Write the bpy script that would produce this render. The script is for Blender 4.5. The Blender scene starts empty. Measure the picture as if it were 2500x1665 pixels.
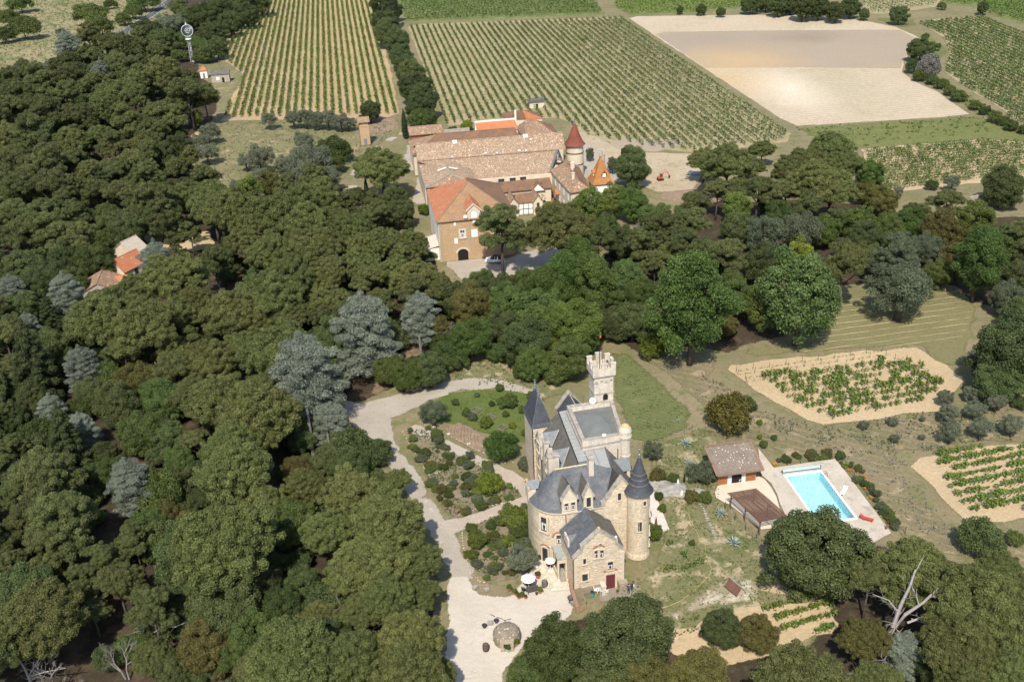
import bpy, math, random
import numpy as np
from mathutils import Vector, Matrix
from mathutils.geometry import delaunay_2d_cdt

# ------------------------------------------------------------------ camera, sky, sun
S = bpy.context.scene
COL = S.collection
random.seed(7)
RNG = np.random.default_rng(11)
FPX, PITCH, ROLL, HCAM = 2500.0, math.radians(27.3), math.radians(2.6), 92.0   # measured in a 2500 px wide frame
CF = np.array([0, math.cos(PITCH), -math.sin(PITCH)])
_R0 = np.array([1.0, 0, 0]); _U0 = np.cross(_R0, CF)
CR = math.cos(ROLL) * _R0 - math.sin(ROLL) * _U0
CU = math.sin(ROLL) * _R0 + math.cos(ROLL) * _U0
CC = np.array([0, 0, HCAM])
cam = bpy.data.cameras.new('camera'); cam_o = bpy.data.objects.new('camera', cam); COL.objects.link(cam_o)
cam.sensor_fit = 'HORIZONTAL'; cam.sensor_width = 36.0; cam.lens = 36.0 * FPX / 2500.0
cam.clip_start = 0.5; cam.clip_end = 6000
cam_o.matrix_world = Matrix(((CR[0], CU[0], -CF[0], 0), (CR[1], CU[1], -CF[1], 0), (CR[2], CU[2], -CF[2], HCAM), (0, 0, 0, 1)))
S.camera = cam_o

SUN_DIR = CF * FPX + CR * (1545 - 1250) - CU * (1900 - 832.5)      # direction the sunlight travels
SUN_DIR = SUN_DIR / np.linalg.norm(SUN_DIR)
SUN_ELEV = math.asin(-SUN_DIR[2])
SUN_AZ = math.atan2(-SUN_DIR[0], -SUN_DIR[1])                      # clockwise from +Y
sun = bpy.data.lights.new('sun', 'SUN'); sun.energy = 4.4; sun.angle = math.radians(0.55); sun.color = (1.0, 0.93, 0.82)
sun_o = bpy.data.objects.new('sun', sun); COL.objects.link(sun_o)
sun_o.rotation_euler = Vector(SUN_DIR).to_track_quat('-Z', 'Y').to_euler(); sun_o.location = (0, 0, 200)
W = bpy.data.worlds.new('World'); S.world = W; W.use_nodes = True
_wn = W.node_tree.nodes; _bg = _wn.get('Background')
_sky = _wn.new('ShaderNodeTexSky'); _sky.sky_type = 'NISHITA'; _sky.sun_disc = False
_sky.sun_elevation = SUN_ELEV; _sky.sun_rotation = SUN_AZ
W.node_tree.links.new(_sky.outputs[0], _bg.inputs['Color']); _bg.inputs['Strength'].default_value = 0.15
vs = S.view_settings; vs.view_transform = 'Standard'; vs.look = 'None'; vs.exposure = 0.54; vs.gamma = 1.0; vs.use_curve_mapping = False
S.render.engine = 'CYCLES'
S.cycles.max_bounces = 6; S.cycles.transparent_max_bounces = 12; S.cycles.diffuse_bounces = 3

# ------------------------------------------------------------------ survey helpers: a line of sight meets a height
def at(px, py, h=0.0):
 d = CF * FPX + CR * (px - 1250) - CU * (py - 832.5)
 t = (h - HCAM) / d[2]
 return CC + d * t
def pxm(P):
 return FPX / float((np.array(P) - CC) @ CF)
def G(px, py, h=0.0):
 p = at(px, py, h); return (float(p[0]), float(p[1]), float(p[2]))

# ------------------------------------------------------------------ object helpers
def link(o):
 COL.objects.link(o); return o
def tag(o, label, cat, group=None):
 o['label'] = label; o['category'] = cat
 if group: o['group'] = group
 return o
def thing(name, label, cat, loc=(0, 0, 0), rotz=0.0, group=None):
 o = link(bpy.data.objects.new(name, None)); o.location = loc; o.rotation_euler = (0, 0, rotz)
 o.empty_display_size = 0.5
 return tag(o, label, cat, group)
def put(name, me, parent=None, loc=None, kind=None):
 o = link(bpy.data.objects.new(name, me))
 if parent is not None: o.parent = parent
 if loc is not None: o.location = loc
 if kind: o['kind'] = kind
 return o
def copy_tree(o, parent=None):
 c = o.copy(); COL.objects.link(c)
 if parent is not None: c.parent = parent
 for ch in o.children: copy_tree(ch, c)
 return c

def set_uv(me):
 n = len(me.loops)
 if not n: return
 vi = np.empty(n, np.int32); me.loops.foreach_get('vertex_index', vi)
 co = np.empty(len(me.vertices) * 3, np.float32); me.vertices.foreach_get('co', co); co = co.reshape(-1, 3)
 npoly = len(me.polygons)
 nr = np.empty(npoly * 3, np.float32); me.polygons.foreach_get('normal', nr); nr = nr.reshape(-1, 3)
 tot = np.empty(npoly, np.int32); me.polygons.foreach_get('loop_total', tot)
 nl = np.repeat(nr, tot, axis=0)
 u = np.stack([-nl[:, 1], nl[:, 0], np.zeros(n)], 1)
 ln = np.linalg.norm(u, axis=1)
 flat = ln < 0.02
 u[flat] = (1, 0, 0); ln[flat] = 1; u /= ln[:, None]
 v = np.cross(nl, u)
 p = co[vi]
 uv = np.stack([(p * u).sum(1), (p * v).sum(1)], 1).astype(np.float32)
 l = me.uv_layers.new(name='UVMap'); l.data.foreach_set('uv', uv.ravel())

class MB:
 """collects vertices and faces for ONE mesh object"""
 def __init__(s): s.v = []; s.f = []; s.m = []; s.mi = 0
 def face(s, pts):
  b = len(s.v); s.v += [tuple(map(float, p)) for p in pts]; s.f.append(tuple(range(b, b + len(pts)))); s.m.append(s.mi); return s
 def raw(s, vs_, fs):
  b = len(s.v); s.v += [tuple(map(float, p)) for p in vs_]
  for f in fs: s.f.append(tuple(b + i for i in f)); s.m.append(s.mi)
  return s
 def obox(s, c, ax, ay, az):
  c, ax, ay, az = map(lambda q: np.array(q, float), (c, ax, ay, az))
  vs_ = [c + sx * ax + sy * ay + sz * az for sz in (-1, 1) for sx, sy in ((-1, -1), (1, -1), (1, 1), (-1, 1))]
  fs = [(3, 2, 1, 0), (4, 5, 6, 7), (0, 1, 5, 4), (1, 2, 6, 5), (2, 3, 7, 6), (3, 0, 4, 7)]
  if np.dot(np.cross(ax, ay), az) < 0: fs = [f[::-1] for f in fs]
  return s.raw(vs_, fs)
 def box(s, x0, x1, y0, y1, z0, z1):
  return s.obox(((x0 + x1) / 2, (y0 + y1) / 2, (z0 + z1) / 2), ((x1 - x0) / 2, 0, 0), (0, (y1 - y0) / 2, 0), (0, 0, (z1 - z0) / 2))
 def rbox(s, c, sx, sy, sz, a=0.0):
  ca, sa = math.cos(a), math.sin(a)
  return s.obox(c, (ca * sx / 2, sa * sx / 2, 0), (-sa * sy / 2, ca * sy / 2, 0), (0, 0, sz / 2))
 def prism(s, poly, z0, z1, cap=True):
  a = sum(poly[i][0] * poly[(i + 1) % len(poly)][1] - poly[(i + 1) % len(poly)][0] * poly[i][1] for i in range(len(poly)))
  if a < 0: poly = poly[::-1]
  n = len(poly)
  vs_ = [(p[0], p[1], z0) for p in poly] + [(p[0], p[1], z1) for p in poly]
  fs = [(i, (i + 1) % n, n + (i + 1) % n, n + i) for i in range(n)]
  if cap: fs += [tuple(range(n, 2 * n)), tuple(range(n - 1, -1, -1))]
  return s.raw(vs_, fs)
 def slab(s, pts, t=0.12):
  """a solid sheet: the upward face given by pts, thickness t downwards"""
  P = [np.array(p, float) for p in pts]
  nn = np.zeros(3)
  for i in range(len(P)): nn += np.cross(P[i] - P[0], P[(i + 1) % len(P)] - P[0])
  if nn[2] < 0: P = P[::-1]
  n = len(P); lo = [p - np.array((0, 0, t)) for p in P]
  fs = [tuple(range(n)), tuple(range(2 * n - 1, n - 1, -1))] + [(i, n + i, n + (i + 1) % n, (i + 1) % n) for i in range(n)]
  return s.raw(P + lo, fs)
 def lathe(s, c, prof, n=20, a0=0.0, a1=2 * math.pi, cap=True):
  full = abs(a1 - a0 - 2 * math.pi) < 1e-6
  k = n if full else n + 1
  vs_ = []
  for r, z in prof:
   for i in range(k):
    a = a0 + (a1 - a0) * i / n
    vs_.append((c[0] + r * math.cos(a), c[1] + r * math.sin(a), c[2] + z))
  fs = []
  for j in range(len(prof) - 1):
   for i in range(n):
    i2 = (i + 1) % k
    fs.append((j * k + i, j * k + i2, (j + 1) * k + i2, (j + 1) * k + i))
  if cap and full:
   fs.append(tuple(range(k - 1, -1, -1))); fs.append(tuple(range((len(prof) - 1) * k, len(prof) * k)))
  return s.raw(vs_, fs)
 def tube(s, pts, rad, n=6):
  pts = [np.array(p, float) for p in pts]
  if not hasattr(rad, '__len__'): rad = [rad] * len(pts)
  vs_ = []
  for i, p in enumerate(pts):
   d = pts[min(i + 1, len(pts) - 1)] - pts[max(i - 1, 0)]
   d = d / (np.linalg.norm(d) + 1e-9)
   a = np.cross(d, (0, 0, 1) if abs(d[2]) < 0.9 else (1, 0, 0)); a /= np.linalg.norm(a); b = np.cross(d, a)
   for k in range(n):
    t = 2 * math.pi * k / n; vs_.append(p + rad[i] * (math.cos(t) * a + math.sin(t) * b))
  fs = []
  for i in range(len(pts) - 1):
   for k in range(n):
    k2 = (k + 1) % n; fs.append((i * n + k, i * n + k2, (i + 1) * n + k2, (i + 1) * n + k))
  fs.append(tuple(range(n - 1, -1, -1))); fs.append(tuple(range((len(pts) - 1) * n, len(pts) * n)))
  return s.raw(vs_, fs)
 def ball(s, c, r, n=10, m=6):
  if not hasattr(r, '__len__'): r = (r, r, r)
  vs_ = [(c[0], c[1], c[2] - r[2])]
  for j in range(1, m):
   t = -math.pi / 2 + math.pi * j / m
   for i in range(n):
    a = 2 * math.pi * i / n; vs_.append((c[0] + r[0] * math.cos(t) * math.cos(a), c[1] + r[1] * math.cos(t) * math.sin(a), c[2] + r[2] * math.sin(t)))
  vs_.append((c[0], c[1], c[2] + r[2]))
  fs = [(0, 1 + (i + 1) % n, 1 + i) for i in range(n)]
  for j in range(m - 2):
   for i in range(n):
    i2 = (i + 1) % n; a = 1 + j * n
    fs.append((a + i, a + i2, a + n + i2, a + n + i))
  t = len(vs_) - 1; a = 1 + (m - 2) * n
  fs += [(a + i, a + (i + 1) % n, t) for i in range(n)]
  return s.raw(vs_, fs)
 def mesh(s, name, mat, smooth=False):
  me = bpy.data.meshes.new(name); me.from_pydata(s.v, [], s.f)
  mats = mat if isinstance(mat, (list, tuple)) else [mat]
  for m in mats: me.materials.append(m)
  if len(mats) > 1: me.polygons.foreach_set('material_index', s.m)
  me.update(); set_uv(me)
  if smooth: me.polygons.foreach_set('use_smooth', [True] * len(me.polygons))
  return me
 def build(s, name, mat, parent=None, smooth=False, kind=None, loc=None):
  return put(name, s.mesh(name, mat, smooth), parent, loc, kind)

# ------------------------------------------------------------------ materials
def lin(r, g, b):
 f = lambda c: (c / 255 / 12.92) if c / 255 <= 0.04045 else ((c / 255 + 0.055) / 1.055) ** 2.4
 return (f(r), f(g), f(b))
class NT:
 def __init__(s, name):
  s.mat = bpy.data.materials.new(name); s.mat.use_nodes = True; s.t = s.mat.node_tree; s.t.nodes.clear()
  s.out = s.n('ShaderNodeOutputMaterial')
 def n(s, t, **k):
  o = s.t.nodes.new(t)
  for a, b in k.items(): setattr(o, a, b)
  return o
 def l(s, a, b): s.t.links.new(a, b)
 def val(s, inp, x):
  if isinstance(x, bpy.types.NodeSocket): s.l(x, inp)
  elif isinstance(x, (tuple, list)) and len(x) == 3 and inp.type == 'RGBA': inp.default_value = (*x, 1)
  else: inp.default_value = x
 def mix(s, fac, a, b, mode='MIX'):
  o = s.n('ShaderNodeMix', data_type='RGBA', blend_type=mode)
  s.val(o.inputs[0], fac); s.val(o.inputs[6], a); s.val(o.inputs[7], b); return o.outputs[2]
 def math(s, op, a, b=0.0, clamp=False):
  o = s.n('ShaderNodeMath', operation=op); o.use_clamp = clamp; s.val(o.inputs[0], a); s.val(o.inputs[1], b); return o.outputs[0]
 def noise(s, vec, scale, detail=3.0, rough=0.55):
  o = s.n('ShaderNodeTexNoise'); o.inputs['Scale'].default_value = scale; o.inputs['Detail'].default_value = detail; o.inputs['Roughness'].default_value = rough
  if vec is not None: s.l(vec, o.inputs['Vector'])
  return o.outputs['Fac']
 def ramp(s, fac, lo, hi):
  o = s.n('ShaderNodeMapRange'); o.clamp = True; s.val(o.inputs[0], fac); s.val(o.inputs[1], lo); s.val(o.inputs[2], hi); return o.outputs[0]
 def pos(s): return s.n('ShaderNodeNewGeometry').outputs['Position']
 def uv(s): return s.n('ShaderNodeTexCoord').outputs['UV']
 def obj(s): return s.n('ShaderNodeTexCoord').outputs['Object']
 def attr(s, nme): return s.n('ShaderNodeAttribute', attribute_name=nme).outputs['Fac']
 def mapv(s, vec, scale=(1, 1, 1), rot=0.0, loc=(0, 0, 0)):
  o = s.n('ShaderNodeMapping'); s.l(vec, o.inputs[0]); o.inputs['Scale'].default_value = scale; o.inputs['Rotation'].default_value = (0, 0, rot); o.inputs['Location'].default_value = loc
  return o.outputs[0]
 def bump(s, h, strength=0.5, dist=0.05):
  o = s.n('ShaderNodeBump'); o.inputs['Strength'].default_value = strength; o.inputs['Distance'].default_value = dist; s.l(h, o.inputs['Height']); return o.outputs[0]
 def principled(s, col, rough=0.85, normal=None, metal=0.0, spec=0.3):
  p = s.n('ShaderNodeBsdfPrincipled'); s.val(p.inputs['Base Color'], col); s.val(p.inputs['Roughness'], rough); p.inputs['Metallic'].default_value = metal
  p.inputs['Specular IOR Level'].default_value = spec
  if normal is not None: s.l(normal, p.inputs['Normal'])
  return p.outputs[0]
 def done(s, sh): s.l(sh, s.out.inputs[0]); return s.mat

def plain(name, c, c2=None, scale=2.0, rough=0.8, metal=0.0, spec=0.3, bump=0.0, bscale=20.0):
 t = NT(name); o = t.obj()
 if c2 is None: c2 = tuple(x * 0.78 for x in c)
 col = t.mix(t.ramp(t.noise(o, scale, 4), 0.3, 0.7), c, c2)
 nrm = t.bump(t.noise(o, bscale, 3), bump, 0.03) if bump else None
 return t.done(t.principled(col, rough, nrm, metal, spec))

def ground_mat(name, c1, c2, c3=None, s1=0.15, s2=0.6, fine=6.0, fine_amt=0.35, edge=0.0, bump=0.5, patch=(0.5, 0.62),
               stripes=None, stripes2=None, spots=()):
 """colour in patches at several sizes; a ragged border where the sheet ends"""
 t = NT(name); p = t.pos()
 col = t.mix(t.ramp(t.noise(p, s1, 5, 0.6), 0.35, 0.65), c1, c2)
 if c3 is not None:
  col = t.mix(t.ramp(t.noise(t.mapv(p, loc=(31, 17, 3)), s2, 5, 0.65), patch[0], patch[1]), col, c3)
 for st in (stripes, stripes2):
  if st:
   ang, spacing, cs, amt, sharp = st
   w = t.n('ShaderNodeTexWave', wave_type='BANDS', bands_direction='X'); w.inputs['Scale'].default_value = 0.314159 / spacing * 1.0
   w.inputs['Distortion'].default_value = 1.2; w.inputs['Detail'].default_value = 2; w.inputs['Detail Scale'].default_value = 1.5
   t.l(t.mapv(p, rot=ang), w.inputs[0])
   f = t.math('MULTIPLY', t.ramp(w.outputs['Fac'], sharp, 1.0), t.ramp(t.noise(p, 0.5, 4), 0.25, 0.6))
   col = t.mix(t.math('MULTIPLY', f, amt), col, cs)
 for sx_, sy_, ra, rb, cs, amt in spots:      # paler or redder soil
  d = t.n('ShaderNodeVectorMath', operation='LENGTH'); q = G(sx_, sy_); t.l(t.mapv(p, (1 / ra, 1 / rb, 0), 0, (-q[0] / ra, -q[1] / rb, 0)), d.inputs[0])
  f = t.math('ADD', d.outputs['Value'], t.math('MULTIPLY', t.noise(p, .06, 4, .6), .9)); col = t.mix(t.math('MULTIPLY', t.ramp(f, 1.5, .5), amt), col, cs)
 fn = t.noise(p, fine, 3, 0.7)
 col = t.mix(t.math('MULTIPLY', t.ramp(fn, 0.42, 0.68), fine_amt), col, tuple(x * 0.45 for x in c1))
 col = t.mix(t.math('MULTIPLY', t.ramp(t.noise(p, fine * 0.37, 4, 0.7), 0.5, 0.75), fine_amt * 0.8), col, tuple(min(1, x * 1.5) for x in c1))
 h = t.math('ADD', t.noise(p, fine * 0.6, 4, 0.7), t.math('MULTIPLY', t.noise(p, 1.1, 4), 2.0))
 sh = t.principled(col, 0.95, t.bump(h, bump, 0.12), 0, 0.1)
 if edge > 0:
  nz = t.math('ADD', t.math('MULTIPLY', t.noise(p, 0.8 / edge, 5, 0.7), edge * 1.3), t.math('MULTIPLY', t.noise(p, 7.0, 3, 0.8), 1.1 * edge))
  f = t.ramp(t.math('SUBTRACT', t.attr('edge'), nz), -0.36 * edge, -0.34 * edge)
  m = t.n('ShaderNodeMixShader'); tr = t.n('ShaderNodeBsdfTransparent')
  t.l(f, m.inputs[0]); t.l(tr.outputs[0], m.inputs[1]); t.l(sh, m.inputs[2]); sh = m.outputs[0]
 return t.done(sh)

def leaf_mat(name, c1, c2, var=0.35, transl=0.25, rough=0.6):
 t = NT(name)
 oi = t.n('ShaderNodeObjectInfo').outputs['Random']
 col = t.mix(t.attr('tint'), c1, c2)
 hs = t.n('ShaderNodeHueSaturation'); t.l(col, hs.inputs['Color'])
 t.val(hs.inputs['Value'], t.math('ADD', t.math('MULTIPLY', oi, 2 * var), 1 - var))
 t.val(hs.inputs['Hue'], t.math('ADD', t.math('MULTIPLY', t.math('FRACT', t.math('MULTIPLY', oi, 7.31)), 0.03), 0.485))
 hs.inputs['Saturation'].default_value = 1.0
 p = t.principled(hs.outputs[0], rough, None, 0, 0.25)
 tr = t.n('ShaderNodeBsdfTranslucent'); t.l(hs.outputs[0], tr.inputs[0])
 m = t.n('ShaderNodeMixShader'); m.inputs[0].default_value = transl; t.l(p, m.inputs[1]); t.l(tr.outputs[0], m.inputs[2])
 return t.done(m.outputs[0])

def stone_mat(name, c1, c2, mortar, size=0.42, stain=(0.25, 0.22, 0.18), stain_amt=0.3, aspect=0.62):
 t = NT(name); uv = t.mapv(t.uv(), (1 / size, 1 / (size * aspect), 1))
 v = t.n('ShaderNodeTexVoronoi', feature='F1'); v.inputs['Scale'].default_value = 1.0; t.l(uv, v.inputs['Vector'])
 d = t.n('ShaderNodeTexVoronoi', feature='DISTANCE_TO_EDGE'); d.inputs['Scale'].default_value = 1.0; t.l(uv, d.inputs['Vector'])
 sep = t.n('ShaderNodeSeparateColor'); t.l(v.outputs['Color'], sep.inputs[0])
 col = t.mix(sep.outputs[0], c1, c2)
 col = t.mix(t.math('MULTIPLY', t.ramp(sep.outputs[1], 0.72, 0.95), 0.6), col, tuple(x * 1.35 for x in c1))
 col = t.mix(t.ramp(d.outputs['Distance'], 0.1, 0.03), col, mortar)
 o = t.obj()
 st = t.math('MULTIPLY', t.ramp(t.noise(t.mapv(o, (1, 1, 0.45)), 0.55, 5, 0.65), 0.5, 0.75), stain_amt)
 col = t.mix(st, col, stain)
 h = t.math('ADD', t.ramp(d.outputs['Distance'], 0.0, 0.2), t.math('MULTIPLY', t.noise(o, 9, 3), 0.5))
 return t.done(t.principled(col, 0.92, t.bump(h, 0.7, 0.06), 0, 0.15))

def ashlar_mat(name, c1, c2, bw=0.8, bh=0.35, stain=(0.12, 0.11, 0.1), stain_amt=0.45):
 t = NT(name)
 b = t.n('ShaderNodeTexBrick'); t.l(t.uv(), b.inputs['Vector']); b.inputs['Scale'].default_value = 1.0
 b.inputs['Brick Width'].default_value = bw; b.inputs['Row Height'].default_value = bh; b.inputs['Mortar Size'].default_value = 0.018
 t.val(b.inputs['Color1'], c1); t.val(b.inputs['Color2'], c2); t.val(b.inputs['Mortar'], tuple(x * 0.6 for x in c1))
 o = t.obj()
 col = t.mix(t.math('MULTIPLY', t.ramp(t.noise(t.mapv(o, (1, 1, 0.35)), 1.1, 6, 0.7), 0.46, 0.72), stain_amt), b.outputs['Color'], stain)
 col = t.mix(t.math('MULTIPLY', t.ramp(t.noise(t.mapv(o, loc=(9, 4, 2)), 2.6, 4, 0.7), 0.62, 0.72), 0.55), col, lin(196, 140, 66))
 return t.done(t.principled(col, 0.92, t.bump(t.math('ADD', b.outputs['Fac'], t.noise(o, 7, 3)), -0.4, 0.04), 0, 0.15))

def tile_mat(name, c1, c2, c3, pale=0.0, tw=0.24, tl=0.34, moss=None, moss_amt=0.0, moss_scale=0.35):
 """curved clay tiles: furrows down the slope, each tile of its own shade"""
 t = NT(name)
 sx = t.n('ShaderNodeSeparateXYZ'); t.l(t.uv(), sx.inputs[0])
 fu = t.math('DIVIDE', sx.outputs[0], tw); fv = t.math('DIVIDE', sx.outputs[1], tl)
 cell = t.n('ShaderNodeCombineXYZ'); t.l(t.math('FLOOR', fu), cell.inputs[0]); t.l(t.math('FLOOR', fv), cell.inputs[1])
 wn = t.n('ShaderNodeTexWhiteNoise', noise_dimensions='3D'); t.l(cell.outputs[0], wn.inputs['Vector'])
 r = wn.outputs['Value']
 sc = t.n('ShaderNodeSeparateColor'); t.l(wn.outputs['Color'], sc.inputs[0])
 col = t.mix(r, c1, c2)
 col = t.mix(t.ramp(sc.outputs[1], 0.7, 0.74), col, c3)
 if pale: col = t.mix(t.ramp(sc.outputs[2], 1 - pale, 1 - pale + 0.02), col, lin(205, 184, 150))
 o = t.obj()
 col = t.mix(t.math('MULTIPLY', t.ramp(t.noise(o, 0.5, 5, 0.65), 0.42, 0.75), 0.4), col, tuple(x * 0.5 for x in c2))
 if moss: col = t.mix(t.math('MULTIPLY', t.ramp(t.noise(t.mapv(o, loc=(5, 8, 1)), moss_scale, 6, 0.75), 0.5, 0.68), moss_amt), col, moss)
 fr = t.math('FRACT', fu)
 ridge = t.math('SINE', t.math('MULTIPLY', fr, math.pi))
 h = t.math('ADD', t.math('MULTIPLY', ridge, 0.8), t.math('MULTIPLY', t.math('FRACT', fv), -0.35))
 return t.done(t.principled(col, 0.9, t.bump(h, 0.9, 0.07), 0, 0.15))

def slate_mat(name, c1, c2, w=0.26, hgt=0.17, stain=(0.16, 0.14, 0.1), stain_amt=0.25, bright=None):
 t = NT(name)
 b = t.n('ShaderNodeTexBrick'); t.l(t.uv(), b.inputs['Vector']); b.inputs['Scale'].default_value = 1.0
 b.inputs['Brick Width'].default_value = w; b.inputs['Row Height'].default_value = hgt; b.inputs['Mortar Size'].default_value = 0.012
 t.val(b.inputs['Color1'], c1); t.val(b.inputs['Color2'], c2); t.val(b.inputs['Mortar'], tuple(x * 0.4 for x in c1))
 o = t.obj()
 col = t.mix(t.math('MULTIPLY', t.ramp(t.noise(o, 0.9, 6, 0.7), 0.42, 0.7), stain_amt), b.outputs['Color'], stain)
 col = t.mix(t.math('MULTIPLY', t.ramp(t.noise(t.mapv(o, (3, 3, 0.5), loc=(7, 1, 0)), 0.6, 6, 0.75), 0.5, 0.8), 0.35), col, tuple(x * 1.9 for x in c1))
 col = t.mix(t.math('MULTIPLY', t.ramp(t.noise(t.mapv(o, loc=(3, 9, 5)), 3.5, 3, 0.7), 0.66, 0.72), 0.6), col, tuple(x * 0.35 for x in c1))
 rg = t.ramp(t.noise(o, 1.5, 3), 0.3, 0.7)
 return t.done(t.principled(col, t.math('ADD', t.math('MULTIPLY', rg, 0.25), 0.52), t.bump(t.math('ADD', b.outputs['Fac'], t.noise(o, 6, 2)), -0.35, 0.03), 0, 0.3))

def plank_mat(name, c1, c2, w=0.14):
 t = NT(name); sx = t.n('ShaderNodeSeparateXYZ'); t.l(t.uv(), sx.inputs[0])
 k = t.math('DIVIDE', sx.outputs[0], w); wn = t.n('ShaderNodeTexWhiteNoise', noise_dimensions='1D'); t.l(t.math('FLOOR', k), wn.inputs['W'])
 col = t.mix(wn.outputs['Value'], c1, c2)
 f = t.math('FRACT', k); gap = t.ramp(t.math('ABSOLUTE', t.math('SUBTRACT', f, 0.5)), 0.44, 0.49)
 col = t.mix(gap, col, tuple(x * 0.3 for x in c1))
 col = t.mix(t.math('MULTIPLY', t.ramp(t.noise(t.mapv(t.uv(), (6, 0.6, 1)), 3, 4, 0.7), 0.4, 0.7), 0.35), col, tuple(x * 0.6 for x in c2))
 return t.done(t.principled(col, 0.75, t.bump(gap, -0.5, 0.02), 0, 0.25))

# ------------------------------------------------------------------ ground sheets
def poly_dist(P, poly):
 P = np.asarray(P); best = np.full(len(P), 1e9)
 n = len(poly)
 for i in range(n):
  a = np.array(poly[i]); b = np.array(poly[(i + 1) % n]); d = b - a; L = d @ d
  t = np.clip(((P - a) @ d) / max(L, 1e-9), 0, 1)
  best = np.minimum(best, np.linalg.norm(P - (a + t[:, None] * d), axis=1))
 return best
def inside(P, poly):
 P = np.asarray(P); r = np.zeros(len(P), bool); n = len(poly)
 for i in range(n):
  x1, y1 = poly[i]; x2, y2 = poly[(i + 1) % n]
  c = ((y1 > P[:, 1]) != (y2 > P[:, 1])) & (P[:, 0] < (x2 - x1) * (P[:, 1] - y1) / ((y2 - y1) if y2 != y1 else 1e-9) + x1)
  r ^= c
 return r
def wpoly(pts): return [G(x, y)[:2] for x, y in pts]
def smooth_poly(poly, n=2):
 for _ in range(n):
  q = []
  for i in range(len(poly)):
   a = np.array(poly[i]); b = np.array(poly[(i + 1) % len(poly)])
   q += [tuple(a * 0.75 + b * 0.25), tuple(a * 0.25 + b * 0.75)]
  poly = q
 return poly
POOL_HOLE = None
LEVEL = [-0.13]
def sheet(name, pts, mat, res=4.0, jit=0.0, smooth=0, world=False, hole=None, z=None, kind='structure', label=None):
 if z is None: LEVEL[0] += 0.0016; z = LEVEL[0]
 poly = list(pts) if world else wpoly(pts)
 if smooth: poly = smooth_poly(poly, smooth)
 b = []
 for i in range(len(poly)):
  a = np.array(poly[i]); c = np.array(poly[(i + 1) % len(poly)]); k = max(1, int(np.linalg.norm(c - a) / res))
  for j in range(k): b.append(a + (c - a) * j / k)
 b = np.array(b)
 if jit: b = b + RNG.normal(0, jit, b.shape)
 lo, hi = b.min(0), b.max(0)
 nx, ny = [max(2, min(90, int(q / res))) for q in (hi - lo)]
 gx, gy = np.meshgrid(np.linspace(lo[0], hi[0], nx), np.linspace(lo[1], hi[1], ny))
 g = np.stack([gx.ravel(), gy.ravel()], 1); sp = max((hi - lo)[0] / nx, (hi - lo)[1] / ny)
 g = g + RNG.uniform(-0.2, 0.2, g.shape) * sp
 g = g[inside(g, b)]
 if len(g): g = g[poly_dist(g, b) > min(0.4 * sp, 0.5 * res)]
 V = [Vector(p) for p in b]; E = [(i, (i + 1) % len(b)) for i in range(len(b))]
 if hole:
  k0 = len(V); V += [Vector(p) for p in hole]; E += [(k0 + i, k0 + (i + 1) % len(hole)) for i in range(len(hole))]
  if len(g): g = g[~inside(g, hole)]
 V += [Vector(p) for p in g]
 ov, oe, of, *_ = delaunay_2d_cdt(V, E, [], 1, 1e-5)
 co = np.array([(v.x, v.y) for v in ov])
 if hole:
  hc = [np.mean([co[i] for i in f], axis=0) for f in of]
  m = inside(np.array(hc), hole); of = [f for f, q in zip(of, m) if not q]
 me = bpy.data.meshes.new(name)
 me.from_pydata([(x, y, z) for x, y in co], [], [tuple(f) for f in of])
 a = me.attributes.new('edge', 'FLOAT', 'POINT'); a.data.foreach_set('value', poly_dist(co, b).astype(np.float32))
 me.materials.append(mat); me.update()
 if len(me.polygons) and me.polygons[0].normal.z < 0: me.flip_normals()
 o = put(name, me)
 if kind: o['kind'] = kind
 return o
def strip(line, widths):
 """a band along a pixel polyline; widths in metres"""
 P = [np.array(G(x, y)[:2]) for x, y in line]
 if not hasattr(widths, '__len__'): widths = [widths] * len(P)
 Lp, Rp = [], []
 for i, p in enumerate(P):
  d = P[min(i + 1, len(P) - 1)] - P[max(i - 1, 0)]; d /= np.linalg.norm(d); n = np.array((-d[1], d[0]))
  Lp.append(tuple(p + n * widths[i] / 2)); Rp.append(tuple(p - n * widths[i] / 2))
 return Lp + Rp[::-1]

# ------------------------------------------------------------------ foliage
def quads_mesh(name, V, tint, mat, extra=None):
 """V: (n,4,3) quads; extra: list of (verts, faces, tint)"""
 n = len(V); vs_ = V.reshape(-1, 3); idx = np.arange(n * 4, dtype=np.int32); tot = np.full(n, 4, np.int32); tn = np.asarray(tint, np.float32)
 if extra:
  off = len(vs_); vl = [vs_]; il = [idx]; tl = [tot]; nl = [tn]
  for ev, ef, et in extra:
   vl.append(np.asarray(ev, float));
   for f in ef: il.append(np.array(f, np.int32) + off);
   tl.append(np.array([len(f) for f in ef], np.int32)); nl.append(np.full(len(ef), et, np.float32)); off += len(ev)
  vs_ = np.concatenate(vl); idx = np.concatenate(il); tot = np.concatenate(tl); tn = np.concatenate(nl)
 me = bpy.data.meshes.new(name)
 me.vertices.add(len(vs_)); me.vertices.foreach_set('co', vs_.astype(np.float32).ravel())
 me.loops.add(len(idx)); me.loops.foreach_set('vertex_index', idx)
 me.polygons.add(len(tot)); st = np.concatenate([[0], np.cumsum(tot)[:-1]]).astype(np.int32); me.polygons.foreach_set('loop_start', st)
 try: me.polygons.foreach_set('loop_total', tot)
 except Exception: pass
 me.update(calc_edges=True)
 a = me.attributes.new('tint', 'FLOAT', 'FACE'); a.data.foreach_set('value', tn)
 me.materials.append(mat)
 return me
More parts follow.
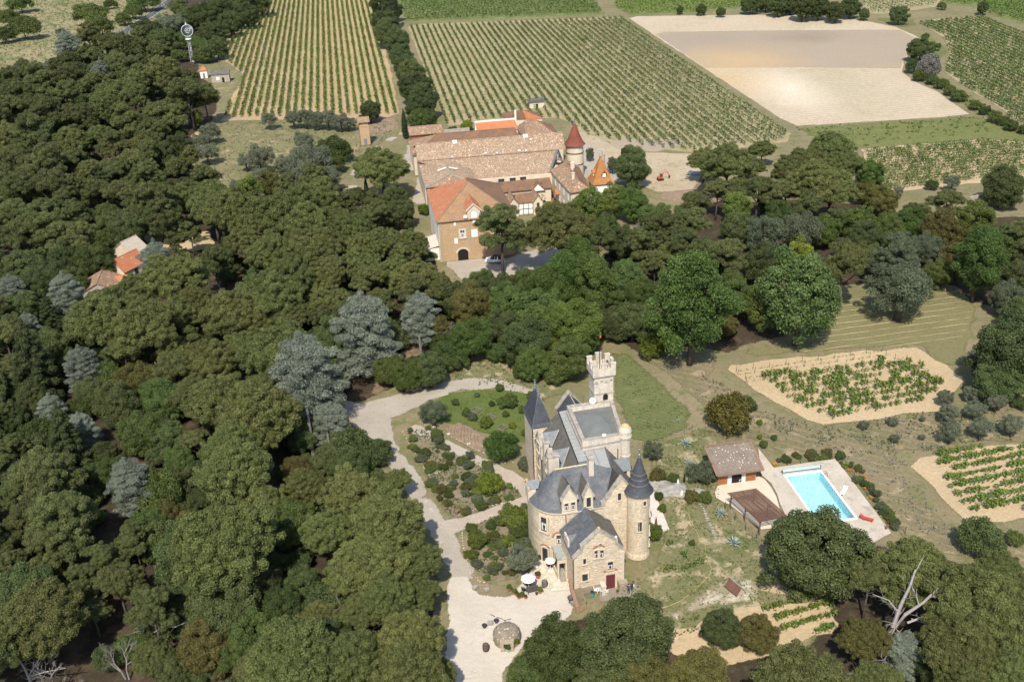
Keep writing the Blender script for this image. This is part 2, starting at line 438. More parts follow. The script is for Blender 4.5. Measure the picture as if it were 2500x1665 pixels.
def diamonds(p, nrm, l, w, rng=RNG):
 n = len(p); nrm = nrm / (np.linalg.norm(nrm, axis=1, keepdims=True) + 1e-9)
 r = rng.normal(size=(n, 3)); t = np.cross(nrm, r); t /= np.linalg.norm(t, axis=1, keepdims=True) + 1e-9
 b = np.cross(nrm, t); k = rng.uniform(0.7, 1.3, (n, 1))
 t = t * l * k / 2; b = b * w * k / 2
 fold = nrm * (w * 0.25) * k
 return np.stack([p - t, p + b + fold * 0.5, p + t, p - b + fold * 0.5], 1)
def leaf_cloud(puffs, l, w, dens, jitter=0.6, up=0.25, core=0.8, rng=RNG, shell=(0.72, 1.2)):
 C = np.array([q[:3] for q in puffs]); R = np.array([q[3:6] for q in puffs])
 Ps, Ns, T = [], [], []
 for i in range(len(C)):
  area = 4 * math.pi * (R[i, 0] * R[i, 1] * R[i, 2]) ** (2 / 3)
  n = max(6, int(area * dens / (l * w * 0.5)))
  d = rng.normal(size=(n, 3)); d /= np.linalg.norm(d, axis=1, keepdims=True); d[:, 2] += up; d /= np.linalg.norm(d, axis=1, keepdims=True)
  p = C[i] + d * R[i] * rng.uniform(shell[0], shell[1], (n, 1))
  keep = np.ones(n, bool)
  for j in range(len(C)):
   if j != i and np.all(np.abs(C[j] - C[i]) < R[j] + R[i]):
    keep &= (((p - C[j]) / (R[j] * 0.8)) ** 2).sum(1) > 1
  p = p[keep]; d = d[keep] / R[i]; d /= np.linalg.norm(d, axis=1, keepdims=True) if len(d) else 1
  Ps.append(p); Ns.append(d + rng.normal(0, jitter, p.shape)); T.append(rng.uniform(0, 0.45) + rng.uniform(0, 0.55, len(p)))
 P = np.concatenate(Ps); N = np.concatenate(Ns); T = np.concatenate(T)
 ex = []
 if core:
  for i in range(len(C)):
   m = MB(); m.ball(C[i], R[i] * core, 7, 4); ex.append((np.array(m.v) , m.f, 0.3))
 return diamonds(P, N, l, w, rng), T, ex

def fib(n, zmin=-1.0):
 k = np.arange(n) + 0.5; z = 1 - (1 - zmin) * k / n; a = k * 2.399963; r = np.sqrt(np.maximum(0, 1 - z * z))
 return np.stack([r * np.cos(a), r * np.sin(a), z], 1)
def crown_puffs(kind, rng):
 P = []
 if kind == 'U':
  ph = rng.uniform(0, 6.28, 3); sx, sy = rng.uniform(0.88, 1.1, 2)
  for d in fib(24, -0.12):
   a = math.atan2(d[1], d[0]); k = 0.78 + 0.10 * math.sin(2 * a + ph[0]) + 0.08 * math.sin(5 * a + ph[1]) + rng.uniform(-0.09, 0.09)
   R = rng.uniform(0.11, 0.16); c = np.array((d[0] * 0.44 * k * sx, d[1] * 0.44 * k * sy, 0.66 + max(d[2], -0.1) * 0.42 * k + rng.uniform(-0.04, 0.04)))
   P.append((*c, R * .75, R * .75, R * .55))
   for e in fib(11, -0.35):
    e = e + rng.normal(0, .16, 3); r = rng.uniform(0.038, 0.062); P.append((*(c + e * (R, R, R * .72)), r, r, r * .85))
  for _ in range(9):
   a = rng.uniform(0, 6.28); q = rng.uniform(0.1, 0.36); P.append((q * math.cos(a), q * math.sin(a), 0.62, 0.13, 0.13, 0.06))
 elif kind == 'A':
  nl = rng.integers(6, 9)
  for j in range(nl):
   a = j * 2.4 + rng.uniform(-0.5, 0.5); q = 0.06 + 0.27 * ((j + 0.5) / nl) ** 0.7; c = np.array((q * math.cos(a), q * math.sin(a), 1.12 - 0.5 * j / nl + rng.uniform(-0.08, 0.08)))
   R = rng.uniform(0.17, 0.25)
   P.append((*c, R * .7, R * .7, R * .42))
   for d in fib(20, -0.3):
    d = d + rng.normal(0, .12, 3); r = rng.uniform(0.038, 0.075); k = rng.uniform(0.75, 1.05)
    P.append((*(c + d * np.array((R, R, R * 0.62)) * k), r, r, r * 0.78))
 elif kind in 'OLK':
  cz, rz, n = {'O': (0.52, 0.44, 52), 'L': (0.64, 0.5, 46), 'K': (0.34, 0.36, 26)}[kind]
  ph = rng.uniform(0, 6.28, 3)
  for d in fib(int(n * 1.7), -0.85 if kind != 'K' else -0.3):
   d = d + rng.normal(0, .07, 3); a = math.atan2(d[1], d[0]); k = 0.80 + 0.11 * math.sin(2 * a + ph[0]) + 0.08 * math.sin(3 * a + 4 * d[2] + ph[1]) + rng.uniform(-0.1, 0.1)
   r = rng.uniform(0.06, 0.12) * (1.25 if kind == 'K' else 1)
   P.append((d[0] * 0.47 * k, d[1] * 0.47 * k, cz + d[2] * rz * k, r, r, r * 0.85))
 elif kind == 'B':
  ph = rng.uniform(0, 6.28, 3)
  for d in fib(70, -0.8):
   a = math.atan2(d[1], d[0]); k = 0.78 + 0.14 * math.sin(2 * a + 2.5 * d[2] + ph[0]) + 0.12 * math.sin(4 * a + 5 * d[2] + ph[1]) + rng.uniform(-0.26, 0.12)
   r = rng.uniform(0.075, 0.125); t = 1.0 - 0.25 * max(0, d[2])
   P.append((d[0] * 0.5 * k * t, d[1] * 0.5 * k * t, 0.85 + d[2] * 0.62 * (0.85 + 0.15 * k), r, r, r * 0.95))
 elif kind == 'C':
  ph = rng.uniform(0, 6.28, 3); top = rng.uniform(1.25, 1.5)
  for d in fib(86, -0.75):
   a = math.atan2(d[1], d[0]); k = 0.74 + 0.16 * math.sin(3 * a + 3 * d[2] + ph[0]) + 0.12 * math.sin(5 * a - 6 * d[2] + ph[1]) + rng.uniform(-0.14, 0.14)
   r = rng.uniform(0.07, 0.13); w = (1 - max(0, d[2]) ** 2.5) ** .5; z = .12 + (top - .12) * (.5 + .5 * d[2])
   for q in (.55, 1.0): P.append((d[0] / max(.3, math.hypot(d[0], d[1])) * .46 * k * w * q + rng.normal(0, .02), d[1] / max(.3, math.hypot(d[0], d[1])) * .46 * k * w * q, z - .1 * q + rng.normal(0, .02), r, r, r * .42))
  P.append((0, 0, top, 0.05, 0.05, 0.1))
 elif kind == 'D':
  for k in range(13):
   f = k / 13; z = 0.14 + 1.45 * f; R = 0.46 * (1 - f) ** 0.8 * rng.uniform(0.85, 1.1) + 0.02; m = int(8 - 4 * f); a0 = rng.uniform(0, 6.28)
   for j in range(m):
    a = a0 + 6.283 * j / m + rng.uniform(-0.25, 0.25); L = R * rng.uniform(0.8, 1.1)
    for q in (0.5, 1.0):
     r = 0.11 * (1 - 0.45 * f); P.append((L * q * math.cos(a), L * q * math.sin(a), z - 0.05 * q, r, r, r * 0.6))
  P.append((0, 0, 1.6, 0.04, 0.04, 0.1))
 elif kind == 'Y':
  for k in range(22):
   f = k / 21; z = 0.35 + 4.5 * f; R = 0.40 * (1 - f ** 3) * (0.75 + 0.25 * min(1, f * 4)) + 0.06; a = k * 2.4
   P.append((0.12 * math.cos(a) * (1 - f), 0.12 * math.sin(a) * (1 - f), z, R, R, 0.4))
 elif kind == 'V':
  for d in fib(34, -0.7):
   k = rng.uniform(0.45, 1.0); r = rng.uniform(0.075, 0.13)
   P.append((d[0] * 0.45 * k, d[1] * 0.45 * k, 0.56 + d[2] * 0.33 * k, r, r, r * 0.9))
 elif kind == 'S':
  ph = rng.uniform(0, 6.28)
  for d in fib(38, -0.35):
   k = rng.uniform(0.7, 1.1) + .12 * math.sin(3 * math.atan2(d[1], d[0]) + ph); r = rng.uniform(0.08, 0.15)
   P.append((d[0] * 0.4 * k, d[1] * 0.4 * k, 0.36 + d[2] * 0.32 * k, r, r, r))
 return P
LEAF = {  # leaf length, width, density, jitter, core
 'U': (0.0185, 0.0095, 1.0, 0.75, 0.6), 'A': (0.020, 0.010, 1.0, 0.8, 0.6), 'O': (0.021, 0.0145, 1.05, 0.9, 0.62), 'L': (0.027, 0.018, 0.85, 0.95, 0.5),
 'B': (0.023, 0.017, 0.85, 0.95, 0.45), 'C': (0.032, 0.008, 0.85, 0.8, 0.3), 'D': (0.034, 0.013, 1.0, 0.7, 0.7), 'Y': (0.11, 0.05, 0.85, 0.4, 0.85),
 'V': (0.034, 0.012, 0.8, 0.9, 0.5), 'S': (0.045, 0.03, 0.85, 0.85, 0.65), 'K': (0.034, 0.022, 0.9, 0.9, 0.6)}
VARIANTS = {'U': 5, 'A': 5, 'O': 4, 'L': 3, 'B': 3, 'C': 3, 'D': 2, 'Y': 2, 'V': 3, 'S': 3, 'K': 3, 'X': 3}
ZC = {'U': 0.86, 'A': 0.88, 'O': 0.52, 'L': 0.62, 'B': 0.82, 'C': 0.72, 'D': 0.78, 'Y': 2.5, 'V': 0.54, 'S': 0.36, 'K': 0.36, 'X': 0.7}
BARK = plain('bark', (0.10, 0.08, 0.065), (0.05, 0.04, 0.032), 3, 0.95, bump=0.5)
BARK_PALE = plain('bark_pale', (0.33, 0.30, 0.27), (0.22, 0.2, 0.18), 4, 0.95)
BARK_GREY = plain('bark_grey', (0.2, 0.18, 0.165), (0.12, 0.105, 0.095), 4, 0.95)
LM = {
 'U': leaf_mat('pine_needles', (0.055, 0.066, 0.019), (0.185, 0.205, 0.065), 0.18),
 'A': leaf_mat('aleppo_needles', (0.047, 0.058, 0.019), (0.158, 0.176, 0.06), 0.22),
 'O': leaf_mat('oak_leaves', (0.036, 0.052, 0.017), (0.126, 0.156, 0.054), 0.25),
 'L': leaf_mat('light_leaves', (0.055, 0.08, 0.014), (0.185, 0.225, 0.05), 0.22, 0.3),
 'B': leaf_mat('plane_leaves', (0.036, 0.062, 0.013), (0.128, 0.19, 0.045), 0.16, 0.3),
 'C': leaf_mat('cedar_needles', (0.088, 0.106, 0.078), (0.25, 0.285, 0.215), 0.16, 0.15),
 'D': leaf_mat('conifer_needles', (0.026, 0.036, 0.013), (0.085, 0.104, 0.036), 0.15),
 'Y': leaf_mat('cypress_leaves', (0.014, 0.024, 0.010), (0.045, 0.062, 0.024), 0.15, 0.1),
 'V': leaf_mat('olive_leaves', (0.072, 0.084, 0.050), (0.198, 0.216, 0.138), 0.15, 0.2),
 'S': leaf_mat('shrub_leaves', (0.055, 0.085, 0.011), (0.2, 0.25, 0.035), 0.25, 0.3),
 'K': leaf_mat('bush_leaves', (0.036, 0.056, 0.014), (0.118, 0.155, 0.042), 0.3, 0.25),
 'brown': leaf_mat('brownish_leaves', (0.057, 0.053, 0.014), (0.149, 0.138, 0.040), 0.15, 0.2),
 'grey': leaf_mat('greyish_leaves', (0.048, 0.062, 0.033), (0.14, 0.165, 0.095), 0.15, 0.2),
 'yellow': leaf_mat('yellow_green_leaves', (0.11, 0.125, 0.012), (0.27, 0.29, 0.035), 0.12, 0.3),
 'fern': leaf_mat('acacia_leaves', (0.060, 0.090, 0.024), (0.162, 0.222, 0.070), 0.12, 0.3),
 'agave': leaf_mat('agave_leaves', (0.17, 0.215, 0.19), (0.34, 0.39, 0.34), 0.1, 0.1),
 'vine': leaf_mat('vine_leaves', (0.045, 0.085, 0.012), (0.16, 0.235, 0.04), 0.1, 0.35),
 'vine2': leaf_mat('vine_leaves_dusty', (0.042, 0.072, 0.015), (0.13, 0.182, 0.044), 0.1, 0.3),
 'flower': leaf_mat('orange_flowers', (0.5, 0.16, 0.01), (0.75, 0.33, 0.03), 0.1, 0.2),
 'pink': leaf_mat('pale_flowers', (0.45, 0.36, 0.33), (0.7, 0.62, 0.58), 0.1, 0.2),
 'dry': leaf_mat('dry_needles', (0.11, 0.105, 0.09), (0.2, 0.19, 0.165), 0.1, 0.1),
 'thuja': leaf_mat('thuja_leaves', (0.06, 0.055, 0.012), (0.15, 0.13, 0.03), 0.1, 0.2),
}
def bare_branches(rng, spread=0.5, levels=4):
 m = MB()
 def grow(p, d, L, r, k):
  q = p + d * L; mid = p + d * L * 0.5 + rng.normal(0, 0.06 * L, 3)
  m.tube([p, mid, q], [r, r * 0.8, r * 0.6], 3 if k > 1 else 5)
  if k >= levels: return
  for _ in range(3 if k < levels - 1 else 4):
   e = d + rng.normal(0, spread, 3); e[2] = e[2] * 0.8 + 0.12; e /= np.linalg.norm(e)
   grow(p + d * L * rng.uniform(0.45, 1.0), e, L * rng.uniform(0.5, 0.78), r * 0.55, k + 1)
 for _ in range(2): grow(np.array((rng.uniform(-.05, .05), rng.uniform(-.05, .05), 0)), np.array((rng.normal(0, 0.2), rng.normal(0, 0.2), 1.0)), 0.42, 0.022, 0)
 return m
def make_trunk(kind, puffs, rng):
 m = MB()
 zt = {'U': 0.66, 'A': 0.8, 'O': 0.4, 'L': 0.5, 'B': 0.7, 'C': 1.1, 'D': 1.4, 'Y': 1.5, 'V': 0.4, 'S': 0.25, 'K': 0.25}[kind]
 r0 = {'U': 0.028, 'A': 0.026, 'O': 0.032, 'L': 0.03, 'B': 0.035, 'C': 0.028, 'D': 0.028, 'Y': 0.1, 'V': 0.05, 'S': 0.03, 'K': 0.02}[kind]
 bx, by = rng.normal(0, 0.03, 2)
 m.tube([(0, 0, -0.06), (bx * 0.5, by * 0.5, zt * 0.4), (bx, by, zt * 0.75), (bx * 1.2, by * 1.2, zt)], [r0 * 1.3, r0, r0 * 0.75, r0 * 0.45], 6)
 if kind in 'UAOLBV':
  idx = rng.permutation(len(puffs))[:7]
  for i in idx:
   c = np.array(puffs[i][:3]); z0 = zt * rng.uniform(0.55, 0.9); p0 = np.array((bx, by, z0)); mid = p0 * 0.5 + c * 0.5 + np.array((0, 0, -0.03))
   m.tube([p0, mid, c], [r0 * 0.5, r0 * 0.36, r0 * 0.15], 4)
 return m
PROTO = {}
for _k, _n in VARIANTS.items():
 PROTO[_k] = []
 for _i in range(_n):
  rg = np.random.default_rng(100 + ord(_k) * 10 + _i)
  if _k == 'X':
   PROTO[_k].append((bare_branches(rg).mesh('branches', BARK_GREY), None)); continue
  pf = crown_puffs(_k, rg); l, w, dn, jt, cr = LEAF[_k]
  V, T, ex = leaf_cloud(pf, l, w, dn, jt, 0.25, cr, rg)
  PROTO[_k].append((quads_mesh('crown', V, T, LM[_k], ex), make_trunk(_k, pf, rg).mesh('trunk', BARK, True)))
def tree_at(kind, x, y, D, name, label, cat, group=None, mat=None, rng=RNG, squash=1.0, rotz=None, variant=None):
 pr = PROTO[kind]; cm, tm = pr[int(rng.integers(len(pr))) if variant is None else variant]
 t = thing(name, label, cat, (x, y, 0), rng.uniform(0, 6.28) if rotz is None else rotz, group)
 t.scale = (D * rng.uniform(0.94, 1.06), D * rng.uniform(0.94, 1.06), D * squash * rng.uniform(0.93, 1.07))
 if tm is not None: put('trunk', tm, t)
 c = put('crown', cm, t)
 if mat:
  c.material_slots[0].link = 'OBJECT'; c.material_slots[0].material = LM[mat] if mat in LM else mat
 return t
PLACED = []
def tree_px(kind, px, py, w, name, label, cat, group=None, mat=None, squash=1.0, variant=None):
 """crown centre and crown width as surveyed in the photograph; stands on the ground below that crown"""
 D = 8.0
 for _ in range(6):
  P = at(px, py, ZC[kind] * D * squash); D = w / pxm(P)
 P = at(px, py, ZC[kind] * D * squash)
 if kind in 'UAO' and py > 190 and px < 780: D *= 1.1
 PLACED.append((P[0], P[1], D))
 return tree_at(kind, float(P[0]), float(P[1]), float(D), name, label, cat, group, mat, squash=squash, variant=variant)
LANDMARKS = [(457, 80, 'windpump'), (530, 180, 'grey stone shed'), (310, 640, 'forest cottages'), (405, 222, 'pale woodland track'), (480, 740, 'gravel clearing'), (490, 610, 'sandy clearing'), (890, 820, 'tallest silver cedar'), (745, 940, 'flat topped silver cedar'), (320, 1195, 'isolated silver cedar'), (205, 905, 'slender silver cedar'), (140, 140, 'far dry meadow'), (845, 470, 'farm lane'), (1100, 600, 'arched gateway'), (130, 1625, 'dead tree at bottom left'), (1080, 1500, 'white forecourt'), (1060, 1330, 'lower drive'), (940, 1050, 'drive fork'), (60, 430, 'left frame edge'), (40, 1150, 'lower left frame edge'), (650, 430, 'olive meadow'), (1300, 1000, 'slate pavilion'), (1480, 850, 'square tower'), (1690, 735, 'tallest plane tree'), (1903, 668, 'blue grey shed'), (2060, 640, 'straight trunked pine'), (2450, 470, 'curved stone wall'), (1640, 420, 'building yard'), (1820, 430, 'dead pale trunk'), (2260, 400, 'bushy vineyard'), (2480, 850, 'huge oak at right'), (2200, 1480, 'dead forked pine'), (1000, 130, 'vineyard hedge lane'), (90, 70, 'yellow scrub corner'), (560, 1500, 'bottom frame edge'), (1950, 40, 'bare pale field')]
def place_words(items, marks=None):
 """which one it is: by the landmark it stands nearest to, the side of it, and its rank there"""
 pre = []
 for x, y in items:
  lx, ly, nm = min(marks or LANDMARKS, key=lambda q: (q[0] - x) ** 2 + 2.5 * (q[1] - y) ** 2); dx, dy = x - lx, y - ly
  side = ('left of' if dx < 0 else 'right of') if abs(dx) > abs(dy) * 1.2 else ('behind' if dy < 0 else 'in front of')
  pre.append((nm, side, dx * dx + 2.5 * dy * dy))
 out = []
 for i, (nm, side, d) in enumerate(pre):
  r = sum(1 for q in pre if q[:2] == (nm, side) and q[2] < d); n = sum(1 for q in pre if q[:2] == (nm, side))
  out.append('%s the %s' % (side, nm) + ('' if n == 1 else ', nearest it' if r == 0 else ', %s nearest' % ORD(r)))
 return out
def grove(spec, default, label, cat, name, group, mat=None):
 """spec: 'x y w [kind]' entries separated by ;"""
 E_ = [e.split() for e in spec.split(';') if len(e.split()) >= 3]
 W_ = place_words([(float(e[0]), float(e[1])) for e in E_])
 for i, (e, w) in enumerate(zip(E_, W_)): tree_px(e[3] if len(e) > 3 else default, float(e[0]), float(e[1]), float(e[2]), name, label + ' ' + w, cat, group, mat[i * 5 % len(mat)] if isinstance(mat, tuple) else mat)

_ON = 'first second third fourth fifth sixth seventh eighth ninth tenth eleventh twelfth thirteenth fourteenth fifteenth sixteenth seventeenth eighteenth nineteenth'.split()
_TN = {2: 'twent', 3: 'thirt', 4: 'fort', 5: 'fift', 6: 'sixt', 7: 'sevent', 8: 'eight', 9: 'ninet'}
def ORD(i):
 n = i + 1
 if n < 20: return _ON[n - 1]
 return _TN[n // 10] + ('ieth' if n % 10 == 0 else 'y-' + _ON[n % 10 - 1])
def row_lines(poly, ang, spacing, off=0.5):
 ca, sa = math.cos(ang), math.sin(ang); R = np.array(((ca, sa), (-sa, ca)))
 Q = np.array(poly) @ R.T; lo, hi = Q[:, 1].min(), Q[:, 1].max(); out = []
 y = lo + spacing * off
 while y < hi:
  xs = []
  for i in range(len(Q)):
   a, b = Q[i], Q[(i + 1) % len(Q)]
   if (a[1] > y) != (b[1] > y): xs.append(a[0] + (y - a[1]) * (b[0] - a[0]) / (b[1] - a[1]))
  xs.sort()
  for j in range(0, len(xs) - 1, 2):
   if xs[j + 1] - xs[j] > 2.5: out.append((np.array((xs[j], y)) @ R, np.array((xs[j + 1], y)) @ R))
  y += spacing
 return out
def vine_leaves(p0, p1, step, leaf, per, h, w, miss, rng, size_var=0.35):
 L = np.linalg.norm(p1 - p0); d = (p1 - p0) / L; n = max(1, int(L / step)); s = (np.arange(n) + rng.uniform(0.2, 0.8, n)) * step
 s = s[rng.uniform(size=n) > miss];
 if len(s) == 0: s = np.array([L / 2])
 k = np.clip(rng.normal(1, size_var, len(s)), 0.35, 1.8)
 cnt = np.maximum(3, (per * k).astype(int)); S_ = np.repeat(s, cnt); K = np.repeat(k, cnt); m = len(S_)
 along = S_ + rng.normal(0, step * 0.38, m); side = rng.normal(0, w * 0.42, m) * np.sqrt(K); z = h * (0.25 + 0.75 * rng.beta(2.2, 1.8, m)) * (0.7 + 0.3 * K)
 side *= 1.15 - 0.5 * z / h
 P = np.stack([d[0] * along - d[1] * side, d[1] * along + d[0] * side, z], 1)
 N = np.stack([-d[1] * side, d[0] * side, np.full(m, 0.25 * w)], 1) / w + rng.normal(0, 0.45, (m, 3)); N[:, 2] += 0.35
 V = diamonds(P, N, leaf, leaf * 0.8, rng)
 return V, rng.uniform(0, 1, m)
def vineyard(poly, ang, spacing, name, label, cat, group, mat, step=1.0, leaf=0.36, per=11, h=1.25, w=0.5, miss=0.03, off=0.5, stuff=False, maxrows=400, plants=False, flip=False):
 rng = np.random.default_rng(len(poly) * 7 + int(spacing * 100))
 Vs, Ts = [], []; RL_ = row_lines(poly, ang, spacing, off)[:maxrows]
 protos = [quads_mesh('vine', *vine_leaves(np.zeros(2), np.array((.4, 0.0)), .4, leaf, per, h, w, -1, rng, .3), mat) for _ in range(6)] if plants else None
 for k, (a, b) in enumerate(RL_):
  if stuff:
   V, T = vine_leaves(a, b, step, leaf, per, h, w, miss, rng); Vs.append(V + np.array((a[0], a[1], 0))); Ts.append(T); continue
  t = thing(name, ORD(len(RL_) - 1 - k if flip else k) + ' ' + label, cat, (a[0], a[1], -0.02), 0, group)
  if plants:
   L = np.linalg.norm(b - a); d = (b - a) / L
   for j in range(int(L / step)):
    if rng.uniform() < miss: continue
    q = d * (j + rng.uniform(.3, .7)) * step; o = put('vine', protos[int(rng.integers(6))], t, (q[0], q[1] , 0)); o.rotation_euler.z = math.atan2(d[1], d[0]) + rng.normal(0, .1); k_ = rng.uniform(.65, 1.2); o.scale = (k_ * rng.uniform(1.1, 1.6), k_ * .85, k_)
  else: put('foliage', quads_mesh('foliage', *vine_leaves(a, b, step, leaf, per, h, w, miss, rng), mat), t)
 if stuff:
  o = put(name, quads_mesh(name, np.concatenate(Vs), np.concatenate(Ts), mat)); o['kind'] = 'stuff'
def scatter_in(poly, n, rng, mind=0.0):
 p = np.array(poly); lo, hi = p.min(0), p.max(0); out = []
 while len(out) < n:
  q = rng.uniform(lo, hi, (n * 3, 2)); q = q[inside(q, poly)]; out += list(q)
 return np.array(out[:n])
def tufts(name, polys, dens, size, mat, seed=3, blades=3, zup=0.9):
 """low growth nobody could count: small upright blades"""
 rng = np.random.default_rng(seed); Vs = []
 for poly in polys:
  p = np.array(poly); A = 0.5 * abs(np.dot(p[:, 0], np.roll(p[:, 1], 1)) - np.dot(p[:, 1], np.roll(p[:, 0], 1)))
  q = scatter_in(poly, int(A * dens), rng)
  f = np.sin(q[:, 0] * 0.9 + 1.3 * np.sin(q[:, 1] * 0.6)) + np.sin(q[:, 1] * 1.1 + np.sin(q[:, 0] * 0.45) * 1.7)
  q = q[f + rng.normal(0, 0.9, len(f)) > -0.1]
  q = np.repeat(q, blades, 0) + rng.normal(0, size * 0.35, (len(q) * blades, 2))
  P = np.concatenate([q, np.full((len(q), 1), 0.04 + size * 0.3)], 1)
  N = rng.normal(0, 0.8, (len(q), 3)); N[:, 2] = np.abs(N[:, 2]) + 0.35
  Vs.append(diamonds(P, N, size, size * 0.5, rng))
 V = np.concatenate(Vs); o = put(name, quads_mesh(name, V, rng.uniform(0, 1, len(V)), mat)); o['kind'] = 'stuff'; return o

# ------------------------------------------------------------------ the ground
Z9 = lambda x, y: (1720 + x / 4.9, 1040 + y / 4.9)          # a survey window over the pool
_A, _B, _C = (np.array(G(*Z9(x, y))[:2]) for x, y in ((983, 604), (1387, 545), (1783, 1104)))
_u = (_B - _A) / np.linalg.norm(_B - _A); _v = (_C - _B) / np.linalg.norm(_C - _B)
_b = (_u + np.array((_v[1], -_v[0])) * (1 if np.dot(_u, (_v[1], -_v[0])) > 0 else -1)); PU = _b / np.linalg.norm(_b); PV = np.array((-PU[1], PU[0])) * (1 if np.dot(_v, (-PU[1], PU[0])) > 0 else -1)
POOL_W, POOL_L = 5.5, float(np.linalg.norm(_C - _B)) * 0.99
POOL_O = _A - PU * 0.1
def pw(u, v, z=0.0):
 q = POOL_O + PU * u + PV * v; return (float(q[0]), float(q[1]), z)
POOL_HOLE = [pw(0, 0)[:2], pw(POOL_W, 0)[:2], pw(POOL_W, POOL_L)[:2], pw(0, POOL_L)[:2]]

dry1, dry2 = (0.225, 0.185, 0.112), (0.155, 0.14, 0.07)
SAND = (0.40, 0.295, 0.175); SAND2 = (0.335, 0.245, 0.135); GREEN = (0.105, 0.13, 0.04); STRAW = (0.42, 0.34, 0.2)
M_base = ground_mat('dry_ground', dry1, dry2, (0.13, 0.14, 0.055), 0.05, 0.35, 4.0, 0.35)
m = MB(); big = [(-2500, -600), (2500, -600), (2500, 3200), (-2500, 3200)]
me_co = [Vector(p) for p in big + POOL_HOLE]
ov, oe, of, *_ = delaunay_2d_cdt(me_co, [(0, 1), (1, 2), (2, 3), (3, 0), (4, 5), (5, 6), (6, 7), (7, 4)], [], 1, 1e-5)
hs = inside(np.array([np.mean([tuple(ov[i]) for i in f], axis=0) for f in of]), POOL_HOLE)
m.raw([(v.x, v.y, -0.135) for v in ov], [tuple(f) for f, h in zip(of, hs) if not h]); m.build('ground', M_base, kind='structure')

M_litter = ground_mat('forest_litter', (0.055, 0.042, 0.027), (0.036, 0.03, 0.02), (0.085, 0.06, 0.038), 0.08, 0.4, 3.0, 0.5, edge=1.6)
M_pale_litter = ground_mat('dry_needle_litter', (0.23, 0.165, 0.11), (0.16, 0.105, 0.07), (0.11, 0.10, 0.05), 0.12, 0.5, 4.0, 0.5, edge=1.2)
M_meadow = ground_mat('dry_meadow', (0.28, 0.23, 0.135), (0.20, 0.18, 0.09), (0.13, 0.15, 0.055), 0.035, 0.12, 1.2, 0.4, edge=3.0)
M_orchard = ground_mat('orchard_grass', (0.205, 0.18, 0.092), (0.14, 0.14, 0.06), (0.32, 0.25, 0.155), 0.06, 0.22, 2.2, 0.4, edge=2.0, patch=(0.56, 0.66))
M_field1 = ground_mat('sandy_vine_soil', SAND, SAND2, (0.33, 0.27, 0.15), 0.05, 0.5, 2.0, 0.3, edge=1.2, patch=(0.58, 0.72))
M_field2 = ground_mat('grassy_vine_soil', (0.34, 0.28, 0.17), (0.285, 0.24, 0.13), (0.19, 0.185, 0.08), 0.05, 0.3, 2.0, 0.4, edge=1.0, patch=(0.47, 0.66))
M_green = ground_mat('green_field', (0.115, 0.15, 0.045), (0.15, 0.17, 0.06), (0.2, 0.2, 0.09), 0.03, 0.2, 1.4, 0.4, edge=1.5)
M_pale = ground_mat('pale_ploughed_soil', (0.43, 0.355, 0.25), (0.46, 0.385, 0.28), (0.36, 0.31, 0.195), 0.02, 0.05, 1.5, 0.4, edge=0.6, patch=(0.53, 0.7), stripes=(math.radians(79), 2.4, (0.32, 0.26, 0.175), 0.7, 0.3), spots=((1928, 216, 16, 34, (0.62, 0.54, 0.42), .9), (1770, 190, 22, 40, (0.46, 0.34, 0.19), .8), (2060, 210, 20, 50, (0.33, 0.29, 0.18), .5)))
M_tilled = ground_mat('tilled_soil', (0.315, 0.258, 0.188), (0.29, 0.237, 0.175), (0.36, 0.275, 0.17), 0.012, 0.02, 1.5, 0.2, edge=0.5, patch=(0.52, 0.75), spots=((1800, 148, 30, 40, (0.42, 0.30, 0.165), .9), (1960, 90, 20, 18, (0.2, 0.165, 0.125), .7), (1790, 96, 40, 30, (0.27, 0.22, 0.17), .6)), stripes=(math.radians(79), 3.0, (0.26, 0.21, 0.15), 0.35, 0.4))
M_verge = ground_mat('green_verge', (0.15, 0.155, 0.055), (0.12, 0.135, 0.045), (0.19, 0.155, 0.10), 0.03, 0.07, 1.0, 0.45, edge=1.0, patch=(0.55, 0.7))
M_plot = ground_mat('plot_soil', (0.44, 0.335, 0.205), (0.385, 0.295, 0.175), (0.35, 0.28, 0.16), 0.08, 0.35, 3.0, 0.35, edge=0.5, patch=(0.58, 0.75))
M_hay = ground_mat('mown_hay_field', (0.155, 0.145, 0.068), (0.185, 0.165, 0.08), (0.23, 0.19, 0.115), 0.06, 0.12, 2.0, 0.4, edge=1.5, patch=(0.58, 0.8))
M_lawn = ground_mat('mown_lawn', (0.125, 0.135, 0.052), (0.105, 0.12, 0.046), (0.2, 0.18, 0.085), 0.10, 0.35, 5.0, 0.4, edge=2.2, patch=(0.55, 0.75), stripes=(math.radians(-62), 0.9, (0.2, 0.205, 0.085), 0.3, 0.35))
M_garden = ground_mat('garden_lawn', (0.085, 0.115, 0.030), (0.11, 0.135, 0.04), (0.18, 0.18, 0.065), 0.15, 0.5, 5.0, 0.35, edge=0.7, patch=(0.6, 0.75))
M_rough = ground_mat('rough_garden_grass', (0.185, 0.165, 0.085), (0.115, 0.13, 0.05), (0.38, 0.31, 0.20), 0.16, 0.30, 4.0, 0.55, edge=1.2, patch=(0.53, 0.62))
M_brown = ground_mat('brown_dry_grass', (0.205, 0.165, 0.10), (0.135, 0.13, 0.062), (0.33, 0.26, 0.165), 0.09, 0.3, 4.0, 0.5, edge=1.2, patch=(0.55, 0.66), stripes=(math.radians(-56), 1.7, (0.29, 0.24, 0.15), 0.45, 0.6))
M_gravel = ground_mat('pale_gravel', (0.37, 0.33, 0.27), (0.31, 0.27, 0.215), (0.26, 0.205, 0.145), 0.15, 0.6, 8.0, 0.3, edge=0.8, patch=(0.6, 0.72))
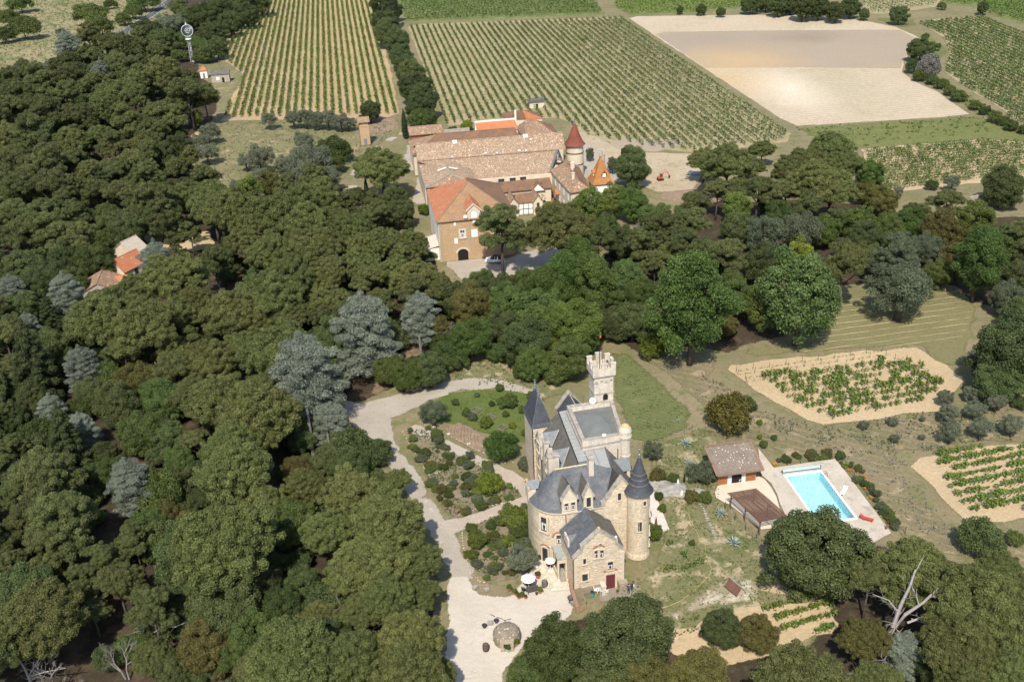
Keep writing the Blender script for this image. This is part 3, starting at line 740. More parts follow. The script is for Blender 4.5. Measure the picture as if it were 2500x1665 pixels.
M_white = ground_mat('white_chalk_gravel', (0.50, 0.45, 0.375), (0.44, 0.39, 0.32), (0.40, 0.335, 0.25), 0.18, 0.5, 8.0, 0.22, edge=0.7, patch=(0.6, 0.75))
M_path = ground_mat('path_gravel', (0.40, 0.34, 0.28), (0.36, 0.305, 0.245), (0.46, 0.39, 0.31), 0.3, 1.2, 9.0, 0.5, edge=0.35, patch=(0.55, 0.75))
M_bed = ground_mat('garden_bed_soil', (0.23, 0.185, 0.13), (0.165, 0.145, 0.085), (0.115, 0.125, 0.055), 0.3, 0.7, 6.0, 0.5, edge=0.5, patch=(0.5, 0.62))
M_track = ground_mat('sandy_track', (0.40, 0.33, 0.23), (0.34, 0.275, 0.18), (0.24, 0.21, 0.10), 0.1, 0.5, 3.0, 0.3, edge=0.6, patch=(0.55, 0.66))
M_asphalt = ground_mat('asphalt', (0.095, 0.093, 0.095), (0.115, 0.11, 0.11), None, 0.2, 0.5, 5.0, 0.25, edge=0.0)
M_concrete = ground_mat('worn_concrete', (0.47, 0.415, 0.34), (0.40, 0.35, 0.28), (0.28, 0.245, 0.20), 0.25, 0.5, 5.0, 0.28, edge=0.0, bump=0.2, patch=(0.54, 0.72))
M_brownsoil = ground_mat('brown_dug_soil', (0.25, 0.18, 0.125), (0.21, 0.15, 0.10), (0.3, 0.22, 0.15), 0.3, 0.7, 6.0, 0.4, edge=0.4)

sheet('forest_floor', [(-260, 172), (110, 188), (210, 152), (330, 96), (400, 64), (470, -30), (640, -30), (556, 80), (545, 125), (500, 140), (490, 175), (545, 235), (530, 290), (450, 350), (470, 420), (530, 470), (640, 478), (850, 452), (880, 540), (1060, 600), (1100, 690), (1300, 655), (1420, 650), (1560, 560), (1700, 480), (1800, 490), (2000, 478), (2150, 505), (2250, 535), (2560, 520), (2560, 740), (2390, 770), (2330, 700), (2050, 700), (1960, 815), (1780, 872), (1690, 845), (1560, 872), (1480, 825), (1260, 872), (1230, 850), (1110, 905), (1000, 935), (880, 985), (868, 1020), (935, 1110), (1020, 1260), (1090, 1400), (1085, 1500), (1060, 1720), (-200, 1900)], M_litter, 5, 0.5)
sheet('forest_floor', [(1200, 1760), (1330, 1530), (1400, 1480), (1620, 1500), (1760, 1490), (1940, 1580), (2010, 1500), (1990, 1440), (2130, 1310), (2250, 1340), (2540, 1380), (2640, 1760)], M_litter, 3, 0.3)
sheet('needle_litter', [(860, 1000), (930, 1090), (1010, 1250), (1080, 1400), (1090, 1480), (1060, 1600), (1010, 1400), (930, 1180), (850, 1040)], M_pale_litter, 2, 0.3)
sheet('needle_litter', [(975, 840), (1020, 830), (1060, 880), (1100, 905), (1020, 940), (960, 945), (920, 990), (880, 1000), (900, 930)], M_pale_litter, 2, 0.3)
sheet('meadow', [(-500, -300), (500, -60), (470, -20), (400, 50), (330, 84), (215, 140), (110, 175), (-420, 200)], M_meadow, 8, 1.0)
sheet('sandy_patch', [(130, 158), (190, 140), (235, 165), (210, 185), (120, 180)], M_track, 4, 0.6)
sheet('field_soil', [(690, -80), (925, -80), (935, 60), (985, 288), (530, 297), (560, 238), (590, 185), (545, 150), (535, 120), (570, 78), (632, 0)], M_field1, 6, 0.3)
sheet('sandy_patch', [(425, 385), (450, 335), (480, 300), (505, 318), (490, 350), (470, 375), (460, 400)], M_field1, 3, 0.3)
sheet('sandy_patch', [(470, 150), (530, 140), (555, 165), (600, 190), (560, 240), (520, 230)], M_orchard, 3, 0.3)
sheet('orchard_meadow', [(530, 300), (985, 292), (985, 330), (900, 340), (880, 400), (850, 440), (760, 470), (640, 480), (540, 470), (480, 430), (470, 400), (500, 330)], M_orchard, 4, 0.4)
sheet('sandy_track', [(x, y) for x, y in strip([(905, -80), (908, 10), (930, 120), (960, 220), (985, 290), (990, 320)], 3.2)], M_track, 4, 0.2, world=True)
sheet('field_soil', [(988, 60), (1519, 40), (1936, 325), (1930, 350), (1700, 376), (1560, 362), (1400, 332), (1380, 300), (1360, 290), (1250, 292), (1085, 310)], M_field2, 6, 0.3)
sheet('field_soil', [(950, -60), (1430, -60), (1480, 36), (985, 57)], M_green, 8, 0.4)
sheet('field_soil', [(1490, -60), (1790, -60), (1840, 20), (1700, 34), (1530, 40), (1500, 22)], M_green, 8, 0.4)
sheet('sandy_track', strip([(1415, -60), (1440, 0), (1490, 33), (1530, 42)], 4.0), M_track, 6, 0.2, world=True)
sheet('field_soil', [(2085, -70), (2330, -70), (2290, 18), (2200, 30), (2108, 40)], M_field2, 8, 0.4)
sheet('field_soil', [(2330, -80), (2700, -80), (2700, 110), (2520, 66), (2420, 40), (2385, 20), (2290, 10)], M_green, 8, 0.4)
sheet('bare_field', [(1525, 40), (1830, 36), (2010, 38), (2110, 50), (2190, 66), (2248, 92), (2258, 118), (2212, 142), (2206, 176), (2235, 198), (2290, 222), (2372, 280), (2310, 286), (1948, 309), (1900, 288)], M_pale, 6, 0.15)
sheet('tilled_strip', [(1588, 78), (1900, 74), (2196, 72), (2250, 98), (2254, 118), (2210, 140), (2202, 168), (1960, 165), (1722, 167)], M_tilled, 6, 0.1)
sheet('tilled_strip', strip([(1527, 43), (1560, 58), (1590, 80)], 5.0), M_tilled, 5, 0.1, world=True)
sheet('tilled_strip', strip([(2204, 165), (2206, 182), (2238, 206), (2290, 236), (2365, 279)], 4.2), M_tilled, 5, 0.1, world=True)
sheet('green_verge', [(1930, 312), (2372, 282), (2470, 300), (2540, 325), (2540, 350), (2400, 340), (2110, 362), (2085, 360), (1960, 330)], M_verge, 5, 0.3)
sheet('green_verge', [(2100, 40), (2230, 48), (2260, 80), (2300, 105), (2318, 130), (2300, 140), (2290, 175), (2330, 210), (2420, 262), (2540, 330), (2500, 320), (2372, 272), (2290, 216), (2240, 185), (2215, 160), (2262, 118), (2250, 92), (2190, 64)], M_verge, 5, 0.4)
sheet('field_soil', [(2237, 52), (2300, 44), (2395, 37), (2450, 60), (2600, 118), (2600, 370), (2500, 315), (2420, 255), (2320, 190), (2296, 172), (2318, 135), (2300, 92)], M_field2, 6, 0.3)
sheet('sandy_track', strip([(2230, 46), (2262, 62), (2300, 86), (2318, 112), (2316, 132), (2300, 150)], 3.0), M_track, 4, 0.2, world=True)
sheet('field_soil', [(2098, 362), (2400, 338), (2560, 350), (2560, 432), (2400, 446), (2160, 472), (2110, 430)], M_plot, 4, 0.3)
sheet('sandy_track', strip([(2150, 472), (2250, 466), (2400, 448), (2560, 432)], 2.6), M_gravel, 3, 0.15, world=True)
sheet('sandy_track', strip([(2140, 500), (2250, 482), (2340, 473), (2400, 462)], 2.4), M_gravel, 3, 0.15, world=True)
sheet('building_yard', [(1395, 300), (1430, 320), (1480, 345), (1560, 368), (1720, 376), (1712, 440), (1690, 470), (1600, 470), (1540, 440), (1480, 450), (1430, 420), (1400, 350)], M_track, 3, 0.3)
sheet('sandy_patch', [(1480, 340), (1640, 336), (1680, 350), (1600, 372), (1500, 368)], M_tilled, 3, 0.2)
sheet('kitchen_garden', [(1590, 470), (1770, 450), (1790, 480), (1730, 500), (1620, 490)], M_brownsoil, 3, 0.2)
sheet('farm_lane', strip([(868, 540), (862, 480), (858, 440), (870, 405), (905, 370), (955, 340), (1000, 318), (1030, 300)], [6, 5, 4.5, 4, 4, 4, 4, 3.5]), M_gravel, 3, 0.2, world=True)
sheet('farm_yard', [(985, 345), (1020, 345), (1050, 470), (1060, 500), (1040, 520), (1000, 490), (1010, 430), (980, 400)], M_gravel, 3, 0.2)
sheet('farm_yard', [(1075, 610), (1240, 625), (1380, 590), (1420, 610), (1330, 665), (1200, 680), (1130, 690), (1085, 650)], M_gravel, 3, 0.3)
sheet('farm_yard', [(1370, 300), (1400, 320), (1500, 390), (1520, 440), (1440, 450), (1390, 400)], M_gravel, 3, 0.2)
sheet('dug_garden', [(860, 318), (905, 290), (960, 282), (975, 312), (940, 325), (880, 328)], M_brownsoil, 3, 0.2)
sheet('clearing', [(440, 565), (520, 560), (530, 600), (525, 670), (500, 660), (480, 625), (445, 610), (355, 600), (350, 570)], M_plot, 3, 0.4)
sheet('clearing', [(455, 690), (505, 690), (520, 740), (480, 800), (450, 790)], M_gravel, 3, 0.3)
sheet('woodland_track', [(390, 215), (425, 208), (430, 235), (395, 240)], M_gravel, 3, 0.3)
sheet('asphalt_road', strip([(250, 110), (330, 62), (380, 28), (450, -25), (540, -90)], 7.0), M_asphalt, 5, 0, world=True)
for off in (-2.9, 2.9):
 c = [np.array(G(x, y)[:2]) for x, y in ((250, 110), (330, 62), (380, 28), (450, -25), (540, -90))]; ln = []
 L_, R_ = [], []
 for i, p in enumerate(c):
  d = c[min(i + 1, 4)] - c[max(i - 1, 0)]; d /= np.linalg.norm(d); nn = np.array((-d[1], d[0])); L_.append(tuple(p + nn * (off + 0.13))); R_.append(tuple(p + nn * (off - 0.13)))
 sheet('road_edge_line', L_ + R_[::-1], plain('road_paint', (0.7, 0.7, 0.68)), 5, 0, world=True)
c0, c1 = np.array(G(330, 62)[:2]), np.array(G(450, -25)[:2]); dd = c1 - c0; LL = np.linalg.norm(dd); dd /= LL; nn = np.array((-dd[1], dd[0]))
mm = MB()
for k in range(int(LL / 6)):
 a = c0 + dd * k * 6 + nn * 0.1; b = a + dd * 3
 mm.face([(*(a - nn * .1), LEVEL[0] + .01), (*(a + nn * .1), LEVEL[0] + .01), (*(b + nn * .1), LEVEL[0] + .01), (*(b - nn * .1), LEVEL[0] + .01)])
mm.build('road_centre_line', bpy.data.materials['road_paint'], kind='structure')

sheet('hay_field', [(2035, 730), (2060, 700), (2330, 695), (2400, 750), (2375, 850), (2370, 920), (2290, 900), (2235, 845), (1770, 882), (1815, 840), (1990, 830)], M_hay, 3, 0.3)
sheet('rough_grass', [(1540, 872), (1690, 850), (1770, 882), (1740, 920), (1880, 1010), (2010, 1040), (2300, 1000), (2560, 930), (2560, 1090), (2400, 1085), (2200, 1110), (2230, 1200), (2350, 1290), (2560, 1290), (2560, 1420), (2250, 1350), (2160, 1340), (2190, 1312), (2055, 1128), (2040, 1112), (1890, 1128), (1880, 1092), (1800, 1095), (1700, 1050), (1720, 1000), (1600, 900)], M_brown, 2.5, 0.3)
sheet('rough_grass', [(1560, 1085), (1640, 1060), (1690, 1040), (1780, 1060), (1760, 1100), (1745, 1170), (1760, 1230), (1890, 1340), (1980, 1450), (1990, 1580), (1700, 1640), (1560, 1530), (1480, 1470), (1530, 1430), (1580, 1390), (1610, 1280), (1590, 1180)], M_rough, 1.5, 0.25)
sheet('plot_soil', [(1742, 888), (2240, 842), (2362, 926), (2292, 1006), (2010, 1040), (1890, 985)], M_plot, 2.5, 0.3)
sheet('plot_soil', [(2195, 1118), (2330, 1095), (2560, 1072), (2560, 1270), (2345, 1278), (2270, 1190)], M_plot, 2.5, 0.3)
sheet('plot_soil', [(1585, 1560), (1720, 1500), (1880, 1470), (2020, 1455), (2060, 1530), (1900, 1600), (1700, 1640)], M_plot, 2, 0.3)
sheet('lawn', [(1470, 835), (1540, 850), (1620, 915), (1715, 1010), (1710, 1050), (1650, 1078), (1575, 1100), (1510, 1080), (1480, 960)], M_lawn, 2, 0.25)
sheet('dry_turnaround', [(1080, 915), (1235, 850), (1250, 905), (1420, 950), (1330, 985), (1290, 960), (1150, 945)], M_rough, 1.5, 0.25)
sheet('gravel_drive', strip([(830, 985), (868, 1000), (905, 1022), (945, 1090), (1000, 1170), (1050, 1260), (1100, 1340), (1140, 1420)], [5, 6.5, 8, 4.8, 4.5, 4.4, 4.4, 4.8]), M_gravel, 1.5, 0.2, world=True)
sheet('gravel_drive', strip([(850, 1020), (905, 1008), (960, 990), (1050, 955), (1130, 937), (1210, 935), (1270, 950), (1330, 970)], [7, 8.5, 8.0, 6.4, 5.4, 4.8, 3.8, 2.8]), M_gravel, 1.5, 0.2, world=True)
M_rut = ground_mat('worn_wheel_track', (0.45, 0.41, 0.34), (0.40, 0.36, 0.295), (0.3, 0.25, 0.19), .4, 1.0, 8, .35, edge=.3)
for o in (-14, 14):
 sheet('wheel_track', strip([(x + o, y + o * .2) for x, y in ((862, 998), (903, 1024), (945, 1090), (1000, 1170), (1050, 1260), (1100, 1340), (1140, 1430), (1150, 1520))], .95), M_rut, 1, .06, world=True)
 sheet('wheel_track', strip([(x, y + o * .45) for x, y in ((900, 1008), (960, 988), (1050, 954), (1130, 936), (1210, 934), (1270, 948), (1340, 970))], .8), M_rut, 1, .06, world=True)
sheet('garden_bed', [(985, 1048), (1045, 1040), (1100, 1090), (1190, 1135), (1268, 1185), (1280, 1215), (1150, 1260), (1090, 1270), (1050, 1190), (1010, 1110)], M_bed, 1.2, 0.15)
sheet('garden_bed', [(1130, 1290), (1200, 1255), (1290, 1240), (1310, 1300), (1320, 1370), (1260, 1420), (1190, 1430), (1150, 1390), (1140, 1330)], M_bed, 1.2, 0.15)
sheet('garden_lawn', [(1020, 1000), (1060, 972), (1110, 952), (1180, 946), (1250, 948), (1320, 965), (1340, 1010), (1300, 1085), (1230, 1075), (1130, 1045), (1070, 1030), (1030, 1030)], M_garden, 1.5, 0.1, smooth=1)
sheet('dug_garden', [(1080, 1048), (1118, 1026), (1150, 1040), (1190, 1068), (1188, 1100), (1165, 1108), (1120, 1080)], M_brownsoil, 1.2, 0.05)
sheet('garden_path', strip([(1000, 1040), (1050, 1062), (1120, 1100), (1190, 1135), (1240, 1160), (1285, 1195), (1302, 1240)], [3.0, 2.6, 2.6, 2.8, 3.4, 3.0, 2.4]), M_path, 1.0, 0.08, world=True)
sheet('garden_path', strip([(1080, 1290), (1140, 1272), (1200, 1250), (1270, 1225), (1310, 1215)], [4.5, 3.0, 2.6, 2.8, 3.4]), M_path, 1.0, 0.08, world=True)
sheet('gravel_forecourt', [(1090, 1400), (1150, 1400), (1175, 1448), (1240, 1446), (1290, 1380), (1340, 1350), (1400, 1400), (1410, 1490), (1380, 1530), (1300, 1560), (1240, 1640), (1230, 1760), (1060, 1760), (1075, 1600), (1085, 1500), (1080, 1440)], M_white, 1.2, 0.15)
sheet('worn_path', strip([(1640, 1060), (1648, 1120), (1660, 1170), (1690, 1190)], [2.0, 2.6, 2.4, 1.5]), M_plot, 1.2, 0.2, world=True)
sheet('stony_ground', [(1575, 1535), (1620, 1478), (1680, 1438), (1740, 1400), (1800, 1372), (1850, 1395), (1890, 1440), (1850, 1485), (1720, 1512), (1630, 1540)], ground_mat('stony_ground', (0.33, 0.275, 0.19), (0.19, 0.17, 0.09), (0.47, 0.42, 0.33), 0.3, 0.45, 5, .5, edge=2.2, patch=(.5, .6)), 1.2, .3)
sheet('worn_path', strip([(1840, 1430), (1900, 1440), (1960, 1470)], [2.5, 3.0, 2.0]), M_plot, 1.2, 0.3, world=True)
sheet('concrete_pad', [(1440, 1440), (1545, 1412), (1585, 1440), (1560, 1462), (1470, 1480)], ground_mat('old_concrete', (0.26, 0.23, 0.18), (0.21, 0.185, 0.14), None, 0.4, 0.6, 6, 0.3, edge=0.5), 1.2, 0.1)

m = MB(); rgh = np.random.default_rng(4)
hay_poly = wpoly([(2045, 735), (2330, 700), (2375, 760), (2350, 830), (2230, 845), (1960, 862), (1985, 835)])
for a, b in row_lines(hay_poly, math.radians(10), 2.3):
 n = max(3, int(np.linalg.norm(b - a) / 2)); pts = [a + (b - a) * k / n for k in range(n + 1)]
 pts = [(p[0] + rgh.normal(0, .05), p[1] + rgh.normal(0, .12), 0.02) for p in pts]
 m.tube(pts, [rgh.uniform(0.02, 0.10) for _ in pts], 5)
m.build('cut_hay', plain('straw', (0.36, 0.30, 0.175), (0.26, 0.22, 0.11), 3), kind='stuff')

# ------------------------------------------------------------------ vineyards
D_ROW = math.radians(90 + 7.6)
vineyard(wpoly([(692, -70), (898, -70), (925, 80), (967, 278), (543, 288), (598, 188), (556, 150), (548, 122), (578, 82), (640, 4)]), math.radians(90 + 8.4), 2.68, 'vine_row', 'vine row from the left in the sandy field left of the hedge lane', 'vine row', 'vine rows in the sandy field left of the hedge lane', LM['vine'], 1.1, 0.5, 19, 1.5, 0.95, 0.03, flip=True)
vineyard(wpoly([(1000, 66), (1516, 45), (1925, 325), (1905, 345), (1700, 370), (1560, 355), (1415, 326), (1372, 290), (1250, 285), (1090, 303)]), D_ROW, 2.66, 'vine_row', 'vine row from the left in the field behind the winery', 'vine row', 'vine rows in the large field behind the winery', LM['vine2'], 1.1, 0.5, 14, 1.4, 0.78, 0.04, flip=True)
_p, _q = np.array(G(2242, 56)[:2]), np.array(G(2500, 180)[:2]); _d = _q - _p
vineyard(wpoly([(2245, 56), (2395, 42), (2450, 64), (2600, 122), (2600, 360), (2500, 308), (2420, 250), (2325, 190), (2302, 172), (2322, 135), (2306, 92)]), math.atan2(_d[1], _d[0]), 2.5, 'vine_row', 'vine row from the far side in the field right of the bare ground', 'vine row', 'vine rows right of the bare pale field', LM['vine2'], 1.1, 0.5, 20, 1.15, 0.95, 0.05, flip=True)
vineyard(wpoly([(2110, 368), (2400, 344), (2560, 356), (2560, 424), (2400, 438), (2165, 464), (2122, 430)]), math.radians(12), 1.9, 'vine_row', 'bushy vine row counted away from the white track', 'vine row', 'bushy vine rows behind the right wood', LM['vine2'], 1.3, 0.42, 30, 1.25, 0.85, 0.1)
_p, _q = np.array(G(2120, 10)[:2]), np.array(G(2180, 34)[:2]); _d = _q - _p
vineyard(wpoly([(2090, -70), (2325, -70), (2285, 14), (2200, 26), (2112, 36)]), math.atan2(_d[1], _d[0]), 3.2, 'vine_row', 'vine row from the far side in the small striped far field', 'vine row', 'vine rows of the small striped field at the far edge', LM['vine2'], 1.5, 0.6, 7, 1.2, 0.6, 0.05, flip=True)
vineyard(wpoly([(955, -60), (1425, -60), (1472, 33), (992, 53)]), math.radians(9), 2.4, 'vine_foliage', '', '', None, LM['vine2'], 1.4, 0.7, 6, 1.3, 0.8, 0.06, stuff=True)
vineyard(wpoly([(1500, -60), (1785, -60), (1828, 16), (1700, 30), (1535, 36), (1505, 20)]), math.radians(9), 2.4, 'vine_foliage', '', '', None, LM['vine'], 1.4, 0.7, 6, 1.3, 0.8, 0.06, stuff=True)
vineyard(wpoly([(2335, -75), (2700, -75), (2700, 100), (2520, 60), (2420, 35), (2385, 15), (2295, 6)]), math.atan2(_d[1], _d[0]), 2.3, 'vine_foliage', '', '', None, LM['vine'], 1.4, 0.7, 7, 1.2, 0.8, 0.04, stuff=True)
vineyard(wpoly([(1850, 920), (2000, 902), (2215, 880), (2258, 905), (2315, 935), (2250, 985), (2150, 1005), (2025, 1022), (1930, 985), (1890, 950)]), math.radians(13.5), 1.95, 'vine_row', 'row from the near side of leafy vines above the olives', 'vine row', 'vine rows of the sandy plot above the olives', LM['vine'], 1.0, 0.34, 46, 1.4, 0.95, 0.08, plants=True)
vineyard(wpoly([(2282, 1100), (2330, 1098), (2560, 1078), (2560, 1245), (2365, 1252), (2320, 1205), (2285, 1140)]), math.radians(13), 1.95, 'vine_row', 'row from the near side of dense vines at the right edge', 'vine row', 'vine rows of the sandy plot at the right edge', LM['vine'], 0.75, 0.32, 44, 1.15, 0.9, 0.04, plants=True)
vineyard(wpoly([(1850, 1478), (2030, 1446), (2040, 1500), (2045, 1545), (1905, 1548), (1895, 1520)]), math.radians(17), 1.9, 'vine_row', 'short vine row from the near side below the huge round oak', 'vine row', 'short vine rows below the big oak', LM['vine'], 0.5, 0.27, 34, 0.95, 0.62, 0.02)
vineyard(wpoly([(1590, 1530), (1700, 1500), (1720, 1515), (1700, 1555), (1600, 1580)]), math.radians(14), 1.9, 'vine_row', 'short vine row from the near side left of the low dark oak', 'vine row', 'short vine rows left of the low oaks', LM['vine'], 0.7, 0.27, 14, 0.8, 0.5, 0.15)
for pts, lab in (([(1620, 1390), (1665, 1395), (1700, 1380), (1722, 1372)], 'curved row of low vines between the round turret and the wooden hutch'), ([(1625, 1335), (1650, 1325)], 'short clump of vines right of the round turret foot'), ([(1665, 1352), (1680, 1370)], 'small clump of vines beside the yellow hose')):
 Vs, Ts = [], []; q = [np.array(G(x, y)[:2]) for x, y in pts]; rg = np.random.default_rng(5)
 for a, b in zip(q, q[1:]):
  V, T = vine_leaves(a - q[0], b - q[0], 0.6, 0.26, 20, 0.9, 0.6, 0.05, rng=rg); Vs.append(V + np.array((*(a - q[0]), 0))); Ts.append(T)
 tag(put('vine_row', quads_mesh('vine_row', np.concatenate(Vs), np.concatenate(Ts), LM['vine']), None, (*q[0], 0.02)), lab, 'vine row')
POSTM = plain('weathered_post', (0.13, 0.10, 0.085), rough=0.9)
pm = MB(); pm.box(-.03, .03, -.03, .03, 0, 1.25); post_me = pm.mesh('post', POSTM)
for k, (a, b) in enumerate((((1798, 908), (2165, 856)), ((1802, 916), (2180, 866)), ((1820, 925), (2215, 874)), ((1822, 934), (1990, 910)))):
 a = np.array(G(*a)[:2]); b = np.array(G(*b)[:2]); L = np.linalg.norm(b - a)
 V, T = vine_leaves(a - a, b - a, 0.9, 0.2, 5, 0.3, 0.3, 0.15, np.random.default_rng(k))
 t = thing('young_vine_row', ('farthest', 'second farthest', 'third farthest', 'shortest')[k] + ' row of young vines with thin posts on bare sand', 'vine row', (*a, 0.02), 0, 'young vine rows with posts')
 put('foliage', quads_mesh('foliage', V, T, LM['vine']), t)
 for j in range(int(L / 3.2) + 1):
  q = (b - a) * min(1, j * 3.2 / L); put('post', post_me, t, (q[0], q[1], 0))

# ------------------------------------------------------------------ trees
WL = 'pines of the dense wood left of the drive'
grove('''100 200 90;170 195 80;225 205 70;40 200 80;330 245 80;460 232 100;500 242 70;425 265 70;30 272 90;110 285 100;190 290 90;250 272 80;310 300 80;400 290 100;375 322 80;20 340 90;90 350 110;240 345 90;35 400 90;110 412 110;180 400 90;230 425 80;380 500 110;330 520 80;130 470 110;50 470 110;30 530 100;110 540 100;180 530 80;60 580 110;130 570 110;200 590 90;425 590 50;465 575 60;310 480 100;290 430 80;360 440 90;215 85 70;262 98 60;300 112 80;345 122 70;388 132 70;400 180 110;330 170 90;280 150 80;160 240 80;340 205 80;60 250 80;20 235 70;280 365 80;330 395 80;150 510 90;250 480 90;75 420 80;-20 300 90;-15 440 100;-20 560 100''', 'A', 'dark broken crowned pine', 'pine', 'aleppo_pine', WL)
grove('''280 228 100;170 352 100;510 478 95;560 510 130;520 505 110;700 505 150;770 490 120;640 540 120;740 545 120;460 480 90;420 680 140;660 620 120;770 600 130;700 680 125;250 770 170;350 790 160;570 762 140;700 760 115;650 722 150;690 862 190;510 872 125;540 972 160;630 1005 185;570 1095 150;470 960 110;870 600 95;930 590 105;1000 590 95;1010 660 115;812 525 90;860 560 120;790 660 110;880 640 100;960 650 100;600 590 100;720 610 110;440 760 100;310 745 120;480 740 100;420 850 90;780 560 100;800 730 100;760 690 90;590 850 110;620 800 100''', 'U', 'olive green rounded pine', 'pine', 'umbrella_pine', 'rounded pines of the dense left wood')
grove('''30 1095 80;110 1165 155;30 1215 95;150 1272 170;60 1290 110;20 1385 90;130 1345 125;250 1375 95;290 1430 115;375 1500 125;230 1500 75;640 1075 90;480 1080 80;300 862 90;370 862 55;470 830 65;40 900 85;900 682 95;930 730 90;1010 722 120;820 662 85;-20 1150 110;-30 1330 120;200 1420 90;330 1330 90;-20 1000 90;30 820 80''', 'A', 'dull green ragged pine', 'pine', 'aleppo_pine', 'pines of the lower left wood')
grove('''570 1150 185;545 1330 235;90 1500 200;720 1600 210;860 1600 175;640 1240 120;740 1190 110;370 1600 95;780 1500 110''', 'U', 'broad olive green pine', 'pine', 'umbrella_pine', 'broad pines at the bottom left')
grove('''865 1195 160;945 1255 195;1005 1360 140;900 1350 190;1020 1440 110;850 1400 120;945 1455 150;880 1480 120;800 1290 130;970 1170 70''', 'U', 'tall olive green drive side pine', 'pine', 'umbrella_pine', 'pines beside the lower drive')
grove('''1000 1555 180;1000 1645 210;1065 1640 110;930 1620 130''', 'U', 'low olive green pine', 'pine', 'umbrella_pine', 'pines left of the white forecourt')
OAK = ('broadleaf tree', 'tree', 'holm_oak', 'broadleaf trees of the left wood')
grove('''270 540 70;400 550 90;345 378 80;250 580 70;310 572 90;230 640 100;160 640 90;60 660 100;120 690 90;340 940 100;400 980 110;290 1000 110;350 1065 110;420 1080 90;30 1020 80;50 755 90;450 905 80;270 1165 75;420 1192 90;360 1300 110;500 1440 110;550 1500 160;640 1440 100;500 1580 130;620 1560 120;640 1640 120;700 1290 130;740 1060 90;800 1130 90;840 1080 80;730 1160 80;560 1600 90;420 1640 90;690 1500 110;740 1430 90;220 960 70;250 890 80;330 890 60;440 1130 70;80 970 70;180 700 70''', 'O', *OAK, (None, 'K', None, 'brown', 'K', None, 'A'))
grove('410 1270 85;455 1300 80;150 1420 60', 'O', 'brownish broadleaf tree', 'tree', 'holm_oak', 'brownish trees of the left wood', 'brown')
grove('80 890 130 D;160 1075 115 D;215 510 50 D;255 475 80 D;555 620 65 D;120 770 70 D;235 122 35 D', 'D', 'dark conical conifer', 'conifer', 'dark_conifer', 'conifers of the left wood')
CED = 'silver blue cedar'
for x, y, w, lab in ((890, 815, 165, 'tallest silver blue cedar, full to the ground, above the drive fork'), (745, 935, 185, 'broad flat topped silver cedar on tall bare trunks left of the drive fork'), (812, 1035, 100, 'ragged silver cedar right below the flat topped one by the drive fork'),
                     (1025, 775, 105, 'greenish silver cedar with flat crown behind the log pile'), (205, 905, 90, 'slender silver cedar in the left wood beside a dark conifer'), (130, 1010, 80, 'pale silver cedar at the left edge of the wood, mid height'), (200, 1050, 80, 'silver cedar half behind a dark conifer at lower left'),
                     (320, 1195, 105, 'isolated round silver cedar in the lower left wood'), (165, 725, 90, 'flat silver cedar below the forest cottage roofs'), (30, 710, 75, 'flat silver cedar at the left frame edge'), (70, 800, 65, 'small silver cedar over a dark conifer at the left edge'),
                     (385, 645, 95, 'dark silver cedar leaning over the red roofed forest cottage'), (165, 118, 70, 'grey cedar at the edge of the far dry meadow'), (250, 180, 55, 'grey cedar behind the pines near the meadow'), (45, 168, 28, 'leftmost of three small grey cedars by the sandy patch'), (92, 170, 28, 'middle of three small grey cedars by the sandy patch'), (118, 172, 30, 'rightmost of three small grey cedars by the sandy patch'), (65, 250, 45, 'small grey cedar inside the far left pines'), (480, 705, 40, 'thin young cedar by the gravel clearing in the wood'), (2210, 1600, 90, 'drooping silver cedar behind the dead forked trunks')):
 tree_px('C', x, y, w, 'blue_cedar', lab, 'cedar', None)
grove('''420 62 60;360 78 70;400 102 80;500 42 70;540 22 80;577 15 85;620 5 75;520 78 65;530 118 55;505 128 50;600 40 60;455 50 60;560 60 60;440 20 50''', 'O', 'green broadleaf tree', 'tree', 'holm_oak', 'broadleaf trees around the windpump')
grove('''20 45 60;60 72 70;10 88 50;218 35 75;325 30 45;300 48 40;245 65 70;50 10 60;350 3 70;270 12 28''', 'K', 'dark green scrub bush', 'bush', 'bush', 'scrub bushes on the far meadow')
grove('147 80 28;415 58 70;435 12 60', 'V', 'grey green roadside bush', 'bush', 'olive_tree', 'grey bushes near the far road')
grove('''510 322 60;505 372 60;635 388 75;740 342 55;762 392 110;735 425 90;790 432 80;640 428 50;690 400 50;655 293 45;600 395 45;590 455 55;490 345 50''', 'V', 'grey green olive tree', 'olive tree', 'olive_tree', 'olive trees left of the winery')
grove('''718 290 48;745 288 50;775 290 52;800 292 50;832 296 50;850 300 40''', 'V', 'grey olive of the vineyard end hedge', 'olive tree', 'olive_tree', 'olive hedge below the sandy vineyard')
grove('820 365 85;780 445 65;815 400 60;705 455 60;655 440 50', 'K', 'green thicket shrub', 'bush', 'bush', 'thicket shrubs by the farm lane')
tree_px('L', 655, 455, 70, 'leafy_tree', 'yellowish round tree at the wood edge below the olives', 'tree', None, 'brown')
grove('612 470 75;480 290 35', 'L', 'light green leafy tree', 'tree', 'leafy_tree', 'light green trees at the wood edge')
grove('''925 5 55;940 50 62;945 82 68;970 108 70;978 140 62;990 160 60;1015 215 82;1030 248 88;955 25 55;1005 185 66''', 'O', 'dark hedge tree', 'tree', 'holm_oak', 'hedge trees between the vineyards')
grove('998 190 62;1020 290 60;1040 292 55;1015 270 50', 'K', 'lighter green hedge shrub', 'bush', 'bush', 'hedge shrubs between the vineyards')
tree_px('Y', 960, 15, 22, 'cypress', 'dark cypress at the far end of the vineyard hedge', 'cypress')
tree_px('Y', 987, 302, 15, 'cypress', 'slim dark cypress beside the lane behind the winery', 'cypress')
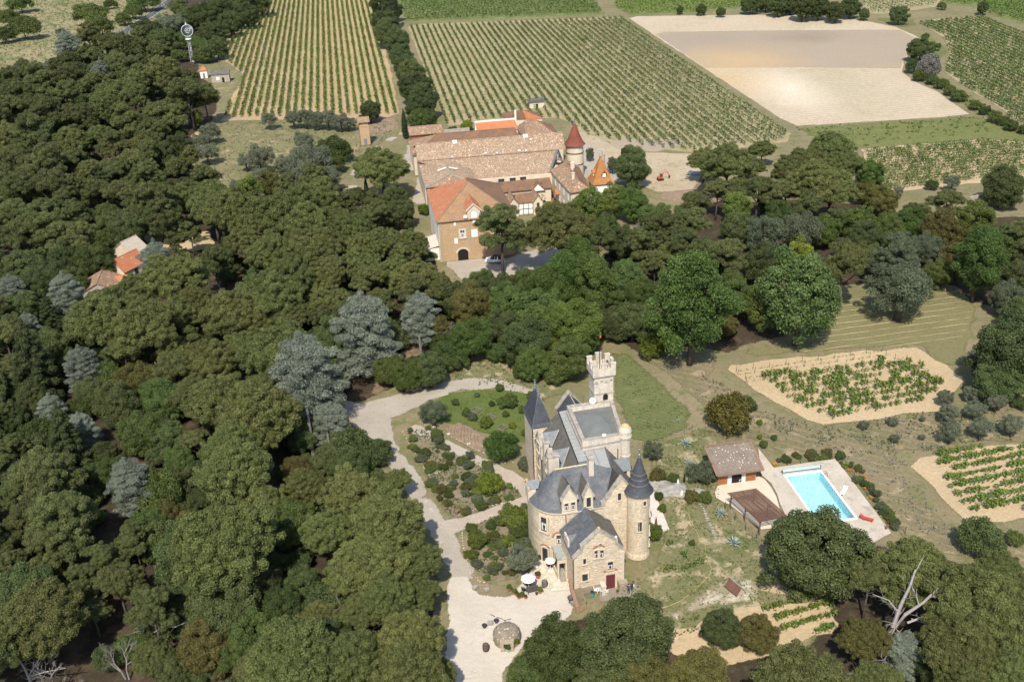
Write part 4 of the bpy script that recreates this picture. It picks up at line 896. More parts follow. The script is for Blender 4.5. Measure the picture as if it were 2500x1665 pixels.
tree_px('Y', 895, 470, 14, 'cypress', 'slim dark cypress at the farm lane left of the winery', 'cypress')
tree_px('D', 1322, 468, 30, 'dark_conifer', 'small pointed conifer in the winery courtyard', 'conifer', squash=0.95)
tree_px('O', 903, 270, 58, 'round_tree', 'round dark tree beside the narrow tile roofed tower', 'tree')
tree_px('U', 925, 392, 132, 'umbrella_pine', 'large lone umbrella pine left of the winery', 'pine', squash=0.95)
tree_px('O', 965, 485, 70, 'round_tree', 'rounded dark tree left of the orange hip roof', 'tree')
tree_px('O', 975, 522, 76, 'round_tree', 'rounded dark tree below another at the winery garden', 'tree')
tree_px('S', 1035, 512, 32, 'shrub', 'bright round shrub at the corner of the orange hipped house', 'shrub')
tree_px('S', 1140, 308, 32, 'shrub', 'bright shrub in the walled yard behind the winery', 'shrub')
tree_px('K', 1105, 318, 24, 'bush', 'small bush by the walled yard behind the winery', 'bush')
tree_px('O', 1545, 410, 98, 'round_tree', 'big round tree right of the orange pointed tower', 'tree', None)
tree_px('O', 1530, 372, 30, 'round_tree', 'small round tree behind the big one at the building yard', 'tree')
tree_px('L', 1495, 402, 26, 'leafy_tree', 'thin grey green tree behind the orange pointed tower', 'tree', None, 'grey', 1.5)
tree_px('L', 1440, 378, 20, 'leafy_tree', 'thin young tree beside the round red roofed tower', 'tree', None, 'grey', 1.4)
tree_px('A', 1222, 550, 135, 'aleppo_pine', 'pine with bare pale trunk before the sandstone house', 'pine', squash=1.1, variant=0)
tree_px('U', 1365, 540, 172, 'umbrella_pine', 'largest dome crowned pine before the winery courtyard', 'pine', variant=1)
grove('1440 500 90;1500 492 72;1400 525 60', 'L', 'bright green plane tree', 'tree', 'plane_tree', 'plane trees at the winery')
for x, y, w, lab in ((1515, 545, 70, 'leafless grey tree right of the dome crowned pine'), (1570, 545, 60, 'second leafless grey tree farther right near the winery'), (1110, 790, 80, 'grey leafless thicket in the wood above the drive'), (130, 1625, 150, 'sprawling dead grey tree at the bottom left corner'), (290, 1590, 130, 'dead grey brushwood beside the bottom left pines')):
 tree_px('X', x, y, w, 'bare_tree', lab, 'bare tree')
MID = ('park broadleaf tree', 'tree', 'park_tree', 'trees between the chateau and the winery')
grove('''1130 738 110;1060 716 80;1150 742 120;1210 716 115;1150 830 110;1325 770 150;1290 832 130;1240 745 110;1400 800 145;1390 872 110;1300 885 90;1530 682 100;1545 782 110;1470 720 100;1060 800 80;1230 800 90;1000 915 90;950 905 80;1050 905 90;1100 860 80;1640 640 100;1480 560 80;1545 500 85;1600 530 85;1660 560 90;1590 590 80;1450 560 70;1520 600 90;1175 704 90;1290 706 100;1600 720 90;1440 770 90;1350 850 80;1605 765 95;1565 725 90;1630 815 60;1585 805 60;1800 735 90;1775 795 60;1500 790 90;1740 650 90''', 'O', *MID, (None, 'K', 'B', None, 'L', 'K', None, 'fern', 'B', 'K', 'brown', 'K'))
grove('1410 640 95;1380 690 110;1440 690 120;1330 720 100', 'B', 'bright green leafy tree', 'tree', 'plane_tree', 'bright leafy trees above the square tower')
grove('1460 600 100;1560 600 100;1600 640 90;1620 560 100;1690 540 100;1660 600 110;1720 620 110;1770 622 110;1250 705 60', 'A', 'olive green park pine', 'pine', 'aleppo_pine', 'pines in the wood below the winery')
grove('1240 980 45;1275 905 50;1110 880 70;1180 790 70;1215 860 60;1080 840 60;1020 890 60;1360 915 60;1270 870 70;1420 840 70', 'K', 'green wood edge bush', 'bush', 'bush', 'bushes behind the chateau')
tree_px('S', 1310, 885, 34, 'shrub', 'yellow green shrub under the dark oaks behind the chateau', 'shrub', None, 'yellow')
tree_px('S', 1590, 848, 74, 'fig_tree', 'bright big leaved fig tree at the top of the lawn', 'tree')
tree_px('B', 1690, 735, 205, 'plane_tree', 'tallest bright green plane tree above the lawn', 'tree', None, None, 1.05)
tree_px('O', 1860, 640, 105, 'holm_oak', 'dark dense tree beside the blue grey shed roof', 'tree')
tree_px('L', 1950, 735, 205, 'acacia_tree', 'broad feathery green tree over the hay field', 'tree', None, 'fern', 0.95)
tree_px('L', 1860, 750, 95, 'acacia_tree', 'yellowish feathery tree left of the broad one by the hay field', 'tree', None, 'L', 1.15)
tree_px('L', 1945, 640, 90, 'acacia_tree', 'golden green tree top beside the blue grey shed roof', 'tree', None, 'S', 1.0)
tree_px('A', 2062, 640, 135, 'aleppo_pine', 'tall pine with straight trunk at the hay field edge', 'pine', None, None, 1.1)
tree_px('V', 2200, 705, 175, 'grey_tree', 'wide grey leaved tree bowed over the hay field', 'tree', None, 'grey', 0.9)
tree_px('A', 2195, 615, 125, 'grey_tree', 'tall grey leaved tree behind the bowed one', 'tree', None, 'grey')
tree_px('B', 2390, 640, 130, 'plane_tree', 'tall bright green tree at the right end of the hay field', 'tree')
tree_px('O', 2325, 640, 80, 'holm_oak', 'brownish tree left of the tall bright green one', 'tree', None, 'brown')
tree_px('O', 2480, 850, 215, 'holm_oak', 'huge dark oak at the right edge above the olives', 'tree')
tree_px('O', 2440, 930, 120, 'holm_oak', 'dark oak crown below the huge oak at the right edge', 'tree')
tree_px('V', 1865, 575, 110, 'grey_tree', 'grey leaved tree in the middle of the right wood', 'tree', None, 'grey', 1.2)
tree_px('V', 1955, 565, 110, 'grey_tree', 'grey green tree left of the tall straight pine', 'tree', None, 'grey', 1.2)
RW = ('right wood tree', 'tree', 'holm_oak', 'trees of the right wood')
grove('2110 580 90;2170 560 90;2230 550 90;2300 570 110;2260 610 80;2430 600 110;2480 600 100;2500 680 100;1800 560 90;1910 530 90;2010 560 90;2150 492 80;2460 730 90;1780 700 80;2050 540 80;2130 640 80;2510 770 120;2290 670 70', 'O', *RW, (None, 'K', 'B', None, 'grey', 'K', None, 'brown'))
grove('2380 548 110;2100 545 85;1800 510 70;1880 500 60', 'L', 'lighter green right wood tree', 'tree', 'leafy_tree', 'lighter trees of the right wood')
grove('1775 388 125;1720 380 80;2030 352 112;1970 385 100;1990 430 150;2035 455 120;1930 410 90;2060 400 100;1862 358 60;1840 400 60', 'U', 'tall dark pine', 'pine', 'umbrella_pine', 'pines right of the building yard')
grove('1700 500 90;1750 470 80;1850 455 100;1920 470 100;2310 492 90;2240 520 80;1980 500 90;1800 450 70;2490 575 100;2400 585 80', 'A', 'dark pine', 'pine', 'aleppo_pine', 'pines at the upper edge of the right wood')
tree_px('O', 2125, 428, 72, 'holm_oak', 'bright dark green tree beside the bushy vineyard', 'tree', None, 'B')
tree_px('O', 2110, 468, 60, 'holm_oak', 'brownish tree below the bushy vineyard edge', 'tree', None, 'brown')
tree_px('O', 2450, 455, 105, 'holm_oak', 'dark tree above the curved stone wall', 'tree')
tree_px('K', 2275, 452, 32, 'bush', 'small round tree at the near side of the bushy vineyard', 'bush')
tree_px('V', 2325, 445, 44, 'olive_tree', 'small grey tree on the white track', 'olive tree')
tree_px('V', 2195, 465, 28, 'olive_tree', 'tiny grey tree left on the white track', 'olive tree')
grove('1832 12 45;1870 8 42;1900 15 50;1930 10 50;1960 17 66;2000 18 60;2075 17 55;2110 36 28;1660 25 20;1712 25 26;1760 30 24;2040 30 50', 'O', 'dark far hedge tree', 'tree', 'holm_oak', 'hedge beyond the bare field')
tree_px('O', 2195, 37, 46, 'round_tree', 'round tree at the corner of the striped far field', 'tree')
tree_px('O', 2400, 20, 32, 'round_tree', 'round bush at the far right track', 'tree')
tree_px('K', 2300, 16, 22, 'bush', 'small bush between the far right fields', 'bush')
tree_px('O', 2248, 120, 62, 'round_tree', 'spreading dark tree at the right side of the bare pale field', 'tree')
grove('2232 165 40;2245 185 36;2300 206 32;2340 235 36;2382 257 32;2430 286 36;2470 306 36;2500 316 30;2275 195 30;2320 222 30;2405 270 30;2450 296 30;2530 330 40;2260 90 22;2285 115 24', 'K', 'green hedge bush beside right vineyard', 'bush', 'bush', 'hedge between bare field and right vineyard')
tree_px('K', 2268, 165, 62, 'bare_shrub', 'bare grey twiggy shrub beside the bare pale field', 'shrub', None, 'dry', 1.2)
OL = [(2372, 960, 48, 'olive tree nearest the huge oak, small'), (2408, 937, 50, 'olive tree right under the huge oak'), (2310, 970, 50, 'upper left olive tree in the grove'), (2316, 1008, 60, 'olive tree below the upper left one in the grove'), (2383, 998, 60, 'olive tree in the middle of the grove'), (2433, 980, 54, 'olive tree at the right of the middle one'), (2320, 1053, 64, 'lowest left olive tree of the grove'), (2397, 1043, 64, 'lowest middle olive tree of the grove'), (2473, 1037, 62, 'lowest right olive tree of the grove'), (2108, 1037, 27, 'left of the small young olives below the vine plot'), (2181, 1028, 28, 'right of the small young olives below the vine plot'), (2184, 1070, 26, 'small young olive in the green patch'), (2251, 1066, 18, 'tiny young olive left of the grove'), (2252, 1022, 16, 'tiniest young olive at the vine plot corner')]
for x, y, w, lab in OL: tree_px('V', x, y, w, 'olive_tree', lab, 'olive tree', 'olive grove right of the pool', variant=0 if w > 40 else 1)
tree_px('K', 2495, 985, 42, 'bush', 'dark bush at the right frame edge by the olives', 'bush')
tree_px('S', 1783, 1015, 105, 'thuja', 'rusty green thuja behind the pool house', 'shrub', None, 'thuja', 1.2)
tree_px('S', 1822, 988, 48, 'shrub', 'dark green shrub touching the rusty thuja', 'shrub', None, 'O', 1.2)
for x, y, w, lab, mt in ((1855, 1032, 15, 'tiny yellow green shrub, farthest of three behind the pool house', 'S'), (1855, 1066, 14, 'tiny yellow green shrub next to the pool house roof', 'S'), (1890, 1069, 16, 'tiny green shrub right of the pool house roof', 'K'), (1865, 1084, 22, 'round green shrub at the pool house corner', 'K'), (2052, 1112, 25, 'dark green bush at the far right pool corner', 'K'), (2402, 1315, 112, 'dense dark green domed bush right of the pool field', 'O'), (2478, 1315, 45, 'smaller bush right of the dense domed bush', 'K'),
                         (1608, 1212, 23, 'round clipped shrub by the white terrace, darker one', 'K'), (1617, 1241, 22, 'round clipped shrub by the white terrace, yellower one', 'S'), (1578, 1472, 38, 'bright low round bush right of the standing couple', 'S'), (1608, 1476, 18, 'small grey bush beside the bright low round bush', 'grey'), (1645, 1168, 28, 'green shrub on the rocks above the garden slope', 'K'), (1688, 1212, 36, 'reddish green shrub on the garden slope', 'brown'), (1722, 1215, 34, 'green shrub left of the pool terrace wall', 'K'), (1715, 1155, 62, 'loose greyish thicket at the left of the pool house', 'grey'),
                         (1597, 1300, 46, 'leafy bush at the near corner of the white terrace', 'vine'), (1605, 1160, 40, 'brownish shrub behind the slate cone turret', 'brown'), (1690, 1325, 16, 'tiny green shrub beside the yellow hose', 'K')):
 tree_px('S' if w < 60 else 'K', x, y, w, 'shrub', lab, 'shrub', None, mt, 1.15)
tree_px('V', 1593, 1100, 52, 'grey_bush', 'rounded grey green bush behind the slate cone turret', 'bush', None, 'grey')
tree_px('V', 1056, 1005, 72, 'grey_bush', 'rounded grey bush where garden lawn and drive meet', 'bush', None, 'grey')
tree_px('K', 1225, 1092, 82, 'fig_tree', 'big round fig bush at the garden path bend', 'tree', None, 'B', 1.15)
tree_px('K', 1283, 1132, 38, 'oleander', 'oleander with pale flowers by the chateau wall', 'shrub', None, 'grey', 1.3)
tree_px('S', 1194, 1182, 62, 'shrub', 'largest round bright yellow green shrub in the upper bed', 'shrub', None, 'S', 1.15, variant=0)
tree_px('V', 1277, 1365, 84, 'olive_tree', 'rounded olive tree next to the apse of the chateau', 'olive tree', variant=0)
for x, y, w, lab, mt in ((1255, 1263, 76, 'broad light green shrub in front of the round apse', 'L'), (1165, 1316, 52, 'green shrub at the drive side of the lower bed', 'L'), (1150, 1288, 28, 'small green shrub at the upper left of the lower bed', 'K'), (1228, 1325, 36, 'yellow green round shrub in the lower bed', 'S'), (1198, 1282, 28, 'small round green shrub at the lower path', 'K'), (1208, 1306, 27, 'dark shrub in the middle of the lower bed', 'K'), (1272, 1298, 45, 'dark green shrub left of the apse', 'K'), (1250, 1312, 22, 'little pale green shrub in the lower bed', 'L'),
                         (1186, 1031, 36, 'bright green small tree by the raised beds', 'L'), (1250, 1038, 20, 'small yellow bush on the garden lawn', 'yellow'), (1220, 946, 22, 'young palm like tree at the top of the garden lawn', 'K'), (1250, 974, 20, 'young fruit tree near the slate pavilion', 'K'), (1200, 986, 16, 'young fruit tree in the middle of the lawn', 'K'), (1234, 1011, 18, 'young fruit tree before the yellow bush', 'K'), (1111, 982, 20, 'young fruit tree at the left of the lawn', 'K'), (1139, 1008, 24, 'low plant beside the raised bed', 'K'), (1165, 964, 14, 'tiny pale plant on the garden lawn', 'grey'), (1155, 1018, 24, 'pale artichoke like plant by the raised bed', 'grey'), (1275, 1000, 22, 'small shrub at the right of the garden lawn', 'K'),
                         (1285, 1055, 26, 'shrub at the corner of the slate pavilion wall', 'K'), (1300, 965, 26, 'vine like shrub left of the slate pavilion', 'L')):
 tree_px('K' if w > 26 else 'S', x, y, w, 'shrub', lab, 'shrub', None, mt, 1.1)
def to_px(p, h):
 v = np.array((*p[:2], h)) - CC; z = v @ CF; return 1250 + FPX * (v @ CR) / z, 832.5 - FPX * (v @ CU) / z
BEDM = [(1194, 1182, 'largest round bright shrub'), (1255, 1263, 'broad light green shrub'), (1277, 1365, 'apse olive tree'), (1165, 1316, 'drive side shrub'), (1115, 1254, 'clay jar'), (1000, 1052, 'far tip of the bed'), (1225, 1092, 'fig bush'), (1095, 1150, 'upper stone line'), (1174, 1437, 'stone trough'), (1040, 1150, 'drive kerb'), (1060, 1085, 'garden path'), (1228, 1325, 'yellow round shrub'), (1285, 1215, 'chateau apse')]
rg = np.random.default_rng(21)
for poly, n in (([(985, 1048), (1040, 1042), (1100, 1092), (1190, 1138), (1265, 1188), (1275, 1212), (1150, 1255), (1092, 1262), (1050, 1190), (1010, 1110)], 85), ([(1135, 1292), (1200, 1260), (1285, 1246), (1300, 1300), (1300, 1360), (1250, 1415), (1190, 1425), (1152, 1390)], 60)):
 pp = scatter_in(wpoly(poly), n, rg); kk = rg.integers(0, 6, n); cols = ('green', 'silver grey', 'green', 'brownish', 'yellow green', 'silver grey'); lab = [''] * n
 for c in set(cols):
  ii = [i for i in range(n) if cols[kk[i]] == c]
  for i, w in zip(ii, place_words([to_px(pp[i], .3) for i in ii], BEDM)): lab[i] = 'low %s bed plant %s' % (c, w)
 for i in range(n):
  tree_at('KSV'[i % 3], pp[i][0], pp[i][1], rg.uniform(0.6, 2.1), 'bed_plant', lab[i], 'plant', 'low plants of the terraced flower beds', ['K', 'grey', 'K', 'brown', 'L', 'grey'][kk[i]], rg, rg.uniform(0.4, 1.0))
tree_px('O', 1995, 1356, 246, 'holm_oak', 'huge round dark oak covering the near end of the pool', 'tree', None, None, 0.85, variant=0)
tree_px('O', 1525, 1562, 235, 'holm_oak', 'big dark oak in front of the standing couple', 'tree', None, None, 0.85, variant=1)
tree_px('O', 1350, 1590, 175, 'evergreen_oak', 'lighter green oak right of the domed stone hut', 'tree', None, 'K', 1.0, variant=2)
tree_px('O', 1290, 1655, 120, 'evergreen_oak', 'low green oak at the bottom edge below the domed hut', 'tree', None, 'K', 0.9)
tree_px('O', 1570, 1655, 150, 'evergreen_oak', 'brownish oak at the bottom edge right of the big dark oak', 'tree', None, 'brown', 0.85)
tree_px('O', 1455, 1670, 130, 'evergreen_oak', 'dark oak crown at the bottom edge below the big dark oak', 'tree', None, None, 0.85)
tree_px('O', 1765, 1535, 105, 'holm_oak', 'dark oak left of the short vine rows', 'tree', None, None, 0.9)
tree_px('O', 1850, 1548, 105, 'holm_oak', 'brownish green oak touching the short vine rows', 'tree', None, 'brown', 0.9)
tree_px('O', 1705, 1652, 165, 'holm_oak', 'wide brownish oak at the bottom between two dark crowns', 'tree', None, 'brown', 0.85)
tree_px('U', 1965, 1655, 245, 'umbrella_pine', 'wide domed pine at the bottom edge below the short vine rows', 'pine', None, None, 0.9)
tree_px('U', 2112, 1548, 125, 'umbrella_pine', 'golden green round pine in front of the dead forked trunks', 'pine', None, 'brown', 1.0)
tree_px('U', 2230, 1375, 205, 'umbrella_pine', 'spreading pine crown above the dead forked trunks', 'pine', None, None, 1.0, variant=2)
tree_px('A', 2120, 1420, 130, 'aleppo_pine', 'dark pine between the huge oak and the spreading pine', 'pine')
grove('2385 1455 235;2345 1560 200;2470 1530 180;2300 1420 110;2440 1400 130;2480 1640 170;2150 1650 110;2090 1665 80;2360 1650 150;2500 1440 120', 'U', 'olive green pine', 'pine', 'umbrella_pine', 'pines of the bottom right corner')
grove('2275 1620 110', 'O', 'dark undergrowth oak', 'tree', 'holm_oak', 'undergrowth oaks at bottom right')
rg = np.random.default_rng(77); cnt = 0
grove('438 108 40;448 92 40;484 112 44;492 92 44;436 138 40;490 140 40;500 112 36;470 104 30', 'K', 'green bush', 'bush', 'bush', 'bushes around the windpump foot')
PA = np.array(PLACED)
wood = wpoly([(-60, 200), (110, 200), (330, 110), (470, 90), (480, 250), (430, 380), (520, 480), (850, 470), (1060, 640), (1100, 860), (1000, 910), (860, 950), (900, 1090), (1060, 1440), (1040, 1700), (-150, 1760)])
clear = [wpoly(p) for p in ([(430, 550), (540, 550), (540, 680), (430, 640)], [(190, 590), (450, 560), (450, 800), (190, 800)], [(440, 680), (530, 680), (530, 810), (440, 800)], [(1070, 590), (1260, 590), (1260, 660), (1070, 660)], [(380, 200), (440, 200), (440, 245), (380, 245)], [(430, 95), (520, 95), (520, 230), (430, 230)])]
def under(polyw, n, dmin):
 global cnt
 for p in scatter_in(polyw, n, rg):
  if any(inside([p], c)[0] for c in clear): continue
  if len(PA) and (np.linalg.norm(PA[:, :2] - p, axis=1) < PA[:, 2] * dmin).any(): continue
  if cnt > 285: break
  tree_at('K', p[0], p[1], rg.uniform(3, 7), 'scrub', 'low dark scrub growing under the pines of the left wood', 'scrub', 'scrub under the left wood', 'O' if rg.uniform() < 0.7 else None, rg, rg.uniform(0.8, 1.4)); cnt += 1
under(wood, 700, 0.26)
PB = [tuple(q) for q in PLACED]; new = []
for p in scatter_in(wood, 2500, rg):
 if any(inside([p], c)[0] for c in clear) or len(new) >= 165: continue
 D = rg.uniform(5.5, 9)
 if all((p[0] - a) ** 2 + (p[1] - b) ** 2 > (0.33 * (d + D)) ** 2 for a, b, d in PB): PB.append((p[0], p[1], D)); new.append((p, D))
for (p, D), w in zip(new, place_words([to_px(q, 4) for q, _ in new])): tree_at('OA'[int(D * 97) % 2], p[0], p[1], D, 'evergreen_tree', 'mid sized dark evergreen ' + w, 'tree', 'evergreens closing the left wood', None, rg, 1.15)

n_ = 0
for p in scatter_in(wood, 4000, rg):
 D = rg.uniform(3, 5)
 if n_ >= 240 or any(inside([p], c)[0] for c in clear): continue
 if all((p[0] - a) ** 2 + (p[1] - b) ** 2 > (0.3 * (d + D)) ** 2 for a, b, d in PB): PB.append((p[0], p[1], D)); n_ += 1; tree_at('OK'[n_ % 2], p[0], p[1], D, 'undergrowth_bush', 'evergreen bush filling a gap in the left wood', 'bush', 'gap filling bushes of the left wood', (None, 'K', 'O', 'A')[n_ % 4], rg, rg.uniform(.8, 1.2))

# ------------------------------------------------------------------ building materials
M_rubble = stone_mat('rubble_limestone', (0.54, 0.45, 0.32), (0.42, 0.335, 0.225), (0.53, 0.455, 0.35), 0.44, (0.24, 0.2, 0.15), 0.25)
M_dressed = plain('dressed_limestone', (0.55, 0.475, 0.37), (0.45, 0.38, 0.285), 1.5, 0.9, bump=0.2)
M_ashlar = ashlar_mat('weathered_ashlar', (0.56, 0.505, 0.42), (0.48, 0.425, 0.345))
M_coping = plain('lichened_coping', (0.40, 0.36, 0.30), (0.21, 0.19, 0.165), 1.6, 0.95, bump=0.4)
M_slate = slate_mat('blue_slate', (0.066, 0.072, 0.084), (0.098, 0.104, 0.114), stain=(0.2, 0.2, 0.19), stain_amt=0.45)
M_slate_old = slate_mat('weathered_slate', (0.088, 0.084, 0.076), (0.12, 0.112, 0.096), stain=(0.2, 0.17, 0.12), stain_amt=0.45)
M_slate_dark = slate_mat('pavilion_slate', (0.04, 0.045, 0.056), (0.06, 0.067, 0.08), stain=(0.2, 0.17, 0.13), stain_amt=0.12)
M_zinc = plain('zinc_sheet', (0.33, 0.325, 0.305), (0.27, 0.27, 0.255), 0.8, 0.6, 0.0, 0.3)
M_zinc_dark = plain('grey_roof_sheet', (0.15, 0.155, 0.145), (0.12, 0.125, 0.115), 0.8, 0.7, 0.0, 0.3)
M_lead = plain('blue_lead', (0.105, 0.118, 0.128), (0.16, 0.172, 0.182), 2.0, 0.5, 0.3, 0.4)
M_glass = plain('window_glass', (0.025, 0.03, 0.035), (0.05, 0.055, 0.06), 3, 0.12, 0, 0.6)
M_curtain = plain('white_curtain', (0.62, 0.6, 0.56), rough=0.9)
M_frame = plain('dark_red_frame', (0.085, 0.035, 0.03), rough=0.6)
M_brick = plain('red_brick_arch', (0.36, 0.165, 0.095), (0.27, 0.12, 0.07), 6, 0.9)
M_dark = plain('dark_opening', (0.012, 0.011, 0.01), rough=0.9)
M_reddoor = plain('dark_red_door', (0.14, 0.03, 0.035), (0.10, 0.025, 0.03), 3, 0.6)
M_iron = plain('dark_iron', (0.04, 0.04, 0.042), rough=0.5, metal=0.4)
M_white = plain('white_paint', (0.78, 0.77, 0.74), (0.7, 0.69, 0.66), 4, 0.6)
M_metal = plain('galvanised_metal', (0.55, 0.57, 0.58), (0.42, 0.44, 0.46), 3, 0.4, 0.5, 0.5)
M_rust = plain('rusty_pipe', (0.20, 0.085, 0.05), rough=0.7)

# ------------------------------------------------------------------ windows
def basis(nrm):
 n = np.array((*nrm[:2], 0.0)); n /= np.linalg.norm(n); r = np.array((-n[1], n[0], 0.0)); return r, n     # to the right as seen from outside
def window(parent, c, nrm, w, h, surround=0.16, frame=M_frame, cross=True, curtain=True, mat_s=None, arched=False, name='window'):
 """c: centre of the opening on the wall face; the window stands 3-6 cm proud inside its stone surround"""
 c = np.array(c, float); r, n = basis(nrm); z = np.array((0, 0, 1.0))
 if surround:
  m = MB()
  for s in (-1, 1): m.obox(c + s * r * (w / 2 + surround / 2) + n * 0.03, r * surround / 2, n * 0.08, z * (h / 2 + surround))
  m.obox(c + z * (h / 2 + surround / 2) + n * 0.03, r * w / 2, n * 0.08, z * surround / 2)
  m.obox(c - z * (h / 2 + surround / 2) + n * 0.06, r * (w / 2 + surround * 1.2), n * 0.13, z * surround * 0.45)
  m.build('surround', mat_s or M_dressed, parent)
 m = MB(); t = 0.055
 for s in (-1, 1): m.obox(c + s * r * (w / 2 - t / 2) + n * 0.02, r * t / 2, n * 0.04, z * h / 2); m.obox(c + s * z * (h / 2 - t / 2) + n * 0.02, r * (w / 2 - t), n * 0.035, z * t / 2)
 m.obox(c + n * 0.022, r * t / 2, n * 0.036, z * (h / 2 - t))
 if cross: m.obox(c + z * h * 0.16 + n * 0.021, r * (w / 2 - t), n * 0.03, z * t / 2)
 o = m.build(name, frame, parent)
 m = MB(); m.obox(c + n * 0.0, r * (w / 2 - t), n * 0.02, z * (h / 2 - t)); m.build('pane', M_glass, o)
 if curtain:
  m = MB()
  for s in (-1, 1):
   m.raw([c + s * r * (w * 0.42) + z * h * 0.08 + n * .025, c + s * r * w * 0.06 + z * h * 0.08 + n * .025, c + s * r * w * 0.06 - z * h * 0.02 + n * .025, c + s * r * w * 0.25 - z * h * 0.16 + n * .025, c + s * r * w * 0.12 - z * h * 0.42 + n * .025, c + s * r * w * 0.42 - z * h * 0.42 + n * .025], [(0, 1, 2, 3, 4, 5) if s > 0 else (5, 4, 3, 2, 1, 0)])
  m.build('curtain', M_curtain, o)
 return o
def brick_arch(parent, c, nrm, rad, a0=30, a1=150, thick=0.16):
 c = np.array(c, float); r, n = basis(nrm); z = np.array((0, 0, 1.0)); m = MB(); k = 9
 P = [c + rad * (math.cos(math.radians(a0 + (a1 - a0) * i / k)) * r + math.sin(math.radians(a0 + (a1 - a0) * i / k)) * z) for i in range(k + 1)]
 for a, b in zip(P, P[1:]):
  d = b - a; L = np.linalg.norm(d); d /= L; u = np.cross(d, n); m.obox((a + b) / 2 + n * 0.04, d * L * 0.46, n * 0.07, u * thick / 2)
 m.build('brick_arch', M_brick, parent)

# ------------------------------------------------------------------ the chateau (own axes: x along the front, y to the back)
TH = math.radians(12); OX, OY = 8.551, 108.657
CH = thing('chateau', 'pale stone chateau with slate roofs, round turret and battlemented square tower', 'chateau', (OX, OY, 0), TH)
def loc(px, py, h):
 P = at(px, py, h); x, y = P[0] - OX, P[1] - OY
 return np.array((x * math.cos(TH) + y * math.sin(TH), -x * math.sin(TH) + y * math.cos(TH), h))
def wall_pt(px, py, y0):
 """where the line of sight meets the wall plane y = y0"""
 a, b = loc(px, py, 0.0), loc(px, py, 20.0); t = (y0 - a[1]) / (b[1] - a[1]); return a + (b - a) * t
Z4 = lambda x, y: (1270 + x / 4.357, 1080 + y / 4.357)
EV = 8.8
arc = [(-1.8 - 3.9 * math.sin(a), 6.5 - 3.9 * math.cos(a)) for a in np.linspace(0, math.pi / 2, 12)]
body = arc + [(-5.7, 8.9), (-1.4, 8.9), (-1.4, 21.2), (3.2, 21.2), (3.2, 25.3), (6.9, 25.3), (8.6, 23.0), (10.35, 20.5), (8.9, 10.9), (8.55, 2.9), (3.4, 2.9), (3.4, 2.6)]
m = MB(); m.prism(body, -0.1, EV); m.build('main_wall', M_rubble, CH)
m = MB()   # eave cornice of the front and apse
pts = [(3.3, 2.6)] + arc + [(-5.7, 8.8)]
cx0 = (-1.8, 6.5)
for a, b in zip(pts, pts[1:]):
 a = np.array((*a, EV - 0.12)); b = np.array((*b, EV - 0.12)); d = b - a; L = np.linalg.norm(d); d /= L; nn = np.array((d[1], -d[0], 0));
 if np.dot(nn[:2], (a[:2] + b[:2]) / 2 - np.array((-1, 7))) < 0: nn = -nn
 m.obox((a + b) / 2 + nn * 0.08, d * L * 0.52, nn * 0.14, np.array((0, 0, 0.1)))
m.build('cornice', M_dressed, CH)
RL, RR = np.array((-2.3, 6.5, 13.1)), np.array((2.95, 6.5, 13.1))
m = MB()
ring = [np.array((-1.8 - 4.12 * math.sin(a), 6.5 - 4.12 * math.cos(a), EV - 0.02)) for a in np.linspace(0, math.pi / 2, 16)]
ring += [np.array((-5.92, 7.7, EV - 0.02)), np.array((-5.92, 9.0, EV - 0.02)), np.array((-3.5, 9.6, EV + 0.4)), np.array((-1.4, 9.6, EV + 1.0))]
mid = [p * 0.68 + RL * 0.32 + np.array((0, 0, -0.28)) for p in ring]
for i in range(len(ring) - 1):
 m.face([ring[i + 1], ring[i], mid[i], mid[i + 1]]); m.face([mid[i + 1], mid[i], RL])
fr = np.array((3.45, 2.38, EV - 0.02)); fm = fr * 0.68 + RR * 0.32 + np.array((0.1, 0, -0.28)); vt = np.array((5.5, 5.75, 12.25))
m.face([ring[0], fr, fm, mid[0]]); m.face([mid[0], fm, RR, RL]); m.face([fr, vt, RR, fm])
m.face([RL, RR, (3.2, 9.4, 10.6), (-1.4, 9.6, EV + 1.0)])
m.build('front_roof', M_slate, CH, smooth=False)
m = MB(); m.tube([RL + (0, 0, .04), RR + (0, 0, .04)], 0.11, 6); m.build('ridge', plain('lichen_ridge', (0.42, 0.33, 0.2), (0.5, 0.42, 0.3), 3), CH)
m = MB(); gx = [(3.4, 0), (8.3, 0), (8.3, 9.2), (5.85, 12.75), (3.4, 9.2)]
m.raw([(x, 2.55, z) for x, z in gx] + [(x, 3.0, z) for x, z in gx], [(0, 1, 2, 3, 4), (9, 8, 7, 6, 5)] + [(i, 5 + i, 5 + (i + 1) % 5, (i + 1) % 5) for i in range(5)]); m.build('gable_wall', M_rubble, CH)
m = MB()
for a, b in (((3.2, 9.0), (5.85, 12.85)), ((5.85, 12.85), (8.4, 9.2))):
 a = np.array((a[0], 2.76, a[1])); b = np.array((b[0], 2.76, b[1])); d = b - a; L = np.linalg.norm(d); d /= L; m.obox((a + b) / 2 + np.array((0, 0, .1)), d * L / 2, (0, 0.34, 0), np.cross(d, (0, 1, 0)) * 0.1)
m.rbox((3.3, 2.75, 9.15), 0.6, 0.7, 0.55); m.build('gable_coping', M_coping, CH)
m = MB(); m.face([(3.4, 2.95, 9.0), (5.85, 2.95, 12.45), (5.55, 5.8, 12.42), (5.5, 5.75, 12.25)][:3]); m.face([(5.85, 2.95, 12.45), (8.7, 2.95, 8.9), (8.95, 10.85, 8.9), (6.2, 10.85, 12.4), (5.55, 5.7, 12.42)])
m.face([(3.4, 2.95, 9.0), (5.85, 2.95, 12.45), (5.55, 5.8, 12.42)]); m.build('side_roof', M_slate_old, CH)
